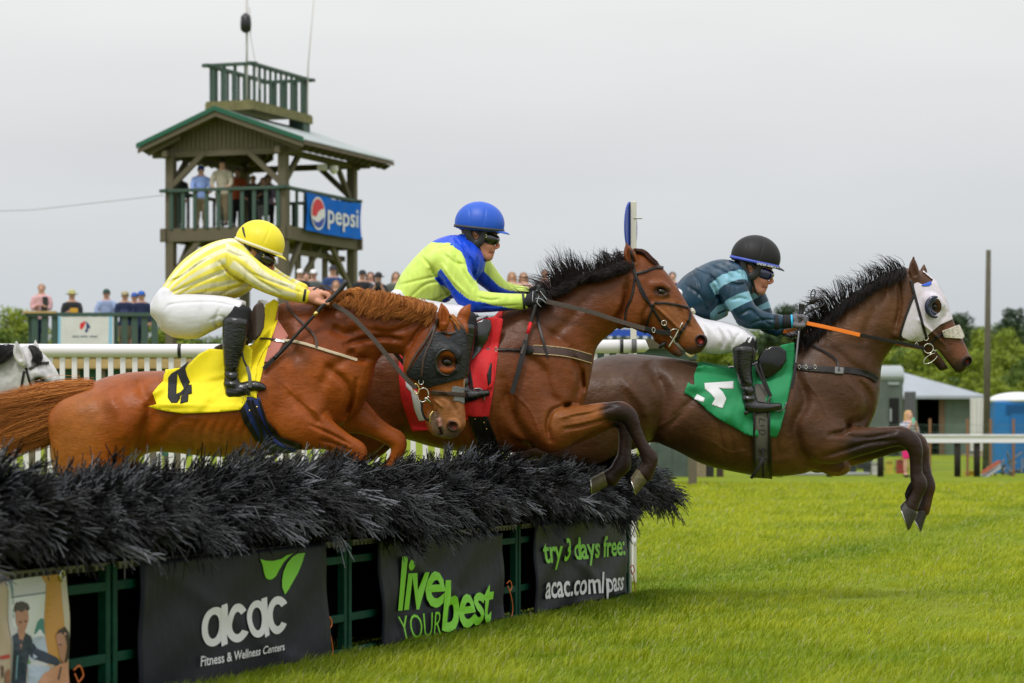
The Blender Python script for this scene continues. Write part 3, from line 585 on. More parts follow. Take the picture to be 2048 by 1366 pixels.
# ---------------------------------------------------------------- bay horse in the middle, red cloth
D2 = 15.95
def horse2():
    f = Fld((560, 1430, 480, 1000, -125, 125), 2.4)
    f.loft([(672, 745, 668, 800, 55), (692, 700, 690, 850, 78), (720, 672, 722, 872, 92), (760, 655, 765, 876, 96), (810, 652, 815, 879, 96), (865, 657, 868, 894, 98), (920, 662, 925, 903, 100), (975, 652, 985, 905, 96), (1015, 622, 1032, 904, 86), (1060, 612, 1082, 895, 80), (1105, 640, 1120, 872, 72), (1135, 690, 1148, 830, 58), (1155, 735, 1158, 800, 40)], k=20)
    f.loft([(1025, 612, 1135, 840, 62), (1072, 592, 1172, 762, 52), (1118, 572, 1186, 706, 44), (1165, 554, 1208, 677, 38), (1210, 540, 1238, 660, 34), (1248, 522, 1262, 650, 31)], k=26)
    f.loft([(1258, 506, 1255, 640, 31), (1288, 506, 1266, 656, 36), (1314, 527, 1285, 665, 36), (1334, 549, 1303, 672, 34), (1352, 574, 1318, 681, 29), (1368, 600, 1333, 690, 24), (1382, 624, 1347, 701, 21), (1395, 645, 1362, 708, 20), (1407, 664, 1380, 709, 19), (1413, 678, 1395, 706, 17)], k=10, sp=4)
    f.chain([(1318, 672, 0, 14, 16), (1338, 688, 0, 12, 14), (1352, 702, 0, 10, 13), (1360, 709, 0, 6, 12)], k=6)
    f.chain([(1380, 714, 0, 4, 12), (1366, 701, 0, 3.2, 30), (1354, 688, 0, 3, 30), (1346, 680, 0, 2, 30)], k=4, mode='sub')
    f.ball(1403, 681, -16, 12, 13, 9, 10, k=4); f.ball(1401, 681, -27, 9.5, 11, 15, 10, k=1.5, mode='sub'); f.ball(1403, 681, 16, 12, 13, 9, 10, k=4)
    for s_ in (-1, 1):
        f.ball(1268, 622, s_ * 27, 26, 38, 11, 35, k=16)
        f.chain([(1306, 572, s_ * 31, 9, 6), (1320, 569, s_ * 33, 9, 7), (1334, 578, s_ * 29, 8, 6)], k=8); f.ball(1323, 582, s_ * 38, 11, 7, 8, 15, k=3, mode='sub'); f.chain([(1312, 590, s_ * 31, 5, 4), (1326, 592, s_ * 32, 4, 4), (1337, 588, s_ * 29, 4, 4)], k=4)
        f.chain([(1325, 612, s_ * 28, 7, 6), (1345, 635, s_ * 24, 6, 5), (1358, 652, s_ * 20, 5, 4)], k=10)
    ear(f, (1274, 535), (1253, 488), 25, -20, -3); ear(f, (1290, 520), (1272, 498), 16, 18, 0, near=False)
    f.chain([(1060, 800, -52, 75, 34), (1095, 850, -58, 56, 34), (1130, 848, -58, 40, 30), (1165, 840, -54, 29, 24), (1198, 828, -50, 21, 19), (1224, 823, -48, 18, 17), (1242, 823, -47, 19, 18), (1258, 834, -46, 17, 16), (1268, 856, -45, 13, 12), (1279, 880, -44, 11, 10), (1290, 900, -43, 12, 11), (1299, 916, -42, 15.5, 12), (1298, 932, -42, 13, 12), (1288, 948, -42, 17, 12)], k=14, inf=1.3)
    f.chain([(1100, 850, 45, 55, 34), (1165, 848, 42, 32, 26), (1220, 836, 40, 20, 18), (1244, 840, 38, 17, 16), (1250, 862, 36, 13, 13), (1250, 890, 35, 12, 11), (1248, 912, 34, 13, 12), (1244, 929, 33, 17, 14), (1232, 944, 32, 14, 12), (1220, 957, 32, 17, 12)], k=14, inf=1.3)
    f.chain([(730, 800, -52, 90, 46), (715, 860, -54, 62, 40), (690, 900, -52, 34, 28), (655, 930, -50, 22, 19), (620, 945, -48, 17, 16)], k=16); f.chain([(740, 800, 50, 80, 46), (735, 860, 52, 60, 40), (700, 910, 50, 32, 28), (660, 950, 48, 20, 19), (630, 970, 48, 16, 15)], k=16)
    R = lambda l, w, a: f.relief(l, w * .85, a * 2.3)
    R([(1040, 705), (1085, 740), (1100, 790), (1128, 812)], 12, 3); R([(1128, 812), (1105, 822), (1095, 850), (1100, 880)], 6, 4.5); R([(1128, 812), (1140, 808)], 5, 5)
    R([(1005, 760), (1020, 820), (1050, 870), (1080, 900)], 13, 4.5); R([(1140, 700), (1160, 750), (1150, 805)], 8, 3); R([(1165, 740), (1168, 780)], 4, 3)
    R([(1130, 858), (1170, 850), (1215, 838)], 4, 3); R([(1140, 833), (1180, 826), (1225, 815)], 4, 1.8); R([(1118, 835), (1150, 828), (1195, 822)], 5, -2)
    for v in ([(1020, 780), (1060, 820), (1080, 870)], [(1120, 852), (1160, 846), (1200, 836)], [(900, 850), (940, 875), (990, 880)], [(1340, 600), (1352, 625), (1372, 640)]): f.relief(v, 2.4, -1.6)
    R([(1253, 560), (1248, 610), (1225, 650)], 7, 4); R([(1262, 565), (1240, 640), (1228, 668)], 5, 2.5); R([(1300, 600), (1285, 640), (1300, 672)], 6, 1.8); R([(1306, 608), (1340, 640), (1365, 665)], 3.5, -2.2); R([(1355, 610), (1368, 640), (1385, 660)], 5, 2)
    R([(1180, 585), (1140, 640), (1090, 690)], 13, 2.4); R([(1060, 640), (1090, 660), (1150, 700)], 11, 2); R([(830, 760), (870, 800), (880, 870)], 14, 2)
    for i in range(7): R([(900 + i * 17, 800), (890 + i * 17, 850), (905 + i * 17, 895)], 4.5, .7)
    f.depth()
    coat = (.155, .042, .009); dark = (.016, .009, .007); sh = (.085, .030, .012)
    def col(V):
        c = np.tile(coat, (len(V), 1)); n1 = vnoise(V, 70, 4)[:, None]
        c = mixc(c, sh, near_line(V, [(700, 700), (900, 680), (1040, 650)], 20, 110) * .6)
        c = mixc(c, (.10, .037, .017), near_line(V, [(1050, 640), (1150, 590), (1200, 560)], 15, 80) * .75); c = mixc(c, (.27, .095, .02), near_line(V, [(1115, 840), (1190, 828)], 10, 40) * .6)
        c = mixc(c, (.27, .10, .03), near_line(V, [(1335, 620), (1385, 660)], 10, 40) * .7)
        c = mixc(c, dark, near_line(V, [(1228, 822), (1258, 835), (1300, 920), (1285, 950)], 14, 36) * .95); c = mixc(c, dark, near_line(V, [(1245, 850), (1246, 930), (1215, 960)], 14, 30) * .95)
        c = mixc(c, (.05, .032, .026), near_line(V, [(1355, 710), (1400, 700), (1412, 680)], 4, 17) * .85)
        c = mixc(c, (.02, .01, .01), near_line(V, [(1352, 688), (1372, 708)], 1.5, 4)); c = mixc(c, (.012, .007, .006), near_line(V, [(1401, 680), (1404, 682)], 9, 14)); c = mixc(c, (.30, .03, .02), near_line(V, [(1399, 681), (1402, 683)], 2, 6) * (V[:, 2:3] > -20))
        c = mixc(c, (.03, .015, .01), near_line(V, [(1316, 582), (1330, 584)], 6, 13) * .85)
        return np.clip(c * (1 + .13 * n1), .004, 1)
    loc = P(1050, 900, D2); loc.z = 0
    h = thing('racehorse', loc, 'bright bay horse with black mane in the middle, forelegs folded over the brush', 'horse', GROUPH)
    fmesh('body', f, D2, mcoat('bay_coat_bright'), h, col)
    hoof(D2, h, [(1277, 934), (1291, 966)], [(1262, 957), (1272, 989)], -42, 15); hoof(D2, h, [(1207, 943), (1212, 973)], [(1182, 956), (1184, 989)], 32, 15)
    for s_ in (-1, 1): ballpx('eye', 1323, 583, s_ * 31, 9, 6.5, 6, D2, M_eye, h, 12)
    tu = mat('tongue', (.35, .12, .09), .35); tubepx('teeth', [(1371, 706, -9), (1380, 712, -6), (1388, 709, 0)], [2, 3.2, 2], D2, mat('teeth', (.5, .42, .2), .4), h)
    bl = ((.008, .006, .006), (.042, .032, .03))
    g = [[(1052, 605, -24), (1030, 600, -30), (1000, 594, -34), (975, 588, -34)], [(1085, 592, -20), (1062, 585, -26), (1035, 578, -30), (1008, 582, -30)], [(1105, 580, -18), (1095, 552, -20), (1078, 545, -22), (1060, 543, -22)], [(1125, 568, -16), (1112, 535, -18), (1100, 515, -18), (1092, 508, -18)], [(1145, 560, -14), (1135, 530, -14), (1128, 510, -14), (1122, 502, -14)],
         [(1165, 552, -14), (1160, 528, -14), (1156, 510, -14), (1152, 503, -14)], [(1190, 545, -12), (1188, 528, -12), (1186, 518, -12), (1180, 508, -12)], [(1215, 538, -12), (1212, 515, -12), (1208, 500, -12), (1210, 490, -12)], [(1240, 528, -10), (1234, 512, -10), (1226, 505, -10), (1220, 500, -10)], [(1252, 515, -10), (1246, 508, -10), (1238, 506, -10), (1230, 505, -10)]]
    hair('mane', g, 1000, D2, M_hair, h, jit=10, w=.55, dj=7, col=bl, clump=40, frizz=.10, lenv=(.22, .88), cw=.93, wave=9, seed=8)
    g2 = [[(1060, 600, -30), (1066, 612, -50), (1070, 625, -62), (1072, 634, -66)], [(1100, 580, -20), (1110, 585, -40), (1120, 580, -48), (1112, 592, -52)], [(1140, 562, -16), (1165, 560, -38), (1185, 548, -46), (1176, 556, -48)], [(1170, 552, -14), (1195, 555, -36), (1213, 548, -42), (1206, 538, -44)], [(1212, 540, -12), (1225, 542, -34), (1240, 540, -38), (1248, 532, -40)], [(1245, 522, -12), (1255, 530, -30), (1262, 535, -34), (1268, 536, -36)]]
    hair('mane', g2, 2300, D2, M_hair, h, wave=5, jit=5, w=.65, dj=4, col=bl, clump=50, seed=9, lenv=(.5, 1))
    hair('forelock', [[(1268, 500, -8), (1285, 505, -12), (1300, 518, -16), (1312, 530, -18)], [(1268, 500, 8), (1288, 502, 5), (1304, 515, 2), (1318, 530, 0)]], 700, D2, M_hair, h, jit=2, w=.7, dj=4, col=((.03, .014, .008), (.08, .03, .015)), clump=12)
    hair('tail', [[(668, 740, 0), (620, 740, 5), (560, 770, 8), (500, 800, 10)], [(666, 760, 0), (620, 775, 0), (560, 820, 0), (510, 850, 0)]], 900, D2, M_hair, h, jit=8, w=1, col=bl)
    br = thing('bridle', h.location, 'dark leather bridle with crossed noseband on the middle horse', 'bridle'); o = 3.2; sh_ = lambda n, l, w, of=o, m=M_leather: shell(n, f, D2, band(l, w), of, m, br)
    sh_('browband', [(1268, 548), (1290, 543), (1310, 535), (1328, 534)], 5); sh_('cheek_strap', [(1262, 500), (1270, 545), (1290, 590), (1310, 625), (1325, 648)], 5); sh_('cheek_strap', [(1266, 540), (1285, 590), (1305, 612)], 3.6, 4); sh_('throat_latch', [(1270, 548), (1264, 590), (1252, 620), (1249, 655)], 4.5)
    sh_('noseband', [(1308, 606), (1330, 606), (1355, 610), (1378, 615)], 4.5); sh_('noseband', [(1308, 608), (1300, 630), (1292, 655), (1290, 668)], 4); sh_('noseband', [(1382, 616), (1378, 640), (1362, 665), (1352, 685)], 5, 4); sh_('cheek_strap', [(1326, 650), (1338, 662)], 8, 4.5)
    ringpx('buckle', 1328, 646, -34, 5, 5, 1, D2, M_steel, br, tilt=30); ballpx('noseband_pad', 1386, 622, -21, 7, 4, 4, D2, mat('sheepskin'), br, 60)
    tubepx('bit', [(1365, 645, -25), (1352, 670, -25), (1337, 695, -24)], 1.7, D2, M_steel, br); ringpx('bit_ring', 1350, 668, -26, 11, 10, 1.1, D2, M_steel, br, a0=120, a1=300); tubepx('bit', [(1352, 672, -24), (1357, 676, 0), (1352, 672, 24)], 1.6, D2, M_steel, br); tubepx('bit', [(1365, 645, 25), (1352, 670, 25), (1337, 695, 24)], 1.7, D2, M_steel, br)
    ribbon('rein', [(1092, 603, -66), (1130, 611, -62), (1185, 625, -56), (1240, 643, -46), (1300, 660, -34), (1342, 667, -28)], 9, 1.6, D2, M_rein, br); ribbon('rein', [(1290, 657, -36.5), (1318, 664, -33), (1342, 667, -29)], 9.5, 1.6, D2, M_leather, br); ringpx('buckle', 1307, 660, -38, 3, 5, .8, D2, M_steel, br)
    ribbon('rein', [(1080, 600, 50), (1130, 611, 58), (1240, 643, 46), (1342, 667, 28)], 8, 1.6, D2, M_rein, br); ballpx('chin_strap', 1325, 690, -20, 10, 5, 5, D2, M_leather, br, -40)
    bp = thing('breastplate', h.location, 'brown breast girth with pale edges on the middle horse', 'breastplate')
    shell('chest_strap', f, D2, band([(1062, 699), (1100, 701), (1140, 706), (1183, 718)], 16), 3, mat('brown_web', (.055, .026, .02), .6), bp)
    for dy in (-8.5, 8.5): shell('piping', f, D2, band([(1066, 699 + dy), (1100, 701 + dy), (1140, 706 + dy), (1184, 718 + dy)], 2.2), 4, mat('pale_piping', (.42, .31, .16), .6), bp)
    shell('pad', f, D2, [(1040, 692), (1062, 691), (1068, 700), (1062, 709), (1040, 708)], 4.5, M_leather, bp); shell('chest_strap', f, D2, band([(965, 699), (1000, 699), (1045, 700)], 5), 4, M_leather, bp); ringpx('buckle', 992, 699, float(f.dm(992, 699)) - 6, 2, 4.5, .8, D2, M_steel, bp)
    pl = lambda x, y, o=5: (x, y, float(f.dm(x, y)) - o)
    ribbon('neck_strap', [pl(1074, 620), pl(1078, 650), pl(1086, 680), pl(1095, 712)], 5, 1.5, D2, M_leather, bp)
    rd = M_cloth('red_cloth', (.62, .008, .012)); sc_ = thing('saddle_cloth', h.location, 'red saddle cloth with a white number one', 'saddle cloth', 'numbered saddle cloths')
    dz = lambda x, y: np.minimum(f.dm(np.clip(x, 800, 1000), np.clip(y, 665, 860)), -70) - 5
    fold = lambda x, y: 2.2 * np.sin((x * .9 - y * .35) * .12) - 2.5 * np.exp(-((x + .3 * y - 1195) / 8) ** 2) - 2 * np.exp(-((x + .45 * y - 1275) / 7) ** 2)
    cl = patch('cloth', [(797, 705), (850, 680), (940, 650), (960, 638), (990, 633), (1006, 638), (1004, 655), (997, 690), (990, 730), (988, 760), (984, 775), (970, 782), (972, 805), (979, 834), (955, 834), (930, 832), (900, 845), (860, 860), (824, 863), (812, 830), (802, 800), (798, 760)], D2, dz, rd, sc_, step=4.5, th=2, rip=fold)
    patch('number', [(811, 763), (820, 757), (824, 777), (835, 785), (842, 805), (849, 841), (838, 842), (828, 818), (822, 785), (812, 774)], D2, lambda x, y: dz(x, y) - .8, mat('number_white'), cl, step=3, th=.6, rip=fold)
    patch('lining', [(974, 750), (981, 725), (984, 727), (982, 765), (976, 772)], D2, lambda x, y: dz(x, y) - .8, M_leather, cl, step=3, th=.6, rip=fold)
    shell('cloth_far', f, D2, [(800, 640), (1006, 615), (990, 760), (978, 832), (825, 860)], 3, rd, sc_)
    sa = thing('racing_saddle', h.location, 'black racing saddle with long girth on the red saddle cloth', 'saddle', 'racing saddles'); pat = mat('saddle_leather', (.01, .011, .010), .28, coat=.5, bump=(14, .4, .01))
    patch('flap', [(930, 640), (950, 645), (968, 637), (981, 640), (983, 655), (975, 680), (960, 703), (945, 720), (935, 718), (925, 690)], D2, lambda x, y: np.minimum(f.dm(x, np.maximum(y, 680)), -70) - 10, pat, sa, step=4, th=4, rip=lambda x, y: -8 * np.exp(-((x - 958) / 22) ** 2 - ((y - 670) / 28) ** 2))
    f2 = Fld((850, 1010, 610, 690, -70, 70), 2); f2.loft([(865, 655, 865, 667, 40), (900, 652, 900, 666, 52), (940, 640, 942, 660, 50), (970, 630, 985, 655, 34)], k=4); fmesh('seat', f2, D2, pat, sa)
    shell('girth', f, D2, [(935, 832), (974, 832), (990, 870), (1002, 912), (968, 912), (948, 870)], 4, M_leather, sa)
    for x, y in ((968, 845), (973, 858), (950, 838)): ballpx('rivet', x, y, float(f.dm(x, y)) - 5, 1.5, 1.5, 1, D2, M_brass, sa, n=8)
    for s_ in (-1, 1): ribbon('stirrup_leather', [(930, 690, s_ * 94), (936, 720, s_ * 98), (942, 760, s_ * 104), (946, 785, s_ * 106)], 5, 2, D2, M_leather, sa); ringpx('stirrup', 955, 792, s_ * 106, 14, 15, 1.9, D2, mat('dark_steel'), sa, a0=-170, a1=20, tilt=20)
    return f

# ---------------------------------------------------------------- chestnut horse on the left, yellow cloth
D1 = 15.3
def horse1():
    f = Fld((60, 960, 575, 1010, -130, 130), 2.4)
    f.loft([(120, 838, 108, 900, 55), (140, 805, 122, 955, 80), (170, 778, 150, 965, 96), (208, 757, 195, 962, 104), (250, 746, 245, 935, 104), (300, 742, 298, 906, 102), (350, 741, 350, 906, 106), (405, 738, 405, 912, 110), (462, 728, 462, 914, 112), (515, 695, 520, 912, 106), (550, 640, 565, 906, 96), (592, 612, 615, 888, 88), (640, 630, 662, 862, 80), (685, 670, 698, 835, 68), (715, 715, 720, 805, 50), (730, 745, 730, 785, 34)], k=20)
    f.loft([(560, 610, 670, 840, 66), (605, 602, 725, 786, 56), (655, 600, 748, 732, 50), (705, 598, 768, 708, 45), (755, 600, 792, 707, 41), (805, 606, 815, 712, 38), (850, 618, 835, 718, 36)], k=26)
    f.loft([(872, 622, 812, 712, 40), (908, 640, 809, 734, 46), (927, 668, 813, 752, 50), (934, 700, 822, 768, 48), (933, 735, 838, 782, 42), (929, 768, 850, 798, 36), (928, 800, 858, 818, 33), (931, 828, 862, 842, 31), (931, 850, 868, 862, 27), (918, 866, 880, 872, 20)], k=10, sp=4)
    f.chain([(850, 790, 6, 14, 18), (858, 825, 4, 12, 17), (866, 852, 0, 12, 15), (874, 864, 0, 9, 12)], k=8)
    f.ball(909, 851, -30, 14, 12, 9, 10, k=5); f.ball(905, 852, -40, 10, 8.5, 14, 10, k=1.5, mode='sub')
    f.chain([(884, 868, -20, 3, 18), (876, 845, -28, 2.5, 12), (872, 822, -30, 2, 10)], k=4, mode='sub'); f.chain([(878, 840, -26, 4, 5), (880, 852, -24, 4, 5)], k=3)
    f.chain([(876, 706, -44, 12, 8), (894, 702, -48, 12, 9), (912, 712, -42, 10, 8)], k=8); f.ball(893, 723, -52, 13, 9.5, 9, 12, k=3, mode='sub'); f.chain([(880, 738, -44, 7, 6), (895, 742, -44, 6, 6), (908, 738, -40, 5, 5)], k=5)
    f.chain([(876, 706, 46, 12, 8), (912, 712, 42, 10, 8)], k=8); f.ball(833, 728, -30, 24, 36, 14, 20, k=16)
    ear(f, (886, 655), (883, 608), 25, -40, 3); ear(f, (922, 650), (940, 610), 24, 20, -3, near=False); f.ball(915, 660, 10, 22, 18, 22, 0, k=14)
    f.chain([(570, 810, -60, 80, 36), (598, 845, -66, 60, 38), (630, 860, -64, 40, 30), (660, 873, -60, 28, 24), (690, 888, -56, 21, 19), (716, 902, -54, 18, 17), (712, 925, -54, 15, 14), (690, 945, -54, 11, 10), (668, 960, -54, 14, 12), (655, 975, -54, 12, 12)], k=14)
    f.chain([(665, 815, 45, 58, 34), (712, 832, 44, 36, 28), (745, 852, 42, 23, 21), (772, 868, 40, 19, 18), (794, 882, 40, 19, 18), (795, 905, 40, 14, 14), (780, 930, 40, 11, 10), (762, 950, 40, 14, 12), (750, 962, 40, 12, 12)], k=14)
    f.chain([(185, 850, -56, 90, 48), (178, 920, -58, 68, 42), (160, 975, -56, 42, 32), (130, 1020, -54, 26, 22)], k=16); f.chain([(205, 860, 54, 85, 48), (215, 930, 56, 60, 40), (200, 985, 54, 36, 30)], k=16)
    R = lambda l, w, a: f.relief(l, w * .85, a * 2.3)
    R([(282, 770), (300, 820), (285, 870), (270, 915)], 15, 6); R([(330, 770), (300, 790), (285, 810)], 12, -4); R([(215, 790), (240, 830), (250, 890)], 20, -3.5); R([(315, 880), (340, 850), (370, 830)], 8, 2)
    R([(655, 735), (690, 765), (700, 800), (690, 830)], 9, 4); R([(712, 760), (705, 800), (690, 835)], 6, 3.5); R([(585, 790), (620, 830), (640, 850)], 9, 3); R([(540, 860), (562, 880), (600, 895)], 9, 4)
    R([(620, 850), (660, 868), (700, 890)], 4, 2.4); R([(640, 880), (670, 888), (700, 900)], 4, 2); R([(660, 655), (690, 668), (720, 660)], 12, 4); R([(690, 690), (720, 680), (770, 675), (800, 680)], 7, 4.5); R([(740, 660), (780, 665), (825, 650)], 7, 2.6)
    R([(700, 700), (710, 715), (735, 718)], 9, 5); R([(820, 690), (835, 665), (860, 640)], 6, 3.5); R([(560, 640), (580, 690), (600, 720)], 16, 3.5); R([(640, 780), (660, 740), (690, 720)], 12, 2.5)
    for v in ([(340, 850), (370, 835), (400, 838)], [(560, 760), (600, 800), (640, 830)], [(640, 866), (670, 876), (700, 892)], [(420, 880), (470, 892), (520, 885)], [(890, 780), (900, 800), (895, 825)]): f.relief(v, 2.4, -1.6)
    R([(745, 845), (775, 858), (800, 870)], 3.5, 2); R([(882, 790), (900, 800), (915, 830)], 5, 2); R([(868, 800), (885, 815)], 3, -2)
    for i in range(6): R([(400 + i * 20, 835), (385 + i * 20, 870), (390 + i * 20, 905)], 5, .8)
    f.depth()
    coat = (.265, .062, .007); red = (.15, .031, .006)
    def col(V):
        c = np.tile(coat, (len(V), 1)); n1 = vnoise(V, 70, 2)[:, None]
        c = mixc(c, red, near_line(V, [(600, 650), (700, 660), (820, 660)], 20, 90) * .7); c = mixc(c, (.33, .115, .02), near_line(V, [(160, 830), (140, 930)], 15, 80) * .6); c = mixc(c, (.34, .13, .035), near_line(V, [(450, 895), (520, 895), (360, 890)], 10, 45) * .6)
        c = mixc(c, (.10, .035, .012), near_line(V, [(565, 620), (575, 680), (600, 720)], 6, 30) * .6)
        c = mixc(c, (.30, .13, .045), near_line(V, [(895, 800), (905, 840)], 15, 45) * .8); c = mixc(c, (.16, .12, .085), near_line(V, [(868, 835), (880, 866), (912, 872)], 6, 20) * .85)
        c = mixc(c, (.03, .014, .01), near_line(V, [(903, 851), (906, 852)], 8, 14) * .9); c = mixc(c, (.2, .03, .02), near_line(V, [(908, 854), (910, 855)], 1, 4)); c = mixc(c, (.5, .24, .2), near_line(V, [(877, 838), (880, 850)], 2, 6) * .8)
        c = mixc(c, (.05, .02, .012), near_line(V, [(885, 723), (902, 724)], 9, 15) * .75)
        c = mixc(c, (.55, .42, .3), near_line(V, [(930, 760), (929, 805)], 1.5, 3.5) * .9)
        return np.clip(c * (1 + .12 * n1), .004, 1)
    loc = P(450, 900, D1); loc.z = 0
    h = thing('racehorse', loc, 'chestnut horse nearest the camera on the left with head lowered in a black hood', 'horse', GROUPH)
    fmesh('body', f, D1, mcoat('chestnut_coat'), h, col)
    shell('nose_patch', f, D1, [(904, 774), (912, 772), (929, 776), (929, 808), (918, 803), (906, 802), (908, 793), (903, 787)], 1.5, mat('grey_salve', (.19, .19, .19), .55), h)
    hoof(D1, h, [(643, 968), (664, 978)], [(632, 985), (652, 1000)], -54, 13); hoof(D1, h, [(738, 956), (758, 968)], [(727, 972), (746, 985)], 40, 13)
    for s_, x in ((-1, 893), (1, 900)): ballpx('eye', x, 724, s_ * 42, 12, 9, 8, D1, M_eye, h, 10)
    cc = ((.20, .05, .008), (.60, .24, .06))
    g = [[(640, 600, -14), (632, 598, -34), (620, 604, -52), (600, 608, -60)], [(668, 598, -12), (662, 588, -25), (655, 590, -40), (640, 600, -50)], [(700, 597, -10), (712, 583, -22), (722, 590, -40), (715, 606, -52)], [(730, 596, -10), (738, 586, -24), (735, 604, -44), (722, 628, -54)], [(765, 597, -10), (770, 588, -24), (765, 606, -42), (735, 632, -54)], [(800, 600, -8), (808, 598, -22), (805, 614, -40), (778, 634, -50)], [(830, 608, -8), (840, 606, -22), (838, 622, -36), (815, 636, -46)], [(862, 616, -6), (872, 616, -18), (870, 632, -32), (850, 648, -42)]]
    hair('mane', g, 4200, D1, M_hair, h, jit=5.5, w=.8, dj=4, col=cc, wave=4, clump=60, seed=12, lenv=(.6, 1.05)); hair('mane', [[(a[0][0], a[0][1] + 1, -6), (a[0][0] + 6, a[0][1] - 5, -18), (a[0][0] + 8, a[0][1] + 4, -36), (a[0][0] + 2, a[0][1] + 16, -48)] for a in g], 3000, D1, M_hair, h, jit=3, w=.85, dj=4, col=cc, clump=60, seed=13)
    hair('forelock', [[(895, 632, -10), (905, 640, -14), (912, 650, -18), (915, 660, -20)], [(905, 630, 5), (915, 640, 0), (922, 652, -4), (925, 664, -8)]], 300, D1, M_hair, h, jit=2, w=.7, dj=4, col=cc, clump=12)
    g = [[(182, 770, -10), (125, 771, -5), (55, 790, 0), (-20, 806, 0)], [(178, 778, -16), (110, 789, -14), (50, 800, -10), (-25, 815, 0)], [(172, 788, -18), (110, 812, -16), (45, 830, -10), (-25, 850, 0)], [(165, 800, -18), (110, 838, -16), (50, 865, -10), (-20, 885, 0)], [(158, 812, -14), (115, 850, -12), (60, 874, -5), (0, 900, 0)], [(152, 822, -10), (125, 860, -6), (80, 888, 0), (20, 915, 0)]]
    hair('tail', g, 9000, D1, M_hair, h, jit=9, w=.6, cw=.78, wave=7, dj=9, seg=9, col=((.11, .026, .007), (.66, .25, .06)), clump=75, seed=14, frizz=.35, lenv=(.55, 1.02)); hair('tail', g, 900, D1, M_hair, h, jit=13, w=.45, cw=.6, dj=12, seg=9, col=((.3, .09, .02), (.68, .28, .08)), clump=80, seed=15, frizz=.4)
    f.chain  # tail dock
    tubepx('dock', [(190, 775, 0), (165, 778, 0), (135, 785, 0), (105, 798, 0)], [16, 15, 12, 6], D1, mat('dock_skin', (.25, .07, .015), .6), h)
    hd = thing('racing_hood', h.location, 'black eye hood worn by the chestnut horse with its head down', 'hood'); hm = mat('black_hood', (.011, .012, .014), .5, spec=.35, noise=(35, .2), bump=[(45, .9, .007, 3, (1, 1, 1.5)), (700, .2, .0004)])
    eh = [(893 + 20 * math.cos(a), 725 + 24 * math.sin(a)) for a in np.linspace(0, 6.28, 24)[:-1]]
    shell('hood_cloth', f, D1, [(872, 662), (884, 664), (896, 676), (912, 664), (905, 642), (898, 630), (912, 634), (926, 650), (936, 672), (938, 700), (937, 735), (930, 757), (900, 764), (870, 772), (856, 776), (845, 770), (828, 760), (812, 752), (822, 735), (845, 700), (862, 672)], 3, hm, hd, holes=(eh,))
    tubepx('blinker_rim', [(893 + 22 * math.cos(a), 725 + 26 * math.sin(a), float(f.dm(893 + 22 * math.cos(a), 725 + 26 * math.sin(a))) - 5 + 3 * math.cos(a)) for a in np.linspace(1.2, 4.8, 16)], [1.5, 3, 3.6, 3.2, 1.5], D1, cupm, hd)
    br = thing('bridle', h.location, 'brown bridle with long rubber reins on the chestnut horse', 'bridle'); sh_ = lambda n, l, w, of=4.6, m=M_brown: shell(n, f, D1, band(l, w), of, m, br)
    sh_('cheek_strap', [(874, 640), (862, 680), (848, 715), (843, 755)], 5); sh_('throat_latch', [(876, 636), (855, 675), (828, 715), (813, 745)], 4.5, 4.4); sh_('browband', [(885, 664), (900, 667), (913, 663)], 5, 5)
    sh_('noseband', [(862, 785), (885, 787), (910, 788), (932, 790)], 9, 3.6); ringpx('buckle', 842, 764, float(f.dm(842, 764)) - 6, 5, 5, 1, D1, M_steel, br)
    ringpx('bit_ring', 832, 778, -44, 6, 10, 1.3, D1, M_brass, br, tilt=-8); ringpx('bit_ring', 846, 790, -38, 11, 14, 1.3, D1, M_steel, br, tilt=12); tubepx('bit', [(850, 796, -38), (860, 804, -32), (866, 810, -20)], [3.5, 2.6, 2], D1, M_steel, br); tubepx('bit', [(866, 822, -34), (860, 832, -36), (860, 846, -34)], 1.6, D1, M_brass, br)
    ribbon('chin_strap', [(844, 800, -34), (844, 820, -33), (850, 836, -30), (860, 842, -25)], 4.5, 2, D1, M_leather, br)
    ribbon('rein', [(666, 609, -62), (700, 630, -66), (745, 676, -66), (785, 725, -60), (812, 757, -54), (832, 776, -46)], 9, 1.8, D1, M_rein, br)
    ribbon('rein', [(626, 580, -50), (640, 572, -46), (658, 574, -40), (668, 586, -40)], 4, 1.6, D1, M_rein, br); ribbon('rein', [(640, 575, 30), (700, 610, 62), (785, 700, 62), (850, 780, 40)], 8, 1.8, D1, M_rein, br)
    bp = thing('breastplate', h.location, 'pale breast strap across the chest of the chestnut horse', 'breastplate'); pale = mat('pale_strap', (.55, .44, .3), .6)
    shell('chest_strap', f, D1, band([(565, 680), (600, 685), (650, 700), (715, 720)], 6), 3.4, pale, bp); shell('chest_strap', f, D1, band([(495, 677), (530, 677), (552, 679)], 4), 5.5, M_brown, bp); shell('buckle', f, D1, band([(547, 679), (570, 683)], 6.5), 5, M_steel, bp)
    pl = lambda x, y, o=5: (x, y, float(f.dm(x, y)) - o)
    ribbon('neck_strap', [pl(573, 603), pl(582, 622), pl(604, 645), pl(624, 665), pl(632, 680), pl(633, 694)], 4.5, 1.6, D1, M_brown, bp)
    yl = M_cloth('yellow_cloth', (.93, .76, .004)); sc_ = thing('saddle_cloth', h.location, 'yellow saddle cloth with a black number four', 'saddle cloth', 'numbered saddle cloths')
    dz = lambda x, y: np.minimum(f.dm(np.clip(x, 306, 545), np.clip(y, 735, 880)), -80) - 6
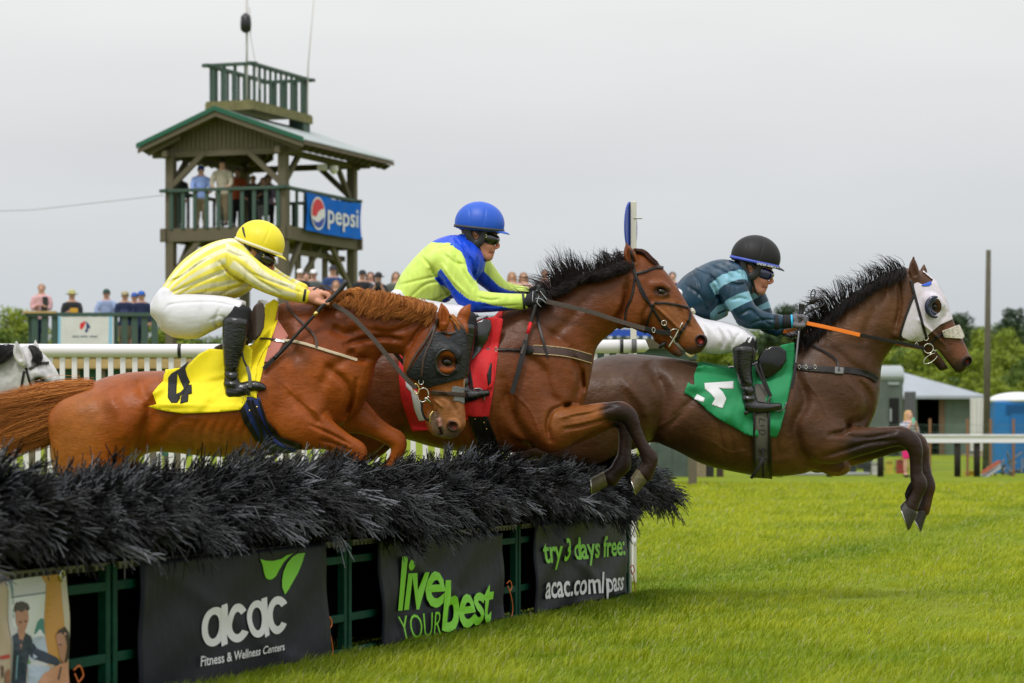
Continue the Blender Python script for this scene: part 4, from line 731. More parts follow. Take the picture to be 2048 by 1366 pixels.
    fold = lambda x, y: 2.5 * np.exp(-((y - 790 + (x - 400) * .18) / 9) ** 2) * sst(360, 400, x) - 3 * np.exp(-((y - 765 + (x - 400) * .30) / 8) ** 2) * sst(350, 390, x) - 6 * np.exp(-((y - 808) / 4.5) ** 2) * (1 - sst(360, 420, x)) - 2.5 * sst(806, 811, y) + 1.5 * np.sin(x * .1 + y * .05) + 2.4 * np.exp(-((x * .7 + y * .7 - 860) / 7) ** 2)
    cl = patch('cloth', [(372, 734), (398, 708), (420, 697), (450, 700), (470, 694), (495, 690), (505, 700), (500, 770), (495, 800), (480, 820), (440, 824), (400, 826), (368, 827), (335, 823), (312, 818), (296, 813), (313, 808), (305, 786), (316, 772), (326, 762), (328, 748), (335, 740), (352, 736)], D1, dz, yl, sc_, step=4, th=2, rip=fold)
    nb = mat('number_black', (.012, .012, .014), .75)
    Z = lambda l: [(280 + x / 4.27, 600 + y / 4.27) for x, y in l]
    for q in (Z([(418, 520), (330, 590), (265, 628), (240, 662), (237, 832), (265, 877), (318, 877), (345, 830), (310, 800), (318, 622), (372, 610), (388, 580)]), Z([(318, 622), (345, 690), (374, 755), (345, 785), (310, 800), (322, 835), (372, 795), (400, 745), (426, 700), (400, 640), (388, 590), (350, 600)]), Z([(415, 722), (441, 722), (443, 797), (414, 805), (410, 870), (342, 884), (350, 825), (388, 770)])):
        patch('number', q, D1, lambda x, y: dz(x, y) - 1 - .05 * len(q), nb, cl, step=3, th=.6, rip=fold)
    df = lambda x, y: np.minimum(f.dm(x, np.clip(y, 640, 900)), -40) - 6
    patch('cloth_front', [(548, 598), (558, 604), (550, 640), (544, 670), (540, 690), (525, 706), (515, 730), (511, 765), (514, 798), (502, 793), (498, 770), (498, 733), (478, 734), (469, 725), (471, 705), (485, 696), (505, 688), (520, 672), (528, 640), (530, 610)], D1, df, yl, sc_, step=4, th=2, rip=lambda x, y: -10 * np.exp(-((x - 485) / 14) ** 2 - ((y - 715) / 16) ** 2) + 3 * np.sin(x * .25) * np.exp(-((y - 720) / 25) ** 2) - 2.5 * np.exp(-((x + .2 * y - 655) / 5) ** 2))
    shell('cloth_far', f, D1, [(330, 735), (440, 715), (540, 600), (556, 640), (535, 700), (514, 790), (495, 818), (340, 820)], 3, yl, sc_)
    patch('chamois', [(557, 606), (549, 650), (544, 680), (530, 705), (516, 728), (535, 724), (556, 706), (568, 684), (577, 672), (566, 655), (556, 640)], D1, lambda x, y: df(x, y) + 2.5, mat('pink_chamois', (.47, .16, .12), .7), sc_, step=4, th=1.6)
    shell('pad', f, D1, band([(352, 734), (380, 714), (410, 700), (440, 672), (460, 655)], 12), 7, mat('black_pad', (.012, .012, .013), .8), sc_, dlim=20)
    sa = thing('racing_saddle', h.location, 'dark brown racing saddle with blue girth on the yellow saddle cloth', 'saddle', 'racing saddles'); pat = mat('brown_saddle', (.055, .036, .026), .4, noise=(30, .2), coat=.2)
    patch('flap', [(495, 690), (494, 665), (498, 636), (508, 612), (518, 603), (527, 608), (530, 630), (528, 655), (520, 672), (505, 682)], D1, lambda x, y: np.minimum(f.dm(x, np.maximum(y, 690)), -70) - 12, pat, sa, step=4, th=5, rip=lambda x, y: -8 * np.exp(-((x - 515) / 10) ** 2)); 
    f2 = Fld((420, 560, 580, 720, -70, 70), 2); f2.loft([(432, 692, 438, 706, 40), (455, 680, 462, 698, 52), (485, 655, 497, 678, 52), (508, 625, 525, 650, 44), (518, 602, 545, 618, 30)], k=4); fmesh('seat', f2, D1, pat, sa); shell('seat_pad', f2, D1, [(493, 600), (540, 600), (540, 614), (500, 620)], 2, mat('number_white'), sa)
    bl = mat('blue_girth', (.005, .018, .12), .6, bump=(200, .5, .001)); shell('girth', f, D1, [(482, 792), (520, 795), (532, 838), (556, 878), (580, 890), (600, 893), (592, 906), (540, 908), (505, 870), (490, 840)], 4.5, bl, sa); shell('girth_edge', f, D1, [(474, 800), (484, 800), (498, 838), (520, 880), (512, 884), (486, 842)], 5, M_leather, sa); shell('girth_edge', f, D1, [(516, 800), (521, 800), (534, 840), (560, 874), (600, 888), (604, 900), (575, 896), (545, 872), (528, 840)], 5.6, M_leather, sa)
    dg = lambda x, y: (x, y, float(f.dm(x, y)) - 9)
    ribbon('girth_strap', [dg(496, 800), dg(512, 835), dg(522, 862), dg(524, 888)], 6.5, 2.5, D1, M_leather, sa); ribbon('girth_strap', [dg(504, 800), dg(520, 838), dg(534, 862), dg(548, 886)], 5, 2, D1, M_leather, sa)
    for x, y in ((499, 821), (514, 814), (486, 795)): ballpx('rivet', x, y, float(f.dm(x, y)) - 9, 2, 2, 1.5, D1, M_brass, sa, n=8)
    for s_ in (-1, 1): ribbon('stirrup_leather', [(492, 670, s_ * 98), (484, 690, s_ * 106), (486, 715, s_ * 110), (494, 735, s_ * 112)], 4, 2, D1, M_leather, sa); ribbon('stirrup', [(494, 733, s_ * 120), (499, 752, s_ * 121), (500, 775, s_ * 121)], 7, 3, D1, mat('dark_steel'), sa); ribbon('stirrup', [(489, 782, s_ * 120), (500, 786, s_ * 110), (503, 783, s_ * 100)], 9, 6, D1, mat('dark_steel'), sa)
    return f
cupm = mat('black_plastic', (.012, .012, .014), .2, coat=.4); mat('dark_steel', (.2, .2, .2), .3, metal=1)

def grey_horse():
    D0 = 18.0; f = Fld((-190, 160, 670, 1000, -90, 90), 2.4)
    f.loft([(-180, 800, -150, 1000, 60), (-100, 750, -60, 960, 56), (-40, 722, 0, 880, 46), (10, 705, 30, 840, 38), (50, 694, 62, 820, 34)], k=20)
    f.loft([(58, 692, 40, 800, 36), (82, 704, 52, 815, 42), (104, 728, 66, 826, 42), (118, 755, 82, 835, 36), (128, 785, 98, 845, 28), (134, 815, 108, 855, 24), (132, 835, 112, 862, 20)], k=12)
    f.chain([(66, 752, -38, 10, 7), (78, 750, -41, 11, 8), (92, 758, -36, 8, 7)], k=8); f.ball(79, 763, -46, 11, 8, 8, 12, k=3, mode='sub'); ear(f, (47, 728), (33, 684), 22, -44, -3); ear(f, (72, 716), (71, 682), 16, 16, 0, near=False)
    f.relief([(60, 790), (90, 800), (110, 830)], 6, -2); f.relief([(36, 745), (30, 800), (20, 830)], 8, 3)
    def col(V):
        n1 = vnoise(V, 9, 5)[:, None]; n2 = vnoise(V, 40, 6)[:, None]; c = np.tile((.50, .49, .48), (len(V), 1)) * (1 + .13 * n1 + .12 * n2)
        c = mixc(c, (.15, .14, .14), near_line(V, [(0, 800), (-40, 850)], 10, 50) * .6); return mixc(c, (.03, .03, .03), near_line(V, [(72, 762), (86, 764)], 5, 14) * .8)
    loc = P(0, 900, D0); loc.z = 0; h = thing('racehorse', loc, 'grey horse with black mane, only its head showing behind the chestnut tail', 'horse')
    fmesh('body', f, D0, mcoat('grey_coat'), h, col)
    ballpx('eye', 79, 764, -39, 10, 7.5, 7, D0, M_eye, h, 10); bl = ((.01, .01, .011), (.04, .037, .036))
    hair('mane', [[(-20, 712, -5), (-30, 700, -30), (-40, 705, -50), (-60, 720, -55)], [(15, 700, -5), (0, 695, -30), (-20, 705, -48), (-45, 720, -50)], [(38, 692, -5), (22, 705, -38), (2, 722, -48), (-24, 740, -52)]], 1300, D0, M_hair, h, jit=5, w=.7, wave=4, dj=3, col=bl, clump=40)
    hair('forelock', [[(58, 694, -8), (64, 702, -26), (66, 714, -38), (62, 726, -42)], [(66, 694, -4), (76, 702, -20), (84, 714, -34), (86, 728, -38)]], 420, D0, M_hair, h, jit=3, w=.7, dj=3, col=bl, clump=16)
    br = thing('bridle', h.location, 'black bridle on the grey horse', 'bridle'); shell('browband', f, D0, band([(58, 738), (75, 728), (98, 725)], 5), 3.5, M_leather, br); shell('cheek_strap', f, D0, band([(52, 735), (58, 760), (68, 785)], 5), 3.5, M_leather, br); shell('throat_latch', f, D0, band([(48, 742), (43, 770), (40, 800)], 4.5), 3.5, M_leather, br)
# ================================================================ RIDERS
M_skin = mat('skin', vcol=True, rough=.5, spec=.35, sub=.15, bump=(300, .2, .0006))
M_white = mat('white_breeches', (.66, .65, .68), .62, noise=(6, .05), bump=[(7, .5, .014, 2, (.6, 1, 1.8), (0, .4, 0)), (60, .3, .002, 2)])
M_boot = mat('riding_boot', (.007, .007, .008), .25, coat=.25, bump=[(35, .7, .006, 3, (1, 1, 2.4)), (120, .2, .001)])
M_sock = mat('black_knit', (.008, .008, .010), .85)
M_silk = lambda n: mat(n, vcol=True, rough=.40, spec=.35, bump=[(7, 1, .04, 1.5, (1.9, 1, .42), (0, .75, 0)), (22, .6, .008, 1, (1.8, 1, .5), (0, .6, 0))])
M_lens = mat('goggle_lens', (.006, .006, .008), .06, coat=.8)
M_blk = mat('black_rubber', (.012, .012, .012), .5)
def hand(f, wr, kn, d, curl, sz=1., thumb=(0, 1), k=3):
    """closed fist in photo px: wrist point, knuckle point, curl direction of the fingers (unit, picture plane)"""
    w, q = np.array(wr, float), np.array(kn, float); u = q - w; L_ = np.linalg.norm(u); u /= L_; v = np.array(curl, float); v /= np.linalg.norm(v)
    f.chain([(*w, d, 9 * sz, 8 * sz), (*(w + u * L_ * .35), d, 12 * sz, 9 * sz), (*(w + u * L_ * .8), d, 14 * sz, 10 * sz)], k=6, sp=2)
    for i, (o, ln) in enumerate(((-1.5, .92), (-.5, 1.05), (.5, 1), (1.5, .82))):       # four fingers fanned across the depth, bent round the rein
        a = q + u * 1.5 * sz - v * 8 * sz; dd = d - 9 * sz + (o + 1.5) * 6.2 * sz
        p1 = a + u * 9 * sz * ln + v * 2 * sz; p2 = p1 + v * 10 * sz * ln + u * 1 * sz; p3 = p2 - u * 9 * sz * ln + v * 3 * sz
        f.chain([(*a, dd, 4.2 * sz, 3.3 * sz), (*p1, dd - 1, 4.3 * sz, 3.3 * sz), (*p2, dd - 1, 4 * sz, 3.1 * sz), (*p3, dd, 3.4 * sz, 2.9 * sz)], k=1.6, sp=1.6)
    t = w + u * L_ * .45 + v * 7 * sz; f.chain([(*t, d - 8 * sz, 5 * sz), (*(t + u * 9 * sz + v * 3 * sz), d - 12 * sz, 4.4 * sz), (*(t + u * 19 * sz + v * 3.5 * sz), d - 13 * sz, 3.8 * sz)], k=3, sp=1.6)
def head(f, cx, cy, ang, sc=1., d=0.):
    """profile head looking right, cx,cy = centre of the skull; ang = downward tilt in degrees"""
    a = math.radians(ang); c, s_ = math.cos(a), math.sin(a)
    def T(x, y): return (cx + (x * c - y * s_) * sc, cy + (x * s_ + y * c) * sc)
    def B(x, y, dd, ra, rb, rc, an=0, k=8, mode='add'): p = T(x, y); f.ball(p[0], p[1], d + dd * sc, ra * sc, rb * sc, rc * sc, ang + an, k, mode)
    def Cn(l, k=6, mode='add'): f.chain([(*T(p[0], p[1]), d + p[2] * sc, *(v * sc for v in p[3:])) for p in l], k=k, sp=2, mode=mode)
    B(-2, -4, 0, 36, 33, 27, 0); B(12, 22, 0, 22, 34, 20, 10, k=12)                                  # skull, face
    B(14, 48, 0, 17, 9, 14, 14, k=10); B(24, 54, 0, 7.5, 6.5, 9, 0, k=7)                              # jaw, chin
    Cn([(0, 24, 14, 8, 6), (7, 42, 13, 7, 6), (20, 53, 8, 6, 6)], 8); Cn([(0, 24, -14, 8, 6), (7, 42, -13, 7, 6), (20, 53, -8, 6, 6)], 8)
    Cn([(31, 10, 0, 5, 6), (36, 20, 0, 4, 4), (41, 29, 0, 3.7, 4.2), (37, 32.5, 0, 3.2, 5.2)], 4); B(22, 41, 0, 11, 10, 12, 0, k=8)        # nose
    for z in (-1, 1): B(37, 33, z * 5, 3.6, 2.8, 2.8, 0, k=3); Cn([(22, 8, z * 10, 5, 6), (31, 9, z * 6, 4, 5)], 6); B(22, 30, z * 13, 8, 8, 6, 0, k=8)
    for z in (-1, 1): B(26, 17, z * 10, 4.6, 3.6, 4, 0, k=1.5)                                         # eyes
    Cn([(29, 40, -7, 2.6, 3), (31.5, 40.5, 0, 2.9, 4), (29, 40, 7, 2.6, 3)], 4); Cn([(27.5, 45.5, -6, 2.8, 3), (29.5, 46, 0, 3, 4), (27.5, 45.5, 6, 2.8, 3)], 4)
    for z in (-1, 1): Cn([(-6, 6, z * 26, 4, 3), (-9, 0, z * 28, 5.5, 3), (-5, -4, z * 28, 4.5, 3), (-6, 10, z * 26, 3, 3)], 2); B(-6, 2, z * 31, 2.6, 3.6, 3, 0, k=2, mode='sub')
    return T
def helmet(T, D0, m, parent, ang, d=0., sc=1., peak=True, band=None, mb=None, seams=True, peakc=None):
    """skull cap: dome cut level with the brow, slim peak, ear harness"""
    f = Fld((T(0, 0)[0] - 75 * sc, T(0, 0)[0] + 85 * sc, T(0, 0)[1] - 75 * sc, T(0, 0)[1] + 70 * sc, d - 48 * sc, d + 48 * sc), 1.6)
    p = T(-1, -12); f.ball(p[0], p[1], d, 50 * sc, 44 * sc, 39 * sc, ang, k=2)
    if seams:
        for z in (-13, 13):
            q = [T(-46 + 92 * t, -12 - 44 * math.sin(math.pi * t) * .93) for t in np.linspace(0.03, .97, 9)]; 
        q = [T(6, -56), T(8, -35), T(6, -8)]; f.relief(q, 1.6, .9, dmax=d); q = [T(-28, -46), T(-22, -28), T(-24, -6)]; f.relief(q, 1.4, .7, dmax=d)
    c_, s_ = math.cos(math.radians(ang)), math.sin(math.radians(ang)); q = T(0, 2); f.cut(-s_, c_, -s_ * q[0] + c_ * q[1], k=3)
    h = fmesh('helmet', f, D0, m, parent)
    if peak:
        V = []; F = []; n = 15
        for j, (r, dz) in enumerate(((45, -2), (51, -.5), (57, 1.5), (61, 4), (61, 5.5), (56, 4), (45, 2.5))):
            for i in range(n):
                a = math.radians(-72 + 144 * i / (n - 1)); x = 44 * math.cos(a) + (r - 44) * math.cos(a) ** 1.0; z = 34 * math.sin(a); p = T(x, -1 + dz * math.cos(a)); V.append((p[0], p[1], d + z * sc))
        for j in range(6):
            for i in range(n - 1): F.append((j * n + i, j * n + i + 1, (j + 1) * n + i + 1, (j + 1) * n + i))
        mesh('peak', W3(V, D0), F, peakc or m, h)
    for w, mm, y, e_ in ([(5.5, mb, -2.5, 1.0)] if mb else []):
        P_ = []
        for i in range(33):
            a = 2 * math.pi * i / 32; p = T(-1 + 50 * math.cos(a) * .99, y); P_.append((p[0], p[1], d + 38.5 * sc * math.sin(a), ))
        V = []; F = []
        for p in P_:
            for o, k in ((-w / 2, 1.03), (w / 2, 1.035)): V.append((T(0, 0)[0] + (p[0] - T(0, 0)[0]) * k - s_ * o, p[1] + (p[1] - T(0, y)[1]) * (k - 1) + c_ * o, d + (p[2] - d) * k))
        k_ = len(V)
        V += [(T(0, 0)[0] + (v[0] - T(0, 0)[0]) * .94, v[1], d + (v[2] - d) * .94) for v in V]
        for i in range(32): a = 2 * i; F += [(a, a + 1, a + 3, a + 2), (k_ + a, k_ + a + 2, k_ + a + 3, k_ + a + 1), (a, a + 2, k_ + a + 2, k_ + a), (a + 1, k_ + a + 1, k_ + a + 3, a + 3)]
        mesh('helmet_band', W3(V, D0), F, mm, h)
    # harness: ear pad loop and chin strap, under-peak padding
    g = Fld((T(0, 0)[0] - 75 * sc, T(0, 0)[0] + 75 * sc, T(0, 0)[1] - 40 * sc, T(0, 0)[1] + 90 * sc, d - 44 * sc, d + 44 * sc), 1.6)
    for z in (-1, 1):
        dd = d + z * 27.5 * sc; A = lambda l: [(*T(x, y), dd + z * o * sc, r * sc, 3.2 * sc) for x, y, r, o in l]
        g.chain(A([(-24, 0, 7, 0), (-19, 16, 7, 0), (-8, 29, 9, -1), (4, 24, 8, 0), (9, 4, 7, 0)]), k=4, sp=2); g.chain(A([(-6, 28, 6, -1), (4, 40, 3.5, -7), (12, 54, 2.5, -12), (18, 60, 2, -17)]), k=2, sp=2)
    g.chain([(*T(18, 60), d - 10 * sc, 2), (*T(20, 62), d, 2), (*T(18, 60), d + 10 * sc, 2)], k=1); p = T(0, 1); g.ball(p[0], p[1], d, 43 * sc, 8 * sc, 33 * sc, ang, k=1)
    fmesh('harness', g, D0, M_blk, h)
    return h
def goggles(T, D0, parent, d=0., sc=1., lens=None, clip=None):
    g = Fld((T(20, 8)[0] - 45, T(20, 8)[0] + 45, T(20, 8)[1] - 40, T(20, 8)[1] + 46, d - 40, d + 40), 1.3); T_ = T; T = lambda x, y: T_(x - 1.5, y + 5.5)
    g.chain([(*T(12, 8), d - 23 * sc, 8 * sc, 4), (*T(23, 11), d - 19 * sc, 11.5 * sc, 6), (*T(31, 12), d - 12 * sc, 11.5 * sc, 6), (*T(37, 10), d - 4 * sc, 8 * sc, 5), (*T(38, 8), d + 1 * sc, 6 * sc, 5), (*T(37, 10), d + 5 * sc, 8 * sc, 5), (*T(31, 12), d + 12 * sc, 11.5 * sc, 6), (*T(23, 11), d + 19 * sc, 11 * sc, 6), (*T(12, 8), d + 23 * sc, 8 * sc, 4)], k=3, sp=1.5, al=.9)
    o = fmesh('goggles', g, D0, lens or M_lens, parent)
    tubepx('goggle_strap', [(*T(14, 6), d - 25 * sc), (*T(2, 2), d - 30 * sc), (*T(-12, -4), d - 30 * sc)], 2.6 * sc, D0, M_blk, o)
    if clip: p = T(14, 6); tubepx('strap_clip', [(p[0] - 2, p[1] - 3, d - 29 * sc), (p[0] + 3, p[1] - 2, d - 29 * sc), (p[0] + 3, p[1] + 3, d - 29 * sc), (p[0] - 2, p[1] + 2, d - 29 * sc), (p[0] - 2, p[1] - 3, d - 29 * sc)], 1, D0, mat('clip', (.7, .65, .4), .3, metal=1), o, sm=1)
def loftparam(st, V, npx=6):
    """(t along, v across -1..1) of points relative to a loft"""
    st = np.array([r[:5] for r in st], float); q = cr(st, npx); mid = (q[:, :2] + q[:, 2:4]) / 2; ac = (q[:, 2:4] - q[:, :2]) / 2; R = np.linalg.norm(ac, axis=1); ac /= R[:, None]; tg = np.gradient(mid, axis=0); tg /= np.linalg.norm(tg, axis=1)[:, None] + 1e-9
    b = np.full(len(V), 1e9); t = np.zeros(len(V)); v = np.zeros(len(V))
    for i in range(len(q)):
        r = V[:, :2] - mid[i]; a = np.abs(r @ np.array([ac[i, 1], -ac[i, 0]])); m = a < b; b[m] = a[m]; t[m] = i / (len(q) - 1); v[m] = (r[m] @ ac[i]) / R[i]
    return t, v
def chainparam(pts, V):
    p = np.array([r[:4] for r in pts], float); q = cr(p, 6); tg = np.gradient(q[:, :2], axis=0); tg /= np.linalg.norm(tg, axis=1)[:, None] + 1e-9
    d = ((V[:, None, :] - q[None, :, :3]) ** 2).sum(2); i = d.argmin(1); r = V - q[i, :3]; return i / (len(q) - 1), (-r[:, 0] * tg[i, 1] + r[:, 1] * tg[i, 0]) / q[i, 3], np.sqrt(d[np.arange(len(V)), i]) / q[i, 3]
def rider(D0, loc, label, box, torso, arm, farm, glove, hd, legs, thigh, silkcol, sm, wrink=(), hands=(), extra=None, hcol=None, collar=None):
    """arm/farm: chains for near/far arm; thigh: loft; legs: (leg chain, foot chain) of the near leg, mirrored for the far one"""
    h = thing('person', loc, label, 'jockey', 'jockeys')
    cx, cy, ang, sc, hdd = hd
    b = Fld(box, 2.0)
    mir = lambda l: [(r[0], r[1], -r[2], *r[3:]) for r in l]; far = lambda l: [(r[0] + 6, r[1] + 2, -r[2], *r[3:]) for r in l]
    thn = [tuple(r[:5]) + (r[5],) for r in thigh]; thf = [(r[0] + 6, r[1], r[2] + 6, r[3], r[4], -r[5]) for r in thigh]
    # body: one continuous surface from head to feet, slightly inside the clothes
    b.loft(torso, k=10, sp=4, inf=-11); b.chain(arm, k=8, inf=-5.5); b.chain(farm, k=8, inf=-5)
    b.loft(thn, k=8, sp=4, inf=-8); b.loft(thf, k=8, sp=4, inf=-8)
    for fn in (lambda l: l, far):
        b.chain(fn(legs[0]), k=6, inf=-4); b.chain(fn(legs[1]), k=5, inf=-3.5)
    T = head(b, cx, cy, ang, sc, hdd); t0 = T(-8, 30); tq = torso[-1]
    b.chain([(*t0, hdd, 19 * sc, 17 * sc), ((t0[0] + tq[0]) / 2 + 4, (t0[1] + (tq[1] + tq[3]) / 2) / 2, hdd / 2, 20, 19), ((tq[0] + tq[2]) / 2 - 8, (tq[1] + tq[3]) / 2, 0, 22, 24)], k=8)
    for q in hands: hand(b, *q)
    def skin(V):
        c = np.tile((.56, .26, .17), (len(V), 1)); n1 = vnoise(V, 14, 3)[:, None]; p = T(36, 22); c = mixc(c, (.62, .19, .12), near_line(V, [T(37, 28), T(41, 31)], 3, 12) * .6); c = mixc(c, (.6, .2, .13), near_line(V, [T(21, 30), T(16, 38)], 4, 16) * .4)
        c = mixc(c, (.44, .13, .10), near_line(V, [T(27, 43), T(33, 42.5)], 2, 5) * .7); c = mixc(c, (.14, .03, .02), near_line(V, [T(23, 44), T(34, 43)], .5, 1.8) * .9); c = mixc(c, (.12, .06, .035), near_line(V, [T(-30, 10), T(-24, 14)], 8, 16))
        return c * (1 + .07 * n1)
    fmesh('body', b, D0, M_skin, h, skin)
    # silks
    s = Fld(box, 1.8); s.loft(torso, k=12, sp=4); s.chain(arm, k=14, inf=.5); s.chain(farm, k=12, inf=.5)
    for l, w, a in wrink: s.relief(l, w, a * 2.1, dmax=40)
    if collar: s.chain(collar, k=6)
    fmesh('silks', s, D0, sm, h, silkcol)
    # breeches
    g = Fld(box, 2.0); g.loft(thn, k=10, sp=4); g.loft(thf, k=10, sp=4)
    q = thigh[0]; g.chain([(torso[0][0] + 12, torso[0][1] + 6, 0, 16, 52), (q[0] + 10, (q[1] + q[3]) / 2 - 6, 0, (q[3] - q[1]) / 2 * .9, 62)], k=14)
    for l, w, a in (extra or ()): g.relief(l, w, a * 1.6)
    fmesh('breeches', g, D0, M_white, h)
    for fn in (lambda l: l, far):
        k_ = Fld(box, 2.0); kn = fn(legs[0])[:2]; k_.chain([(kn[0][0], kn[0][1], kn[0][2], kn[0][3] * .98, kn[0][4] + .5), (*kn[1][:3], kn[1][3] + .8, kn[1][4] + .8)], k=4); fmesh('sock', k_, D0, M_sock, h)
        k_ = Fld(box, 1.8); l2 = fn(legs[0])[1:]; l2[0] = (l2[0][0], l2[0][1] - 4, l2[0][2], l2[0][3] + 2, l2[0][4] + 2); k_.chain(l2, k=6, inf=.3); k_.chain(fn(legs[1]), k=6)
        y0 = l2[0][1] - l2[0][3] * .45; k_.cut(0, -1, -y0, k=2)
        if fn(legs[0])[0][2] < 0:
            ax, ay = l2[-1][0], l2[-1][1]
            for i in range(4): k_.relief([(ax - 18, ay - 34 + i * 9), (ax, ay - 28 + i * 9 + 3 * (-1) ** i), (ax + 18, ay - 33 + i * 9)], 2.6, 2.0)
        bo = fmesh('boot', k_, D0, M_boot, h); fo = fn(legs[1]); dd = fo[0][2]
        e_ = fo[0]; tubepx('heel', [(e_[0] - 4, e_[1] + e_[3] - 3, dd), (e_[0] - 2, e_[1] + e_[3] + 3, dd)], e_[3] * .62, D0, M_blk, bo)
    return h, T, b, s

def rider1():
    torso = [(322, 578, 362, 604, 50), (344, 545, 402, 598, 57), (372, 515, 444, 597, 63), (408, 492, 478, 594, 68), (438, 481, 502, 580, 68), (464, 478, 514, 560, 60), (482, 486, 516, 545, 42)]
    arm = [(456, 516, -56, 33, 28), (485, 533, -66, 29, 25), (515, 552, -70, 25, 22), (548, 569, -70, 22, 19), (582, 584, -64, 18, 17), (612, 593, -58, 14, 13)]; farm = [(480, 515, 50, 28, 26), (520, 540, 56, 23, 21), (560, 565, 54, 19, 18), (605, 582, 44, 15, 14)]
    thigh = [(322, 586, 330, 664, 40, -22), (350, 586, 350, 675, 42, -32), (390, 588, 386, 677, 40, -48), (425, 590, 414, 664, 36, -66), (458, 594, 442, 650, 30, -82), (484, 602, 466, 636, 24, -92)]
    legs = ([(476, 622, -96, 23, 21), (472, 650, -100, 25, 22), (468, 685, -103, 23, 20), (464, 720, -103, 17, 17), (463, 748, -103, 15, 15), (464, 768, -104, 17, 15)], [(460, 786, -104, 14, 13), (478, 782, -105, 15, 14), (500, 773, -106, 12, 12), (518, 773, -107, 10, 11), (528, 776, -107, 6.5, 9)])
    cr_, ye = np.array((.78, .73, .46)), np.array((.84, .73, .09))
    def col(V):
        t, v = loftparam(torso, V, 8); ta, va, ra = chainparam(arm, V); isarm = (ra < 1.12) & (V[:, 2] < -30) & (V[:, 0] > 452)
        ph = (v + .95) * 3.15 + .18 * np.sin(V[:, 0] * .04 + V[:, 1] * .03); st = ((ph % 1) < .5)
        pa = va + .15 * np.sin(ta * 9); sa_ = ((pa > -.75) & (pa < -.25) & (ta < .82)) | ((pa > .1) & (pa < .62) & (ta > .12) & (ta < .86))
        sel = np.where(isarm, sa_, st); c = np.where(sel[:, None], cr_, ye)
        return np.where(((ta > .985) & (V[:, 0] > 600))[:, None], np.array((.75, .62, .02)), c)
    wr = [([(330, 590), (380, 570), (440, 545)], 3, 1.6), ([(345, 598), (400, 565), (455, 540)], 3, 1.4), ([(335, 570), (380, 540), (420, 515)], 3, 1.2), ([(440, 525), (462, 548), (500, 570)], 3.5, 3.2), ([(470, 520), (510, 555), (560, 585)], 3, 1.4), ([(395, 590), (440, 572), (490, 560)], 3, 1.5), ([(500, 545), (540, 562), (590, 578)], 2.5, 1.2), ([(560, 570), (585, 580), (605, 585)], 2, 1), ([(440, 590), (470, 575), (500, 572)], 3, 2), ([(450, 500), (470, 510), (490, 515)], 3, 1.4), ([(338, 560), (370, 545), (400, 520)], 2.2, -1.1)]
    loc = P(450, 800, D1); loc.z = 1.0
    h, T, b, s = rider(D1, loc, 'jockey in yellow and cream striped silks and yellow cap, bare hand on the rein', (300, 690, 430, 815, -135, 135), torso, arm, farm, None, (517, 496, 20, 1.0, -6), legs, thigh, col, M_silk('yellow_silk'), wr,
        hands=[((621, 594), (645, 595), -62, (.25, 1), 1.15), ((610, 584), (634, 588), 46, (.1, 1), .95)], extra=[([(400, 610), (398, 640), (405, 665)], 5, 1.5), ([(440, 615), (430, 640), (436, 655)], 4, 2), ([(455, 640), (440, 632), (420, 640)], 3, 1.5), ([(330, 620), (345, 608), (420, 604), (470, 612)], 2, 1.2)])
    yc = mat('yellow_cap', (.83, .69, .02), .5, bump=[(18, .4, .004), (300, .2, .0008)])
    hl = helmet(T, D1, yc, h, 20, -6, mb=mat('cream_band', (.75, .7, .5), .6)); tubepx('goggle_strap', [(*T(-44, -28), -26), (*T(-34, -14), -34), (*T(-16, 2), -38), (*T(-6, 6), -38)], 2, D1, M_blk, hl)
    goggles(T, D1, h, -6, clip=True)
    shell('cuff', s, D1, band([(611, 578), (607, 603)], 5), 1.2, M_blk, h, dlim=0)
    w = thing('riding_whip', P(600, 650, D1), 'black whip with brass collar held by the jockey in yellow stripes', 'whip', 'riding whips')
    tubepx('handle', [(694, 562, -74), (672, 588, -76), (640, 617, -78), (634, 627, -80)], [5.5, 4.2, 4, 3.4], D1, M_blk, w); tubepx('collar', [(634, 624, -80), (628, 631, -81)], 4.2, D1, M_brass, w); tubepx('shaft', [(630, 629, -81), (600, 662, -86), (570, 695, -92), (548, 718, -97)], [3, 3.2, 4], D1, M_leather, w); ribbon('flap', [(580, 684, -90), (555, 711, -95), (527, 738, -100)], 8.5, 3, D1, M_leather, w)

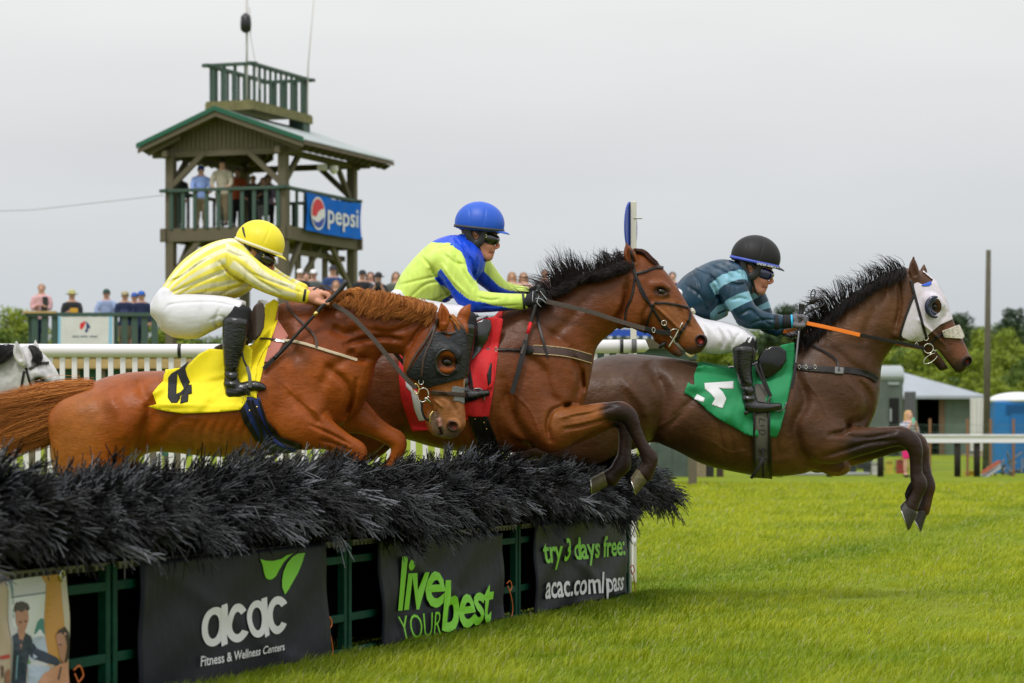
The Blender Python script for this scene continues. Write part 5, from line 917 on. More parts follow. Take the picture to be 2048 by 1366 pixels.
def rider2():
    torso = [(786, 582, 850, 609, 52), (802, 549, 882, 607, 58), (830, 514, 918, 592, 64), (862, 485, 944, 570, 70), (896, 472, 962, 548, 68), (926, 474, 968, 530, 50), (940, 482, 966, 515, 34)]
    arm = [(890, 518, -58, 36, 28), (908, 545, -68, 33, 27), (926, 575, -74, 29, 24), (944, 599, -76, 24, 22), (976, 604, -70, 20, 19), (1012, 604, -62, 17, 17), (1050, 603, -56, 15, 14)]; farm = [(950, 525, 44, 28, 24), (978, 556, 52, 22, 20), (1005, 578, 52, 17, 17), (1050, 588, 46, 14, 14)]
    thigh = [(790, 588, 800, 662, 40, -22), (822, 592, 826, 672, 42, -32), (860, 600, 860, 672, 38, -50), (895, 606, 890, 664, 34, -70), (925, 611, 918, 655, 30, -88), (944, 624, 936, 648, 24, -94)]
    legs = ([(936, 634, -98, 18, 20), (932, 660, -102, 20, 20), (928, 695, -104, 19, 18), (926, 735, -104, 15, 15), (926, 765, -104, 14, 14), (928, 780, -105, 15, 14)], [(926, 794, -105, 13, 13), (942, 792, -106, 12, 13), (960, 788, -106, 9, 11), (976, 786, -106, 6, 8)])
    li, bl = np.array((.58, .76, .13)), np.array((.005, .06, .60))
    pb = [(778, 478), (870, 462), (905, 482), (926, 500), (944, 492), (966, 515), (966, 545), (949, 560), (938, 545), (930, 522), (926, 510), (910, 502), (888, 490), (862, 486)]; front = [(925, 470), (960, 500), (966, 545), (950, 562), (937, 545), (929, 515), (905, 495), (895, 480)]
    def col(V):
        ta, va, ra = chainparam(arm, V); tf, vf, rf = chainparam(farm, V); inarm = (ra < 1.15) & (V[:, 2] < -30)
        yoke = (polysd(V[:, 0], V[:, 1], [(855, 460), (905, 466), (940, 470), (975, 512), (966, 548), (950, 562), (936, 543), (930, 518), (922, 503), (905, 492), (885, 486), (862, 484)]) < 0) & ~(inarm & (ra < .93)) & (V[:, 2] < 60)
        under = inarm & (va > (.52 - .5 * np.exp(-((ta - .55) / .16) ** 2) + .45 * sst(.75, .95, ta))) & (ta > .1) & (ta < .92)
        side = (polysd(V[:, 0], V[:, 1], [(885, 600), (905, 588), (912, 595), (905, 612), (880, 614)]) < 0) & ~inarm
        fu = (rf < 1.2) & (vf > -.1) & (V[:, 2] > 20)
        return np.where((yoke | under | side | fu)[:, None], bl, li)
    wr = [([(862, 540), (880, 560), (905, 600)], 4, 3), ([(845, 515), (862, 535), (872, 545)], 3, 2), ([(815, 600), (850, 570), (890, 560)], 3, 1.4), ([(800, 570), (840, 560), (885, 550)], 3, 1.2), ([(860, 605), (890, 590), (905, 580)], 3, 1.6), ([(890, 510), (910, 525), (930, 530)], 3, 1.3), ([(885, 530), (905, 560), (935, 590)], 3, -1.6), ([(910, 515), (930, 550), (945, 575)], 3, 1.5), ([(955, 595), (980, 600), (1000, 598)], 2.5, 1.2), ([(960, 612), (1000, 612), (1040, 610)], 2, 1), ([(935, 510), (945, 530), (948, 555)], 3, 1.6), ([(955, 515), (952, 535), (946, 552)], 2, 1.3), ([(870, 500), (900, 490), (925, 488)], 2, 1)]
    loc = P(900, 780, D2); loc.z = 1.0
    h, T, b, s = rider(D2, loc, 'jockey in lime green and royal blue silks with a blue cap', (765, 1125, 400, 815, -135, 135), torso, arm, farm, None, (959, 459, 6, 1.0, -4), legs, thigh, col, M_silk('lime_silk'), wr, hands=[((1058, 602), (1076, 592), -58, (.3, 1), .95), ((1056, 590), (1078, 584), 48, (.1, 1), .95)],
        collar=[(930, 478, 0, 19, 21), (948, 505, 0, 20, 19), (956, 518, 0, 14, 16)])
    bc = mat('blue_cap', (.002, .08, .52), .45, bump=[(18, .4, .004), (200, .3, .001)]); hl = helmet(T, D2, bc, h, 6, -4, mb=mat('dark_band', (.03, .035, .04), .6)); tubepx('goggle_strap', [(*T(-20, -44), -18), (*T(-18, -28), -32), (*T(-8, -6), -39), (*T(2, 4), -36)], 2, D2, M_blk, hl)
    goggles(T, D2, h, -4, clip=True); ballpx('bow', 912, 494, -64, 13, 6, 5, D2, mat('blue_ribbon', (.004, .10, .62), .5), h, 25)
    tubepx('white_collar', [(932, 474, -22), (942, 490, -22), (955, 514, -20), (958, 516, -14)], 2, D2, mat('number_white'), h)
    gl = Fld((1040, 1120, 560, 640, 20, 75), 1.5); hand(gl, (1056, 590), (1078, 584), 48, (.1, 1), 1.05); fmesh('glove', gl, D2, M_sock, h)
    gl = Fld((1040, 1120, 560, 640, -90, -20), 1.5); hand(gl, (1058, 602), (1076, 592), -58, (.3, 1), 1.05)
    gl.chain([(1050, 603, -57, 14, 14), (1060, 601, -58, 13, 13)], k=4); gg = fmesh('glove', gl, D2, M_sock, h); gt = mat('grey_trim', (.35, .37, .38), .6); gl.depth(); gz = lambda x, y: (x, y, float(gl.dm(x, y)) - 1)
    for l in ([(1066, 583), (1065, 600), (1067, 614)], [(1073, 580), (1078, 592), (1074, 604), (1082, 614)], [(1080, 582), (1088, 592), (1094, 600)], [(1071, 597), (1082, 598), (1092, 606)]): tubepx('glove_trim', [gz(*q) for q in l], .9, D2, gt, gg, n=6, sm=4)
    shell('cuff', s, D2, band([(1046, 586), (1049, 618)], 5), 1.2, M_blk, h, dlim=0)
    w = thing('riding_whip', P(1050, 700, D2), 'whip with a red band held upright along the middle horse', 'whip', 'riding whips')
    tubepx('handle', [(1078, 570, -62), (1074, 600, -66), (1066, 630, -70), (1061, 648, -72)], [5, 4, 3.6, 3.4], D2, M_blk, w); tubepx('red_band', [(1061.5, 645, -72), (1055, 668, -78)], 3.6, D2, mat('red_cloth'), w); tubepx('shaft', [(1055, 668, -78), (1050, 685, -84), (1042, 710, -92)], 3, D2, M_rein, w); ribbon('flap', [(1052, 680, -84), (1040, 730, -95), (1024, 787, -102)], 10, 3.4, D2, M_leather, w)

def rider3():
    torso = [(1346, 580, 1386, 637, 52), (1368, 552, 1428, 642, 58), (1402, 531, 1458, 630, 64), (1432, 520, 1484, 612, 68), (1460, 522, 1502, 588, 62), (1482, 534, 1504, 570, 40)]
    arm = [(1455, 554, -56, 34, 27), (1466, 580, -68, 30, 26), (1478, 606, -74, 27, 24), (1494, 630, -74, 25, 22), (1526, 641, -68, 18, 18), (1562, 644, -62, 14, 14)]; farm = [(1495, 575, 44, 27, 24), (1515, 608, 52, 23, 21), (1530, 642, 50, 20, 18), (1558, 662, 44, 13, 13)]
    thigh = [(1338, 605, 1342, 690, 40, -22), (1368, 618, 1370, 702, 42, -32), (1405, 636, 1402, 706, 38, -50), (1445, 644, 1435, 708, 34, -70), (1480, 655, 1466, 704, 30, -88), (1504, 672, 1490, 698, 22, -94)]
    legs = ([(1490, 682, -96, 20, 20), (1487, 705, -101, 20, 19), (1486, 732, -103, 18, 17), (1491, 758, -103, 14, 15), (1497, 782, -104, 14, 14), (1499, 797, -104, 15, 14)], [(1497, 812, -104, 13, 13), (1514, 815, -105, 13, 13), (1538, 815, -106, 10, 11), (1560, 812, -106, 6.5, 9)])
    nv, lb = np.array((.007, .034, .062)), np.array((.20, .42, .52))
    def col(V):
        ta, va, ra = chainparam(arm, V); tf, vf, rf = chainparam(farm, V); inarm = (ra < 1.18) & (V[:, 2] < -25); n1 = vnoise(V, 30, 4)[:, None]
        s1 = inarm & (((ta > .02) & (ta < .14)) | ((ta > .30) & (ta < .44))); s2 = (rf < 1.2) & (V[:, 2] > 15) & (((tf > .1) & (tf < .22)) | ((tf > .36) & (tf < .5)))
        bodyb = (polysd(V[:, 0], V[:, 1], [(1420, 640), (1421, 626), (1434, 612), (1455, 604), (1458, 618), (1450, 630), (1435, 645), (1424, 648)]) < 0) & ~inarm
        slash = (polysd(V[:, 0], V[:, 1], [(1434, 626), (1452, 618), (1453, 622), (1436, 629)]) < 0) & ~inarm
        c = np.where(((s1 | s2 | bodyb) & ~slash)[:, None], lb, nv * (1.15 + .5 * n1)); return np.clip(c, 0, 1)
    wr = [([(1385, 545), (1400, 570), (1395, 600)], 3, 1.4), ([(1400, 540), (1430, 560), (1440, 580)], 3, 2), ([(1420, 530), (1450, 545), (1470, 560)], 3, 1.6), ([(1430, 575), (1445, 605), (1470, 640)], 4, 3), ([(1440, 525), (1465, 540), (1485, 550)], 2.5, 1.4), ([(1455, 565), (1475, 570), (1490, 568)], 3, 2), ([(1462, 600), (1480, 596), (1495, 600)], 3, 1.6), ([(1480, 630), (1500, 620), (1515, 630)], 3, 1.8), ([(1495, 650), (1525, 640), (1550, 640)], 2.5, 1.5), ([(1505, 625), (1525, 640), (1545, 652)], 2.5, 1.3), ([(1370, 570), (1400, 590), (1420, 620)], 3, 1.2), ([(1410, 625), (1430, 600), (1440, 590)], 2.5, 1.2), ([(1390, 535), (1410, 545), (1425, 560)], 2, -1.2)]
    loc = P(1450, 800, D3); loc.z = 1.0
    h, T, b, s = rider(D3, loc, 'jockey in dark teal silks with pale blue sleeve bands and black cap', (1325, 1645, 465, 840, -135, 135), torso, arm, farm, None, (1510, 526, 12, 1.0, -4), legs, thigh, col, M_silk('teal_silk'), wr, hands=[((1577, 643), (1598, 641), -66, (.2, 1), .95), ((1562, 662), (1584, 660), 50, (.1, 1), .9)],
        extra=[([(1430, 650), (1445, 680), (1440, 700)], 5, 3), ([(1450, 655), (1462, 680), (1455, 705)], 4, 2.4), ([(1400, 645), (1415, 670), (1412, 700)], 5, 2), ([(1480, 665), (1470, 680), (1465, 695)], 3, 2)], collar=[(1484, 545, 0, 19, 20), (1498, 562, 0, 17, 17)])
    bc = mat('black_cap', (.010, .009, .009), .55, spec=.3, bump=[(300, .3, .0008)]); ub = mat('blue_band', (.06, .10, .50), .5); hl = helmet(T, D3, bc, h, 10, -4, mb=ub)
    goggles(T, D3, h, -4, lens=mat('blue_lens', (.012, .01, .09), .05, coat=1))
    # lettering on the helmet band
    txt(hl, 'band_lettering', 'UNDER ARMOUR', D3, lambda u, v: _on_band(T, 4 + 44 * u, 1.3 - v * 4.6 + .6, -4), mat('number_white'), bold=.02)
    gm = mat('grey_glove', (.12, .115, .13), .75, bump=(60, .3, .003))
    for q in (((1577, 643), (1598, 641), -66, (.2, 1), 1.05), ((1562, 662), (1584, 660), 50, (.1, 1), 1.0)): gl = Fld((1550, 1640, 610, 690, q[2] - 30, q[2] + 30), 1.5); hand(gl, *q); fmesh('glove', gl, D3, gm, h)
    gl = Fld((1545, 1600, 610, 690, -95, -30), 1.5); gl.chain([(1562, 644, -63, 15, 15), (1582, 643, -66, 13, 13)], k=4); gl.cut(-1, 0, -1566, k=1); fmesh('glove_cuff', gl, D3, M_sock, h)
    shell('cuff', gl, D3, band([(1583, 628), (1585, 658)], 4), 1.2, mat('cyan_trim', (.02, .42, .72), .5), h); shell('cuff', s, D3, band([(1553, 630), (1554, 662)], 8), 1.0, mat('number_black'), h, dlim=0)
    w = thing('riding_whip', P(1590, 700, D3), 'thin whip held upright by the jockey in dark teal', 'whip', 'riding whips')
    tubepx('handle', [(1604, 608, -70), (1602, 622, -70), (1600, 645, -74), (1598, 665, -78)], [6.5, 4.5, 4, 3], D3, M_blk, w); tubepx('shaft', [(1598, 660, -78), (1594, 700, -86), (1590, 740, -94)], [2.4, 2.2], D3, mat('dark_steel'), w); ribbon('flap', [(1591, 725, -92), (1588, 755, -98), (1583, 778, -102)], 6, 2.4, D3, M_leather, w)
def _on_band(T, x, y, d):
    z = -39.6 * math.sqrt(max(0, 1 - ((x + 1) / 51.5) ** 2)) * 1.03; p = T((x + 1) * 1.03 - 1, y); return (p[0], p[1], d + z - 1)
def txt(parent, name, s, D0, fn, m, bold=0., shear=0., font=None):
    """real letter outlines mapped through fn(u,v) (0..1 both) to photo px + depth"""
    V, F = glyphs(s, bold, shear)
    u = V[:, 0] / V[:, 0].max(); v = V[:, 1]; v = (v - v.min()) / (v.max() - v.min())
    A = np.array([fn(a, b) for a, b in zip(u, v)]); return mesh(name, W3(A, D0), F, m, parent, smooth=False)
def glyphs(s, bold=0., shear=0., space=1.):
    c = bpy.data.curves.new('t', 'FONT'); c.body = s; c.offset = bold; c.shear = shear; c.resolution_u = 3; c.space_character = space
    o = bpy.data.objects.new('t', c); COL.objects.link(o); dg = bpy.context.evaluated_depsgraph_get(); me = o.evaluated_get(dg).to_mesh()
    V = np.array([v.co[:] for v in me.vertices]); F = [tuple(p.vertices) for p in me.polygons]; V[:, 0] -= V[:, 0].min(); o.to_mesh_clear(); bpy.data.objects.remove(o); bpy.data.curves.remove(c); return V, F
# ================================================================ GROUND, GRASS
def ground_h(x, y):
    return np.clip((y - 104) / 60, 0, 1) ** 1.2 * 1.1 + np.clip((y - 170) / 200, 0, 1) * 1.5
HA, HB = np.array([-1.852, 9.25]), np.array([.82, 18.38])      # hurdle line, near end and far end
HU = (HB - HA) / np.linalg.norm(HB - HA); HN = np.array([HU[1], -HU[0]]); HL = np.linalg.norm(HB - HA)
def setting():
    xs = np.concatenate([np.linspace(-900, -80, 12), np.linspace(-70, 70, 57), np.linspace(80, 900, 12)]); ys = np.concatenate([np.linspace(-60, 0, 5), np.linspace(4, 60, 40), np.linspace(64, 240, 60), np.linspace(260, 1800, 20)])
    X, Y = np.meshgrid(xs, ys); Z = ground_h(X, Y) + .02 * np.sin(X * 1.1 + Y * .3) * (Y < 90); n, m = X.shape
    V = np.stack([X.ravel(), Y.ravel(), Z.ravel()], 1); i = np.arange(n * m).reshape(n, m); F = np.stack([i[:-1, :-1].ravel(), i[:-1, 1:].ravel(), i[1:, 1:].ravel(), i[1:, :-1].ravel()], 1)
    g = mat('turf', (.14, .205, .005), .9, .1, noise=(.55, .35), bump=[(30, 1, .05, 4), (6, .5, .08)], col2=(.20, .235, .012), stretch=(1, .35, 1))
    tag(mesh('ground', V, F, g, loc=(0, 0, 0)), kind='structure')
    d = mat('dirt', (.33, .25, .16), .95, .1, noise=(.8, .2)); xs = np.linspace(22, 60, 20); ys = np.linspace(136, 146, 6); X, Y = np.meshgrid(xs, ys); Y = Y + np.sin(X * .5) * .8; Z = ground_h(X, Y) + .03; i = np.arange(120).reshape(6, 20)
    tag(mesh('path', np.stack([X.ravel(), Y.ravel(), Z.ravel()], 1), np.stack([i[:-1, :-1].ravel(), i[:-1, 1:].ravel(), i[1:, 1:].ravel(), i[1:, :-1].ravel()], 1), d, loc=(0, 0, 0)), kind='structure')
def grass():
    r = np.random.default_rng(3); n = 450000
    y = 9.6 * (75 / 9.6) ** r.uniform(0, 1, n) ** 1.12; x = y * (-.21 + .46 * r.uniform(0, 1, n)); 
    # extra tufts along the foot of the hurdle and in patches
    k = 15000; t = r.uniform(-.02, 1.03, k); off = np.abs(r.normal(0, .16, k)) + .03; px = HA[0] + HU[0] * HL * t + HN[0] * off; py = HA[1] + HU[1] * HL * t + HN[1] * off
    x = np.concatenate([x, px]); y = np.concatenate([y, py]); tall = np.concatenate([np.zeros(n), np.ones(k)])
    # keep blades off the panel line itself
    rel = np.stack([x - HA[0], y - HA[1]], 1); dn = rel @ HN; du = rel @ HU; keep = ~((np.abs(dn + .05) < .08) & (du > 0) & (du < HL)); keep &= ~((dn < -.1) & (du < HL) & (r.uniform(0, 1, len(x)) < .75))
    x, y, tall, dn = x[keep], y[keep], tall[keep], dn[keep]; n = len(x); P2 = np.stack([x, y], 1)
    p1 = vnoise(P2, .45, 11); p2 = vnoise(P2, 2.2, 12); p3 = vnoise(P2, .22, 13)
    H = (.032 + .028 * r.uniform(0, 1, n) + .03 * np.clip((16 - y) / 5, 0, 1) * r.uniform(0, 1, n) ** 2) * (1 + .5 * p1 + .5 * p3) * (1 + .0 * y) + tall * r.uniform(.0, .04, n); H *= 1 - .4 * np.exp(-np.abs(dn) / .3) ; H = np.clip(H, .02, .24) * (1 + .012 * (y - 11)); w = (.0013 + .0010 * r.uniform(0, 1, n)) * (1 + (y - 10) * .075)
    az = r.uniform(0, 2 * np.pi, n); bend = r.uniform(.1, .8, n) * H; wind = np.array([.35, .1]); dx, dy = np.cos(az) * bend + wind[0] * H, np.sin(az) * bend * .6; s = az + np.pi / 2 + r.uniform(-.5, .5, n); wx, wy = np.cos(s) * w, np.sin(s) * w * .5
    z0 = ground_h(x, y) - .01; V = np.zeros((n, 5, 3)); V[:, 0] = np.stack([x - wx, y - wy, z0], 1); V[:, 1] = np.stack([x + wx, y + wy, z0], 1)
    mx_, my_ = x + dx * .35, y + dy * .35; V[:, 2] = np.stack([mx_ + wx * .8, my_ + wy * .8, z0 + H * .6], 1); V[:, 3] = np.stack([mx_ - wx * .8, my_ - wy * .8, z0 + H * .6], 1); V[:, 4] = np.stack([x + dx, y + dy, z0 + H * r.uniform(.75, 1, n)], 1)
    b = np.arange(n) * 5; T = np.concatenate([np.stack([b, b + 1, b + 2], 1), np.stack([b, b + 2, b + 3], 1), np.stack([b + 3, b + 2, b + 4], 1)])
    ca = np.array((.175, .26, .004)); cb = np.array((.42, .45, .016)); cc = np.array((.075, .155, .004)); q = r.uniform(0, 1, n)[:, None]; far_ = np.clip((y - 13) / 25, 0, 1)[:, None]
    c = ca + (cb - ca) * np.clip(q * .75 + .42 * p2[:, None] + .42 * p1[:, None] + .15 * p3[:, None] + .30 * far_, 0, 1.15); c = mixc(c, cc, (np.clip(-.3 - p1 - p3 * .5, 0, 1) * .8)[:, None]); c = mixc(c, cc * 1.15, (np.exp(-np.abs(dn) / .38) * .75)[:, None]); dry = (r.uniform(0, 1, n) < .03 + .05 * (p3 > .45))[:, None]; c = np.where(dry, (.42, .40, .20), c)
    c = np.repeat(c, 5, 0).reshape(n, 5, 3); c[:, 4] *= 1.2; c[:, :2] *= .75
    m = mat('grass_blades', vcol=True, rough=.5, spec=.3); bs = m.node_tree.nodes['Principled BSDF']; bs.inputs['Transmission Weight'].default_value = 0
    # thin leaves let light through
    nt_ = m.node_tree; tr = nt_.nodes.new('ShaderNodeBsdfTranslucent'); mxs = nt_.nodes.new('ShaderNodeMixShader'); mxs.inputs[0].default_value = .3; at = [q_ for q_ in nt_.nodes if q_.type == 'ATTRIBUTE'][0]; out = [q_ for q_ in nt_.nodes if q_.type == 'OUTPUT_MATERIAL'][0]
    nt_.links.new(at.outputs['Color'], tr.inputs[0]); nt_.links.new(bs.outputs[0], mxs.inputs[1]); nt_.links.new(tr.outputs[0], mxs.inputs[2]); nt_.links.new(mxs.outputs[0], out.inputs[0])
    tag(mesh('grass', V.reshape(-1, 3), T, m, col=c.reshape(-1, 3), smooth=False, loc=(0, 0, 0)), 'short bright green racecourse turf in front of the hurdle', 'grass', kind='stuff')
# ================================================================ HURDLE
def hp(u, z, n=0.): """point on the hurdle plane: u metres from the near end, z up, n towards the landing side"""; q = HA + HU * u + HN * n; return np.array([q[0], q[1], z])
def pu(x, y):
    """photo px -> (u,z) on the hurdle's front plane"""
    k = (x - CX) / FPX; A_ = HA + HN * .055; D = (A_[0] - A_[1] * HU[0] / HU[1]) / (k - HU[0] / HU[1]); return (D - A_[1]) / HU[1], CZ - (y - HY) / FPX * D
def sprigs(u0, u1, n, seed, m, parent, name='brush'):
    """overlapping black broom sprigs laid over the hurdle towards the landing side"""
    r = np.random.default_rng(seed); NP = 16; protos = []
    for p in range(NP):
        S = []      # segments (p0,p1,r0,r1) in sprig space: x forward, y side, z up
        L_ = .30; base = np.array([0., 0, 0]); stems = []
        for j in range(13):
            a = r.normal(0, .17); b_ = r.normal(0, .17); d = np.array([1, math.tan(a), math.tan(b_)]); d /= np.linalg.norm(d); st = base + np.array([r.uniform(0, .10), 0, 0]) + r.normal(0, .006, 3); ln = r.uniform(.07, .15); cv = r.normal(0, .2, 3); cv[2] -= .3; pts = [st]
            for k in range(3): d = d + cv * .28; d /= np.linalg.norm(d); pts.append(pts[-1] + d * ln / 3)
            S.append((pts, .0028, .0022))
            if r.uniform() < .95:
                e_ = d + r.normal(0, .42, 3); e_ /= np.linalg.norm(e_); q = pts[2]; S.append(([q, q + e_ * ln * .22, q + e_ * ln * .42 + np.array([0, 0, -.004])], .0024, .0019))
        V = []; F = []
        for pts, r0, r1 in S:
            b = len(V); k = len(pts)
            for i, q in enumerate(pts):
                t = pts[min(i + 1, k - 1)] - pts[max(i - 1, 0)]; t = t / np.linalg.norm(t); a = np.cross(t, [0, 0, 1.]); a /= np.linalg.norm(a) + 1e-9; c_ = np.cross(t, a); rr = r0 + (r1 - r0) * i / (k - 1)
                for h in range(3): an = 2.094 * h; V.append(q + (a * math.cos(an) + c_ * math.sin(an)) * rr)
            for i in range(k - 1):
                for h in range(3): F.append((b + i * 3 + h, b + i * 3 + (h + 1) % 3, b + i * 3 + 3 + (h + 1) % 3, b + i * 3 + 3 + h))
            F.append((b + k * 3 - 3, b + k * 3 - 2, b + k * 3 - 1, b + k * 3 - 1))
        protos.append((np.array(V), np.array(F)))
    VV = []; FF = []; CC = []; nb = 0
    bun = r.uniform(u0, u1, 60); bo = r.normal(0, 1, (60, 3))                       # neighbouring sprigs share a lean, so the brush lies in locks
    for i in range(n):
        u = r.uniform(u0, u1); bi = np.abs(bun - u).argmin(); q = bo[bi]; f = r.uniform(0, 1) ** .9            # f: 0 upright at the back .. 1 hanging down in front
        f = np.clip(f + q[0] * .07, 0, 1); el = math.radians(62 - (70 + 12 * u / HL) * f + r.normal(0, 9) + q[1] * 10); az = r.normal(0, .22) + q[2] * .34 - .15
        top = .715 + .03 * math.sin(u * 2.1 + 1) + .022 * math.sin(u * 5.3) - .045 * max(0, 1 - u / 1.6)
        root = np.array([u, -.16 + (.19 + .09 * u / HL) * f ** .8 + r.normal(0, .05), top - .004 - .05 * f ** 2.0 * (.4 + .6 * u / HL) + r.normal(0, .025)])
        if u > u1 - .25 and u1 > HL - .2: az += (u - (u1 - .25)) * 2.5 * r.uniform(-.2, 1)
        fw = np.array([math.sin(az) * math.cos(el), math.cos(az) * math.cos(el), math.sin(el)]); sd_ = np.cross(fw, [0, 0, 1]); sd_ /= np.linalg.norm(sd_); up = np.cross(sd_, fw); ro = r.uniform(-.6, .6); s2 = sd_ * math.cos(ro) + up * math.sin(ro); u2 = up * math.cos(ro) - sd_ * math.sin(ro)
        V, F = protos[r.integers(NP)]; sc = r.uniform(.8, 1.2); Q = root + (V[:, :1] * fw + V[:, 1:2] * s2 + V[:, 2:] * u2) * sc; Q[:, 2] -= (.3 + .25 * u / HL) * (V[:, 0] * sc) ** 2 * (1 if el < .5 else .3)
        VV.append(Q); FF.append(F + nb); nb += len(Q); sh = r.uniform(0, 1); CC.append(np.tile(np.array((.008, .0084, .0094)) * (.12 + sh ** 6 * 22), (len(Q), 1)))  # few sprigs coloured pale, most near black: highlights on the bristles painted in
    V = np.concatenate(VV); Wd = np.stack([HA[0] + HU[0] * V[:, 0] + HN[0] * V[:, 1], HA[1] + HU[1] * V[:, 0] + HN[1] * V[:, 1], V[:, 2]], 1)
    o = mesh(name, Wd, np.concatenate(FF), m, parent, col=np.concatenate(CC)); o['kind'] = 'stuff'; return o
def hurdle():
    green = mat('green_steel', (.001, .045, .024), .6, .15, noise=(14, .3), bump=(60, .3, .001)); dark = mat('hurdle_backing', (.004, .004, .004), .95, .1)
    bm = mat('black_broom', vcol=True, rough=.36, spec=.35, noise=(40, .4)); cord = mat('orange_twine', (.65, .16, .03), .7)
    # panel joints measured in the photograph
    us = [-.35, pu(243, 1250)[0], pu(712, 1200)[0], pu(1050, 1130)[0], pu(1272, 1060)[0]]
    labs = ['hurdle section nearest the camera behind the printed photo banner', 'hurdle section behind the wide dark banner with the white four-letter word', 'hurdle section behind the middle dark banner with large green words', 'hurdle section at the far end behind the banner about three free days']
    for i in range(4):
        a, b = us[i] + .012, us[i + 1] - .012; loc = hp((a + b) / 2, 0); h = thing('hurdle_section', loc, labs[i], 'hurdle', 'hurdle sections joined in a row'); m_ = MB(); ax = (*HU, 0); an = (*HN, 0)
        ln = b - a; mid = (a + b) / 2
        for z, hh in ((.44, .035), (.175, .035), (.02, .03)): m_.box(hp(mid, z), (ln, .03, hh), ax, an)
        for u in ([a + .02, b - .02]): m_.box(hp(u, .26), (.04, .034, .52), ax, an)
        for k in range(1, 3): m_.box(hp(a + ln * k / 3, .25, -.03), (.03, .02, .5), ax, an)
        m_.build('frame', green, h, bevel=.003)
        t = MB(); t.box(hp(mid, .42, -.26), (ln, .03, .84), ax, an); t.box(hp(mid, .66, -.12), (ln, .24, .1), ax, an); t.build('backing_board', dark, h)
        t = MB(); t.box(hp(mid, .535, -.02), (ln, .04, .03), ax, an); t.build('top_rail', dark, h); t = MB()
        pts = [(a + .02, .528)]; k_ = int((ln - .06) / .055)
        for k in range(k_): u = a + .03 + k * .055; pts += [(u, .518), (u + .003, .502), (u + .022, .502), (u + .025, .518)]
        pts += [(b - .02, .528)]; t.prism([hp(u, z, .005) for u, z in pts], tuple(hp(0, 0, .022) - hp(0, 0, 0)))
        t.build('rail_plugs', mat('cream_plugs', (.14, .13, .09), .6), h)
        sprigs(a - .02, b + (.24 if i == 3 else .02), int(430 * ln), 30 + i, bm, h)
        r = np.random.default_rng(60 + i); bm2 = MB()
        for k in range(int(ln * 260)):          # stiff broom filling, seen dark under the fringe
            u = r.uniform(a, b); n0 = r.uniform(-.24, .02); p = [hp(u, .5, n0), hp(u + r.normal(0, .02), .68, n0 + .02), hp(u + r.normal(0, .04), .82, n0 + r.normal(.03, .03))]; bm2.tube(p, .004, 3, cap=False)
        q = bm2.build('broom_filling', dark, h, smooth=True); q['kind'] = 'stuff'
    # orange twine ties
    for k, (x, y, lab) in enumerate(((425 / 2.7 + 2, 860 + 1330 / 2.7, 'orange twine tie on the lower rail beside the photo banner'), (660, 1250, 'orange twine tie hanging left of the green-lettered banner'), (1022, 1175, 'orange twine tie on the frame between the second and third dark banners'), (1268, 1142, 'orange twine tie with loose ends on the far hurdle post'))):
        u, z = pu(x, y); c = [hp(u, z + .02, .03), hp(u + .03, z + .035, .04), hp(u + .05, z, .045), hp(u + .02, z - .02, .04), hp(u, z + .01, .035), hp(u + .02, z - .05, .05), hp(u + .05, z - .12, .05), hp(u + .02, z - .17, .05)]; b = MB(); b.tube([Vector(q) for q in cr(np.array(c), 4)], .0035, 6); o = b.build('twine_tie', cord, smooth=True); tag(o, lab, 'twine', 'orange twine ties on the hurdle')
    # white end post
    b = MB(); u, z = pu(1280, 1100); b.tube([hp(u + .05, 0, -.04), hp(u + .05, .66, -.04)], .028, 14); tag(b.build('hurdle_post', mat('white_pvc', (.74, .72, .72), .35), smooth=True), 'white round post at the far end of the hurdle', 'post')
def banner(name, quad, m, label, th=.006, sag=.012, seed=0, cat='banner', z0=None):
    """quad px: tl,tr,br,bl on the hurdle front; returns object and a mapper (px x, px y)->world just proud of the cloth"""
    P4 = [np.array(pu(*q)) for q in quad]; u0, u1 = P4[0][0], P4[1][0]; nu = 40; nv = 24; r = np.random.default_rng(seed); ph = r.uniform(0, 6, 6)
    def relief_(s, t): return .045 + sag * (.5 * np.sin(s * 9 + ph[0] + 1.5 * t) * (.4 + t) + .35 * np.sin((s + t * .7) * 14 + ph[1]) + .5 * np.exp(-((s - t * .8 - .05) / .06) ** 2) - .4 * np.exp(-((s + t * .5 - .9) / .08) ** 2)) + .015 * t
    V = []; F = []
    for j in range(nv + 1):
        for i in range(nu + 1):
            s, t = i / nu, j / nv; a = P4[0] * (1 - s) + P4[1] * s; b = P4[3] * (1 - s) + P4[2] * s; q = a * (1 - t) + b * t; V.append(hp(q[0], q[1], relief_(s, t)))
    k = len(V); V += [v - np.array([HN[0], HN[1], 0]) * th for v in V]
    for j in range(nv):
        for i in range(nu): a = j * (nu + 1) + i; F += [(a, a + nu + 1, a + nu + 2, a + 1), (k + a, k + a + 1, k + a + nu + 2, k + a + nu + 1)]
    for i in range(nu): a, b = i, nv * (nu + 1) + i; F += [(a, a + 1, k + a + 1, k + a), (b, k + b, k + b + 1, b + 1)]
    for j in range(nv): a, b = j * (nu + 1), j * (nu + 1) + nu; F += [(a, k + a, k + a + nu + 1, a + nu + 1), (b, b + nu + 1, k + b + nu + 1, k + b)]
    o = mesh(name, V, F, m); tag(o, label, cat)
    A = P4
    def mp_(x, y, lift=.004):
        u, z = pu(x, y); s = (u - u0) / (u1 - u0); tz = (A[0] * (1 - s) + A[1] * s)[1]; bz = (A[3] * (1 - s) + A[2] * s)[1]; t = (z - tz) / (bz - tz); return hp(u, z, relief_(np.clip(s, 0, 1), np.clip(t, 0, 1)) + lift)
    mp_.A = A; mp_.rel = relief_
    return o, mp_
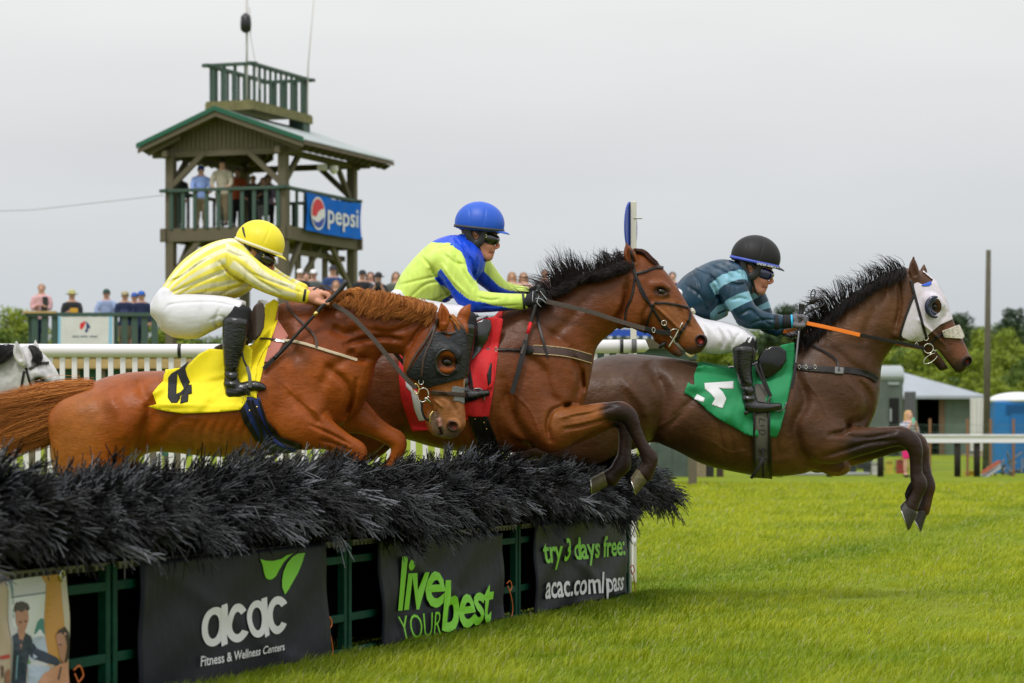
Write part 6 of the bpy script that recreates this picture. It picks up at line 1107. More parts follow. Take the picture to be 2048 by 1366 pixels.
def onbanner(name, polys, mp_, m, parent, lift=.004, th=.0):
    """flat printed shapes (px outlines, first is outer, rest holes) following the banner's surface"""
    V = []; F = []
    for poly in polys:
        loops = poly if isinstance(poly[0][0], (tuple, list, np.ndarray)) else [poly]; pts = []; fl = []
        for lp in loops:
            q = []
            for i in range(len(lp)):
                a, b = np.array(lp[i], float), np.array(lp[(i + 1) % len(lp)], float); n = max(1, int(np.linalg.norm(b - a) / 12)); q += [a + (b - a) * t / n for t in range(n)]
            fl.append((len(pts), len(q))); pts += q
        g = []; P0 = np.array(pts); 
        if len(loops) == 1:
            gx, gy = np.meshgrid(np.arange(P0[:, 0].min(), P0[:, 0].max(), 12), np.arange(P0[:, 1].min(), P0[:, 1].max(), 12)); gg = np.stack([gx.ravel(), gy.ravel()], 1)
            if len(gg): gg = gg[polysd(gg[:, 0], gg[:, 1], [tuple(p) for p in P0]) < -4]; g = [tuple(p) for p in gg]
        r = mgeo.delaunay_2d_cdt([Vector(p) for p in pts] + [Vector(p) for p in g], [], [list(range(s, s + n)) for s, n in fl], 1 if len(loops) == 1 else 0, 1e-5); b = len(V)
        vv = [tuple(v) for v in r[0]]; V += [mp_(v[0], v[1], lift) for v in vv]
        for f in r[2]:
            if len(loops) > 1:
                c = np.mean([vv[i] for i in f], 0); ins = [polysd(c[0], c[1], [tuple(p) for p in lp]) < 0 for lp in loops]
                if not ins[0] or any(ins[1:]): continue
            F.append(tuple(i + b for i in f))
    return mesh(name, V, F, m, parent, smooth=False)
def stroke(pts, w):
    l = cr(np.array(pts, float), 8) if len(pts) > 2 else np.array(pts, float); t = np.gradient(l, axis=0); t /= np.linalg.norm(t, axis=1)[:, None]; n = np.stack([-t[:, 1], t[:, 0]], 1); ww = np.interp(np.linspace(0, 1, len(l)), np.linspace(0, 1, len(w)), w)[:, None] if isinstance(w, (list, tuple)) else w
    return [tuple(p) for p in np.concatenate([l + n * ww / 2, (l - n * ww / 2)[::-1]])]
def textb(name, s, box, mp_, m, parent, bold=0., shear=0., lift=.012, space=1.):
    """text set between px corners tl,tr,br,bl of its ink box"""
    V, F = glyphs(s, bold, shear, space); V[:, 0] /= V[:, 0].max(); y0, y1 = V[:, 1].min(), V[:, 1].max(); v = 1 - (V[:, 1] - y0) / (y1 - y0)
    tl, tr, br_, bl_ = [np.array(pu(*q)) for q in box]; W_ = []
    for a, b in zip(V[:, 0], v):
        q = (tl * (1 - a) + tr * a) * (1 - b) + (bl_ * (1 - a) + br_ * a) * b; u, z = q; A = mp_.A; s_ = (u - A[0][0]) / (A[1][0] - A[0][0]); tz = (A[0] * (1 - s_) + A[1] * s_)[1]; bz = (A[3] * (1 - s_) + A[2] * s_)[1]; t = (z - tz) / (bz - tz); W_.append(hp(u, z, mp_.rel(s_, t) + lift))
    return mesh(name, W_, F, m, parent, smooth=False)
def banners():
    sl = mat('slate_vinyl', (.007, .0085, .018), .5, spec=.16, noise=(3, .1), bump=[(4, .5, .02, 3), (700, .15, .0005)]); gr = mat('lime_print', (.20, .62, .012), .5); wh = mat('white_print', (.74, .73, .75), .5)
    Zm = lambda l: [(x / 2.7, 860 + y / 2.7) for x, y in l]; Zb = lambda l: [(650 + x / 2.56, 860 + y / 2.56) for x, y in l]
    o, mp_ = banner('sponsor_banner', [(286, 1124), (655, 1085), (659, 1330), (278, 1410)], sl, 'widest dark banner, white lowercase word and a lime two-leaf emblem', seed=1)
    b_ = [[(1405, 697), (1440, 706), (1480, 707), (1530, 697), (1560, 678), (1600, 666), (1575, 685), (1545, 715), (1520, 755), (1500, 790), (1478, 806), (1460, 808), (1443, 800), (1430, 770), (1420, 730)], [(1664, 663), (1625, 668), (1595, 685), (1565, 720), (1545, 765), (1535, 810), (1533, 850), (1545, 888), (1565, 862), (1590, 820), (1620, 770), (1645, 715)]]
    onbanner('emblem', [Zm(q) for q in b_], mp_, gr, o)
    def ell(cx, cy, rx, ry, tilt, a0=0, a1=360, n=28):
        o_ = []
        for i in range(n + (0 if a1 - a0 == 360 else 1)):
            a = math.radians(a0 + (a1 - a0) * i / n); x, y = rx * math.cos(a), ry * math.sin(a); o_.append((cx + x, cy + y + x * tilt))
        return o_
    def a_(cx, cy, rx, ry): return [[ell(cx, cy, rx, ry, -.2), ell(cx - 2, cy, rx * .48, ry * .62, -.2)], [[(cx + rx * .48, cy - ry * 1.02 - 6), (cx + rx * 1.02, cy - ry * 1.1 - 10), (cx + rx * 1.08, cy + ry * .98 - 12), (cx + rx * .60, cy + ry * 1.05 - 4)]]]
    def c_(cx, cy, rx, ry): q = ell(cx, cy, rx, ry, -.2, 34, 326)[::-1]; p = ell(cx - 2, cy, rx * .46, ry * .58, -.2, 42, 318); return [[q + p]]
    L_ = a_(1148, 1062, 66, 106) + c_(1276, 1042, 64, 104) + a_(1386, 1020, 60, 100) + c_(1502, 1000, 60, 102)
    for k, poly in enumerate(L_): onbanner('lettering', [[Zm(lp) for lp in poly]], mp_, wh, o, lift=.004 + .0008 * (k % 2))
    textb('lettering', 'Fitness & Wellness Centers', Zm([(1068, 1222), (1530, 1147), (1530, 1188), (1068, 1278)]), mp_, wh, o, bold=.012, shear=.12)
    o, mp_ = banner('sponsor_banner', [(757, 1077), (1011, 1066), (1010, 1240), (765, 1300)], sl, 'middle dark banner with large lime green words about living', seed=2, sag=.016)
    textb('lettering', 'live', Zb([(372, 648), (600, 640), (592, 905), (372, 930)]), mp_, gr, o, bold=.022, shear=.12, space=.92); textb('lettering', 'YOUR', Zb([(372, 955), (584, 925), (584, 1050), (390, 1080)]), mp_, gr, o, bold=-.008, shear=.05); textb('lettering', 'best', Zb([(586, 770), (856, 756), (850, 980), (586, 1040)]), mp_, gr, o, bold=.024, shear=.14, space=.92, lift=.0135)
    o, mp_ = banner('sponsor_banner', [(1071, 1046), (1256, 1029), (1257, 1188), (1066, 1232)], sl, 'far dark banner, one lime line above one white web address', seed=3, sag=.018)
    textb('lettering', 'try 3 days free:', Zb([(1108, 560), (1532, 536), (1532, 672), (1112, 722)]), mp_, gr, o, bold=.02, shear=.06); textb('lettering', 'acac.com/pass', Zb([(1112, 742), (1528, 720), (1528, 850), (1114, 905)]), mp_, wh, o, bold=.02, shear=.08)
    # printed photograph banner at the left edge
    o, mp_ = banner('photo_banner', [(-60, 1172), (139, 1147), (137, 1420), (-60, 1460)], mat('banner_beige', (.46, .36, .26), .5), 'colour photo banner of two people at the left edge of the hurdle', seed=4)
    Zp = lambda l: [(x / 5.137, 1100 + y / 5.137) for x, y in l]; c = lambda n, r_: mat(n, r_, .5)
    L2 = [('printed_wall', [(60, 325), (130, 312), (440, 268), (480, 350), (485, 600), (475, 800), (475, 1190), (290, 1200), (300, 1420), (120, 1420), (110, 700), (100, 420)], (.55, .55, .56), .002), ('printed_arch', [(440, 268), (612, 250), (655, 300), (650, 800), (600, 1150), (470, 1180), (485, 600), (485, 380)], (.50, .24, .03), .0022), ('printed_edge', [(612, 250), (708, 262), (706, 1420), (640, 1420), (650, 700), (655, 300)], (.50, .45, .33), .0024), ('printed_window', [(130, 480), (475, 436), (475, 880), (360, 900), (150, 780)], (.66, .68, .68), .0026), ('printed_street', [(290, 1170), (480, 1100), (470, 900), (380, 880), (300, 1000), (300, 1420), (470, 1350), (480, 1200)], (.40, .48, .58), .0027), ('printed_tree', [(370, 860), (400, 740), (440, 700), (475, 710), (475, 870), (420, 880)], (.05, .22, .20), .0029), ('printed_tree', [(300, 1170), (310, 1060), (340, 1080), (350, 1150), (330, 1180)], (.14, .30, .06), .0029), ('printed_line', [(135, 482), (478, 432), (478, 446), (137, 498)], (.12, .15, .2), .003), ('printed_line', [(140, 320), (162, 400), (168, 500), (165, 700), (155, 700), (155, 500), (130, 400), (100, 315)], (.15, .22, .3), .003),
          ('printed_shirt', [(122, 885), (180, 850), (225, 900), (262, 850), (330, 885), (400, 1010), (560, 1110), (600, 1160), (560, 1185), (470, 1165), (360, 1120), (330, 1090), (290, 1200), (285, 1420), (125, 1420)], (.010, .024, .055), .0034), ('printed_neck', [(190, 820), (265, 810), (262, 860), (225, 960), (208, 1030), (195, 900)], (.45, .22, .14), .0038), ('printed_face', [(178, 640), (200, 600), (280, 600), (300, 650), (298, 720), (275, 800), (240, 860), (205, 830), (180, 750)], (.42, .20, .12), .0042), ('printed_hair', [(165, 590), (190, 540), (250, 525), (300, 550), (315, 600), (295, 630), (270, 610), (240, 640), (200, 620), (175, 640)], (.04, .032, .022), .0046), ('printed_tablet', [(125, 1090), (165, 1080), (188, 1330), (135, 1340)], (.015, .02, .03), .0046), ('printed_line', [(160, 1085), (170, 1083), (188, 1325), (176, 1330)], (.25, .5, .65), .005),
          ('printed_shoulder', [(330, 1400), (420, 1270), (540, 1190), (600, 1170), (700, 1130), (704, 1420)], (.55, .26, .14), .0036), ('printed_face', [(555, 880), (590, 840), (660, 850), (672, 950), (660, 1080), (640, 1170), (590, 1120), (565, 1000)], (.42, .16, .09), .0042), ('printed_hair', [(560, 870), (590, 820), (645, 785), (690, 850), (705, 950), (705, 1100), (670, 1160), (650, 1150), (672, 1000), (650, 900), (600, 845)], (.02, .008, .006), .0048), ('printed_strap', [(590, 1200), (610, 1200), (585, 1330), (560, 1330)], (.1, .07, .07), .005), ('printed_band', [(0, 1090), (95, 1070), (95, 1110), (0, 1125)], (.45, .03, .02), .003), ('printed_face', [(40, 1260), (80, 1220), (100, 1240), (100, 1420), (40, 1420)], (.3, .12, .07), .003), ('printed_hair', [(0, 1180), (25, 1200), (20, 1300), (0, 1320)], (.12, .05, .03), .003),
          ('printed_eyes', [(200, 735), (232, 730), (232, 748), (204, 752)], (.06, .02, .015), .0048), ('printed_eyes', [(255, 727), (280, 722), (280, 738), (258, 744)], (.06, .02, .015), .0048), ('printed_eyes', [(575, 965), (600, 960), (600, 975), (578, 980)], (.08, .03, .02), .0048)]
    for n_, q, cl, lf in L2: onbanner(n_, [Zp(q)], mp_, c(n_ + str(cl[0]), cl), o, lift=lf)
    q = mp_(655 / 5.137, 1100 + 262 / 5.137, .006); b = MB(); cc = [q + np.array([HU[0] * .018 * math.cos(a), HU[1] * .018 * math.cos(a), .018 * math.sin(a)]) for a in np.linspace(0, 6.28, 16)]; b.tube(cc, .005, 6); b.build('grommet', M_steel, o, smooth=True)
# ================================================================ WHITE WING RAIL
def wing():
    pv = mat('white_pvc'); D = 19.6; z = CZ + (HY - 699) / FPX * D; x0 = -5.2; x1 = (1272 - CX) / FPX * D
    h = thing('white_wing_rail', (-1.5, D, 0), 'tall white picket wing with a round top rail behind the horses', 'fence')
    b = MB(); zz = lambda x: z + .0 + .012 * math.sin(x * .8) + .012 * (x + 3) * .35; b.tube([(x, D, zz(x)) for x in np.linspace(x0, x1, 14)], .046, 16); b.tube([(x1 - .01, D, zz(x1)), (x1 + .05, D, zz(x1)), (x1 + .075, D, zz(x1) - .03)], [.046, .046, .02], 16); b.build('top_rail', pv, h, smooth=True)
    b = MB(); b.tube([(x, D + .03, .30) for x in (x0, x1)], .03, 10); b.build('bottom_rail', pv, h, smooth=True)
    xs = np.arange((1262 - CX) / FPX * D, x0, -24.2 / FPX * D)[::-1]
    for i, x in enumerate(xs):
        p = x * FPX / D + CX
        m_ = MB(); m_.box((x, D + .005, zz(x) / 2 + .01), (.036, .02, zz(x) - .09)); m_.build('picket', pv, h, bevel=.003)
    for x in (-2.29, x1 - .1, -4.2): m_ = MB(); m_.tube([(x - .01, D, zz(x)), (x + .012, D, zz(x))], .051, 14); m_.build('coupling', mat('black_rubber'), h, smooth=True)
    m_ = MB(); m_.tube([(x1 - .03, D, zz(x1)), (x1 + .002, D, zz(x1))], .05, 14); m_.build('coupling', mat('grey_tape', (.1, .1, .1), .6), h, smooth=True)
    # flag post with blue disc
    Df = 20.0; x = (1267 - CX) / FPX * Df; zt = CZ + (HY - 403) / FPX * Df; t = thing('marker_post', (x, Df, 0), 'cream post carrying a tall blue oval disc behind the middle horse', 'post')
    b = MB(); b.box((x, Df, zt / 2), (.042, .042, zt)); b.build('post', mat('cream_post', (.62, .60, .50), .5), t, bevel=.005); bl = mat('blue_disc', (.004, .05, .42), .35, coat=.2)
    V = []; F = []; n = 40; zc = CZ + (HY - 455) / FPX * Df; th = math.radians(75)
    for k in range(n): a = 2 * math.pi * k / n; r_ = .185 * math.cos(a); V += [(x - .024 + r_ * math.cos(th) , Df + .03 + r_ * math.sin(th) * .9, zc + .185 * math.sin(a)), (x - .012 + r_ * math.cos(th), Df + .045 + r_ * math.sin(th) * .9, zc + .185 * math.sin(a))]
    F = [tuple(range(0, 2 * n, 2)), tuple(range(2 * n - 1, 0, -2))] + [(2 * k, 2 * k + 1, (2 * k + 3) % (2 * n), (2 * k + 2) % (2 * n)) for k in range(n)]; mesh('disc', V, F, bl, t, smooth=False)
    b = MB(); b.tube([(x, Df - .02, zt - .12), (x + .06, Df - .02, zt - .12)], .005, 6); b.build('hook', M_steel, t)
# ================================================================ PEOPLE IN THE BACKGROUND
def figure(px, py, D, hpx, label, shirt, trouser, skin=(.50, .27, .19), hair=(.06, .035, .02), hat=None, hatkind=None, pose='down', face=0, long=False, group='spectators', extra=None, seed=0, shorts=False):
    """standing person: px,py = top of the head in the photo, hpx = height in photo px"""
    s = D / FPX * hpx / 176.; top = P(px, py, D); r = np.random.default_rng(seed + int(px)); b = Fld((-60, 60, -6, 182, -34, 34), 2.6)
    loc = Vector((top.x, D, top.z - 176 * s)); h = thing('person', loc, label, 'person', group)
    def place(V): ca, sa = math.cos(face), math.sin(face); return np.stack([top.x + (V[:, 0] * ca - V[:, 2] * sa) * s, D + (V[:, 0] * sa + V[:, 2] * ca) * s, top.z - V[:, 1] * s], 1)
    b.ball(0, 11, 0, 8.5, 11.5, 10, k=3); b.ball(0, 18, -3, 6, 6, 6, k=4); b.ball(0, 13, -10, 1.6, 2.2, 2.4, k=2)
    b.chain([(0, 22, 0, 6, 6), (0, 30, 1, 7, 7)], k=5)
    b.chain([(-10, 36, 0, 9, 9), (10, 36, 0, 9, 9)], k=6); b.chain([(0, 36, 0, 15, 10), (0, 55, 0, 16.5, 11.5), (0, 74, 0, 14, 10.5), (0, 88, 0, 17, 12), (0, 94, 0, 16, 12)], k=8)
    for z in (-1, 1):
        if pose == 'hold': L_ = [(z * 19, 37, 0, 6.5), (z * 24, 52, -3, 5.4), (z * 22, 64, -6, 4.6), (z * 12, 60, -17, 4), (z * 5, 56, -21, 4)]
        elif pose == 'fold': L_ = [(z * 19, 37, 0, 6.5), (z * 24, 52, -2, 5.4), (z * 20, 64, -8, 4.8), (z * 4, 60, -15, 4.2), (-z * 8, 57, -15, 3.8)]
        elif pose == 'rail': L_ = [(z * 19, 37, 0, 6.5), (z * 26, 54, -6, 5.4), (z * 26, 68, -12, 4.6), (z * 20, 76, -22, 4), (z * 16, 78, -27, 4)]
        elif pose == 'photo': L_ = [(z * 19, 37, 0, 6.5), (z * 22, 52, -7, 5.2), (z * 20, 58, -12, 4.6), (z * 12, 42, -19, 4), (z * 6, 30, -22, 4)]
        else: L_ = [(z * 19, 37, 0, 6.5), (z * 23, 55, 1, 5.4), (z * 24, 68, -1, 4.6), (z * 24, 84, -4, 3.9), (z * 23, 91, -5, 4.4)]
        b.chain(L_, k=4); b.chain([(z * 8, 92, 0, 10.5), (z * 9, 112, 0, 8.4), (z * 9.5, 132, 0, 6.2), (z * 9.5, 144, 1, 6.2), (z * 10, 160, 1, 4.4), (z * 10, 170, 0, 4.4)], k=6); b.chain([(z * 10, 172, 1, 4.4), (z * 11, 173, -10, 3.8)], k=3)
    def put(name, F3, m, par): V, Q = nets(*F3); return mesh(name, place(V), Q, m, par) if len(V) else None
    sk = mat('skin_%02d' % int(skin[0] * 100), skin, .55, noise=(20, .06)); put('body', (b.F, b.lo, b.h), sk, h)
    X, Y, Z = b.ax[0][:, None, None], b.ax[1][None, :, None], b.ax[2][None, None, :]
    hm = mat('cloth_%02x%02x%02x' % tuple(int(min(c, 1) * 255) for c in shirt), shirt, .8, noise=(12, .12), bump=(14, .5, .012)); tm = mat('cloth_%02x%02x%02x' % tuple(int(min(c, 1) * 255) for c in trouser), trouser, .85, noise=(12, .12), bump=(14, .5, .012))
    if 'striped' in label:
        hm = mat('striped_top', (.66, .66, .68), .8)
        if not hm.get('w'):
            hm['w'] = 1; nt_ = hm.node_tree; wv = nt_.nodes.new('ShaderNodeTexWave'); wv.bands_direction = 'Z'; wv.inputs['Scale'].default_value = 3.2; cr_ = nt_.nodes.new('ShaderNodeValToRGB'); cr_.color_ramp.interpolation = 'CONSTANT'; cr_.color_ramp.elements[0].color = (.02, .03, .16, 1); cr_.color_ramp.elements[1].position = .38; cr_.color_ramp.elements[1].color = (.66, .66, .68, 1)
            tc_ = nt_.nodes.new('ShaderNodeTexCoord'); nt_.links.new(tc_.outputs['Object'], wv.inputs[0]); nt_.links.new(wv.outputs[1], cr_.inputs[0]); nt_.links.new(cr_.outputs[0], nt_.nodes['Principled BSDF'].inputs[0])
    q = b.F - 1.6; hands = np.minimum(np.abs(X) * 0 + 0, 0)
    arm_end = {'hold': lambda: np.where(Z < -15, -1, 1), 'photo': lambda: np.where(Z < -17, -1, 1), 'rail': lambda: np.where(Z < -20, -1, 1), 'fold': lambda: np.where((Z < -13) & (abs(X) > 30), -1, 1), 'down': lambda: np.where((abs(X) > 15) & (Y > 80), -1, 1)}[pose]()
    lim = np.maximum(28.5 - Y, Y - 95.); sh = np.maximum(q, lim); sh = np.where(np.broadcast_to(arm_end, sh.shape) < 0, 6, sh).astype(np.float32); put('shirt', (sh, b.lo, b.h), hm, h)
    core = np.maximum(np.maximum(b.F - 1.3, np.maximum(91.5 - Y, Y - (128. if shorts else 168.))), abs(X) - (19. + 0 * Y)).astype(np.float32); put('trousers', (core, b.lo, b.h), tm, h)
    sf = np.maximum(b.F - 1.4, 169.5 - Y).astype(np.float32); put('shoes', (sf, b.lo, b.h), mat('shoe_dark', (.03, .02, .015), .6), h)
    g = Fld((-24, 24, -10, 60, -20, 24), 2.)
    if hat is None or long or hatkind == 'cap':
        g.ball(0, 8.5, 1.6, 10.6, 10.9, 11.2, k=2)
        if long: g.chain([(-8, 10, 1, 4.5, 5), (-10, 26, -2, 4.5, 4.5), (-10, 42, -6, 4, 3.5)], k=3); g.chain([(8, 10, 1, 4.5, 5), (10, 26, -2, 4.5, 4.5), (10, 42, -6, 4, 3.5)], k=3); g.chain([(0, 12, 8, 8, 5), (0, 30, 10, 9, 4)], k=3)
        keep = np.maximum(g.F, -(np.where(g.ax[1][None, :, None] > 18, 20, 0) + g.ax[2][None, None, :] + 4.8 + 0 * g.ax[0][:, None, None] + np.clip(6 - g.ax[1][None, :, None], 0, 9) * 1.2)).astype(np.float32)
        put('hair', (keep, g.lo, g.h), mat('hair_%02d' % int(hair[0] * 99), hair, .6, noise=(60, .3)), h)
    if hat is not None:
        g = Fld((-26, 26, -14, 26, -28, 26), 1.7); m = mat('hat_%02x%02x%02x' % tuple(int(min(c, 1) * 255) for c in hat), hat, .8, noise=(30, .1))
        if hatkind == 'brim': g.ball(0, 2, 0, 10, 8, 10.5, k=2); g.ball(0, 7, 0, 19, 1.8, 19, k=3)
        else: g.ball(0, 5, 0, 10, 8.5, 11, k=2); g.ball(0, 7.5, -12, 7, 1.6, 9, k=2); g.F = np.maximum(g.F, (g.ax[1][None, :, None] - 9.2)).astype(np.float32)
        put('hat', (g.F, g.lo, g.h), m, h)
    if extra:
        mb = MB()
        for (x, y, z, w, hh, d) in extra[1]: mb.box(place(np.array([[x, y, z]]))[0], (w * s, d * s, hh * s))
        mb.build(extra[0], mat('prop_' + extra[0] + '%02d' % int(extra[2][0] * 99), extra[2], .5), h, bevel=.01)
    return h
def people():
    nv = (.012, .022, .07); lb = (.30, .38, .58); kh = (.30, .24, .15); dk = (.015, .016, .02); wt = (.68, .68, .70); pk = (.62, .36, .38)
    A = figure
    A(83, 569, 77, 132, 'bald man in a pink shirt holding a dark jacket, far left of the deck', pk, nv, pose='hold', hair=(.35, .22, .16), extra=('jacket', [(12, 50, -13, 13, 34, 7), (8, 66, -15, 12, 20, 7)], (.012, .018, .014)))
    A(144, 583, 77, 128, 'person in a straw hat and black jacket holding a yellow folder', dk, kh, hat=(.42, .40, .16), hatkind='brim', pose='hold', extra=('folder', [(9, 60, -24, 22, 26, 2)], (.62, .33, .02)))
    A(213, 580, 78, 128, 'man in a green cap and pale blue shirt leaning on the deck rail', lb, kh, hat=(.01, .05, .035), hatkind='cap', pose='rail')
    A(250, 584, 77, 128, 'man in a tan cap and navy vest with khaki shorts on the deck', nv, kh, hat=(.35, .30, .18), hatkind='cap', pose='fold', shorts=True)
    A(269, 587, 78.5, 124, 'person in a blue cap and pink top between two men on the deck', pk, wt, hat=(.02, .08, .35), hatkind='cap', pose='down', shorts=True)
    A(283, 584, 77, 130, 'man in a bright blue cap and dark navy jacket, rightmost on the deck', nv, nv, hat=(.01, .09, .42), hatkind='cap', pose='down')
    # upper gallery of the tower
    A(402, 333, 86.3, 122, 'man in a blue cap and light blue shirt leaning on the tower rail', (.26, .38, .75), kh, hat=(.015, .04, .25), hatkind='cap', pose='rail', face=.3, group='people on the tower')
    A(445, 319, 86.2, 132, 'tall man in a khaki vest on the tower gallery', (.42, .38, .28), (.26, .2, .12), hat=(.03, .02, .02), hatkind='cap', pose='rail', face=-.2, group='people on the tower')
    A(475, 338, 89, 116, 'person in dark clothes with an orange vest behind the tower rail', (.5, .10, .03), dk, pose='hold', group='people on the tower')
    A(506, 352, 88.5, 108, 'person in black bending behind the tower rail', dk, dk, pose='rail', group='people on the tower'); A(526, 356, 88, 104, 'man in a black jacket seated near the tower post', dk, (.2, .2, .2), pose='hold', group='people on the tower'); A(538, 352, 90, 108, 'person with dark hair and lilac shirt next to the tower post', (.35, .27, .36), dk, pose='down', group='people on the tower')
    A(359, 345, 87.6, 112, 'person in a black coat half hidden by the left tower post', dk, dk, pose='down', group='people on the tower')
    # crowd behind the riders
    A(600, 540, 72, 130, 'person in a white cap and black jacket left of the crowd below the tower', dk, dk, hat=wt, hatkind='cap', pose='hold'); A(627, 541, 72.5, 130, 'man in a white cap and grey jacket below the tower', (.11, .13, .12), dk, hat=wt, hatkind='cap', pose='fold'); A(613, 546, 75, 130, 'person in a red top behind the two white caps', (.3, .06, .06), dk, pose='down')
    A(666, 533, 72, 134, 'man in a dark cap and blue suit below the tower', (.02, .05, .16), dk, hat=(.02, .02, .03), hatkind='cap', pose='fold'); A(672, 562, 70, 120, 'woman with brown hair in front of the man in the blue suit', nv, dk, hair=(.25, .12, .06), long=True)
    A(725, 542, 72, 132, 'man in a black cap and dark gilet to the right of the tower', dk, dk, hat=dk, hatkind='cap'); A(741, 545, 72.5, 130, 'woman in a pale blue top beside the black gilet', (.30, .48, .62), dk, hair=(.1, .05, .03), long=True)
    A(757, 548, 71, 128, 'person in a black brimmed hat raising a camera', dk, dk, hat=dk, hatkind='brim', pose='photo', extra=('camera', [(0, 28, -26, 16, 10, 8)], (.02, .02, .02))); A(792, 545, 71, 130, 'woman with long wavy brown hair behind the jockey in lime', (.12, .13, .12), dk, hair=(.16, .075, .035), long=True)
    A(1024, 545, 71, 130, 'woman with long blonde hair, left of the pair by the black mane', (.55, .33, .25), wt, hair=(.30, .15, .06), long=True); A(1047, 546, 71, 130, 'woman with long fair hair and peach top, right of the pair by the black mane', (.62, .40, .32), wt, hair=(.26, .12, .05), long=True, pose='fold'); A(1090, 540, 72, 132, 'person with brown hair behind the flying black mane', (.15, .1, .1), dk, hair=(.08, .04, .02)); A(1345, 545, 73, 130, 'person with short dark hair seen between the middle horse and the teal jockey', nv, dk, hair=(.05, .03, .02))
    A(1817, 822, 88, 132, 'blonde woman in a blue and white striped top and pink shorts taking a photo', wt, (.8, .02, .22), skin=(.58, .32, .24), hair=(.50, .30, .12), long=True, pose='photo', face=.5, shorts=True, group='', extra=('phone', [(-3, 26, -25, 8, 14, 2)], (.15, .55, .42)))
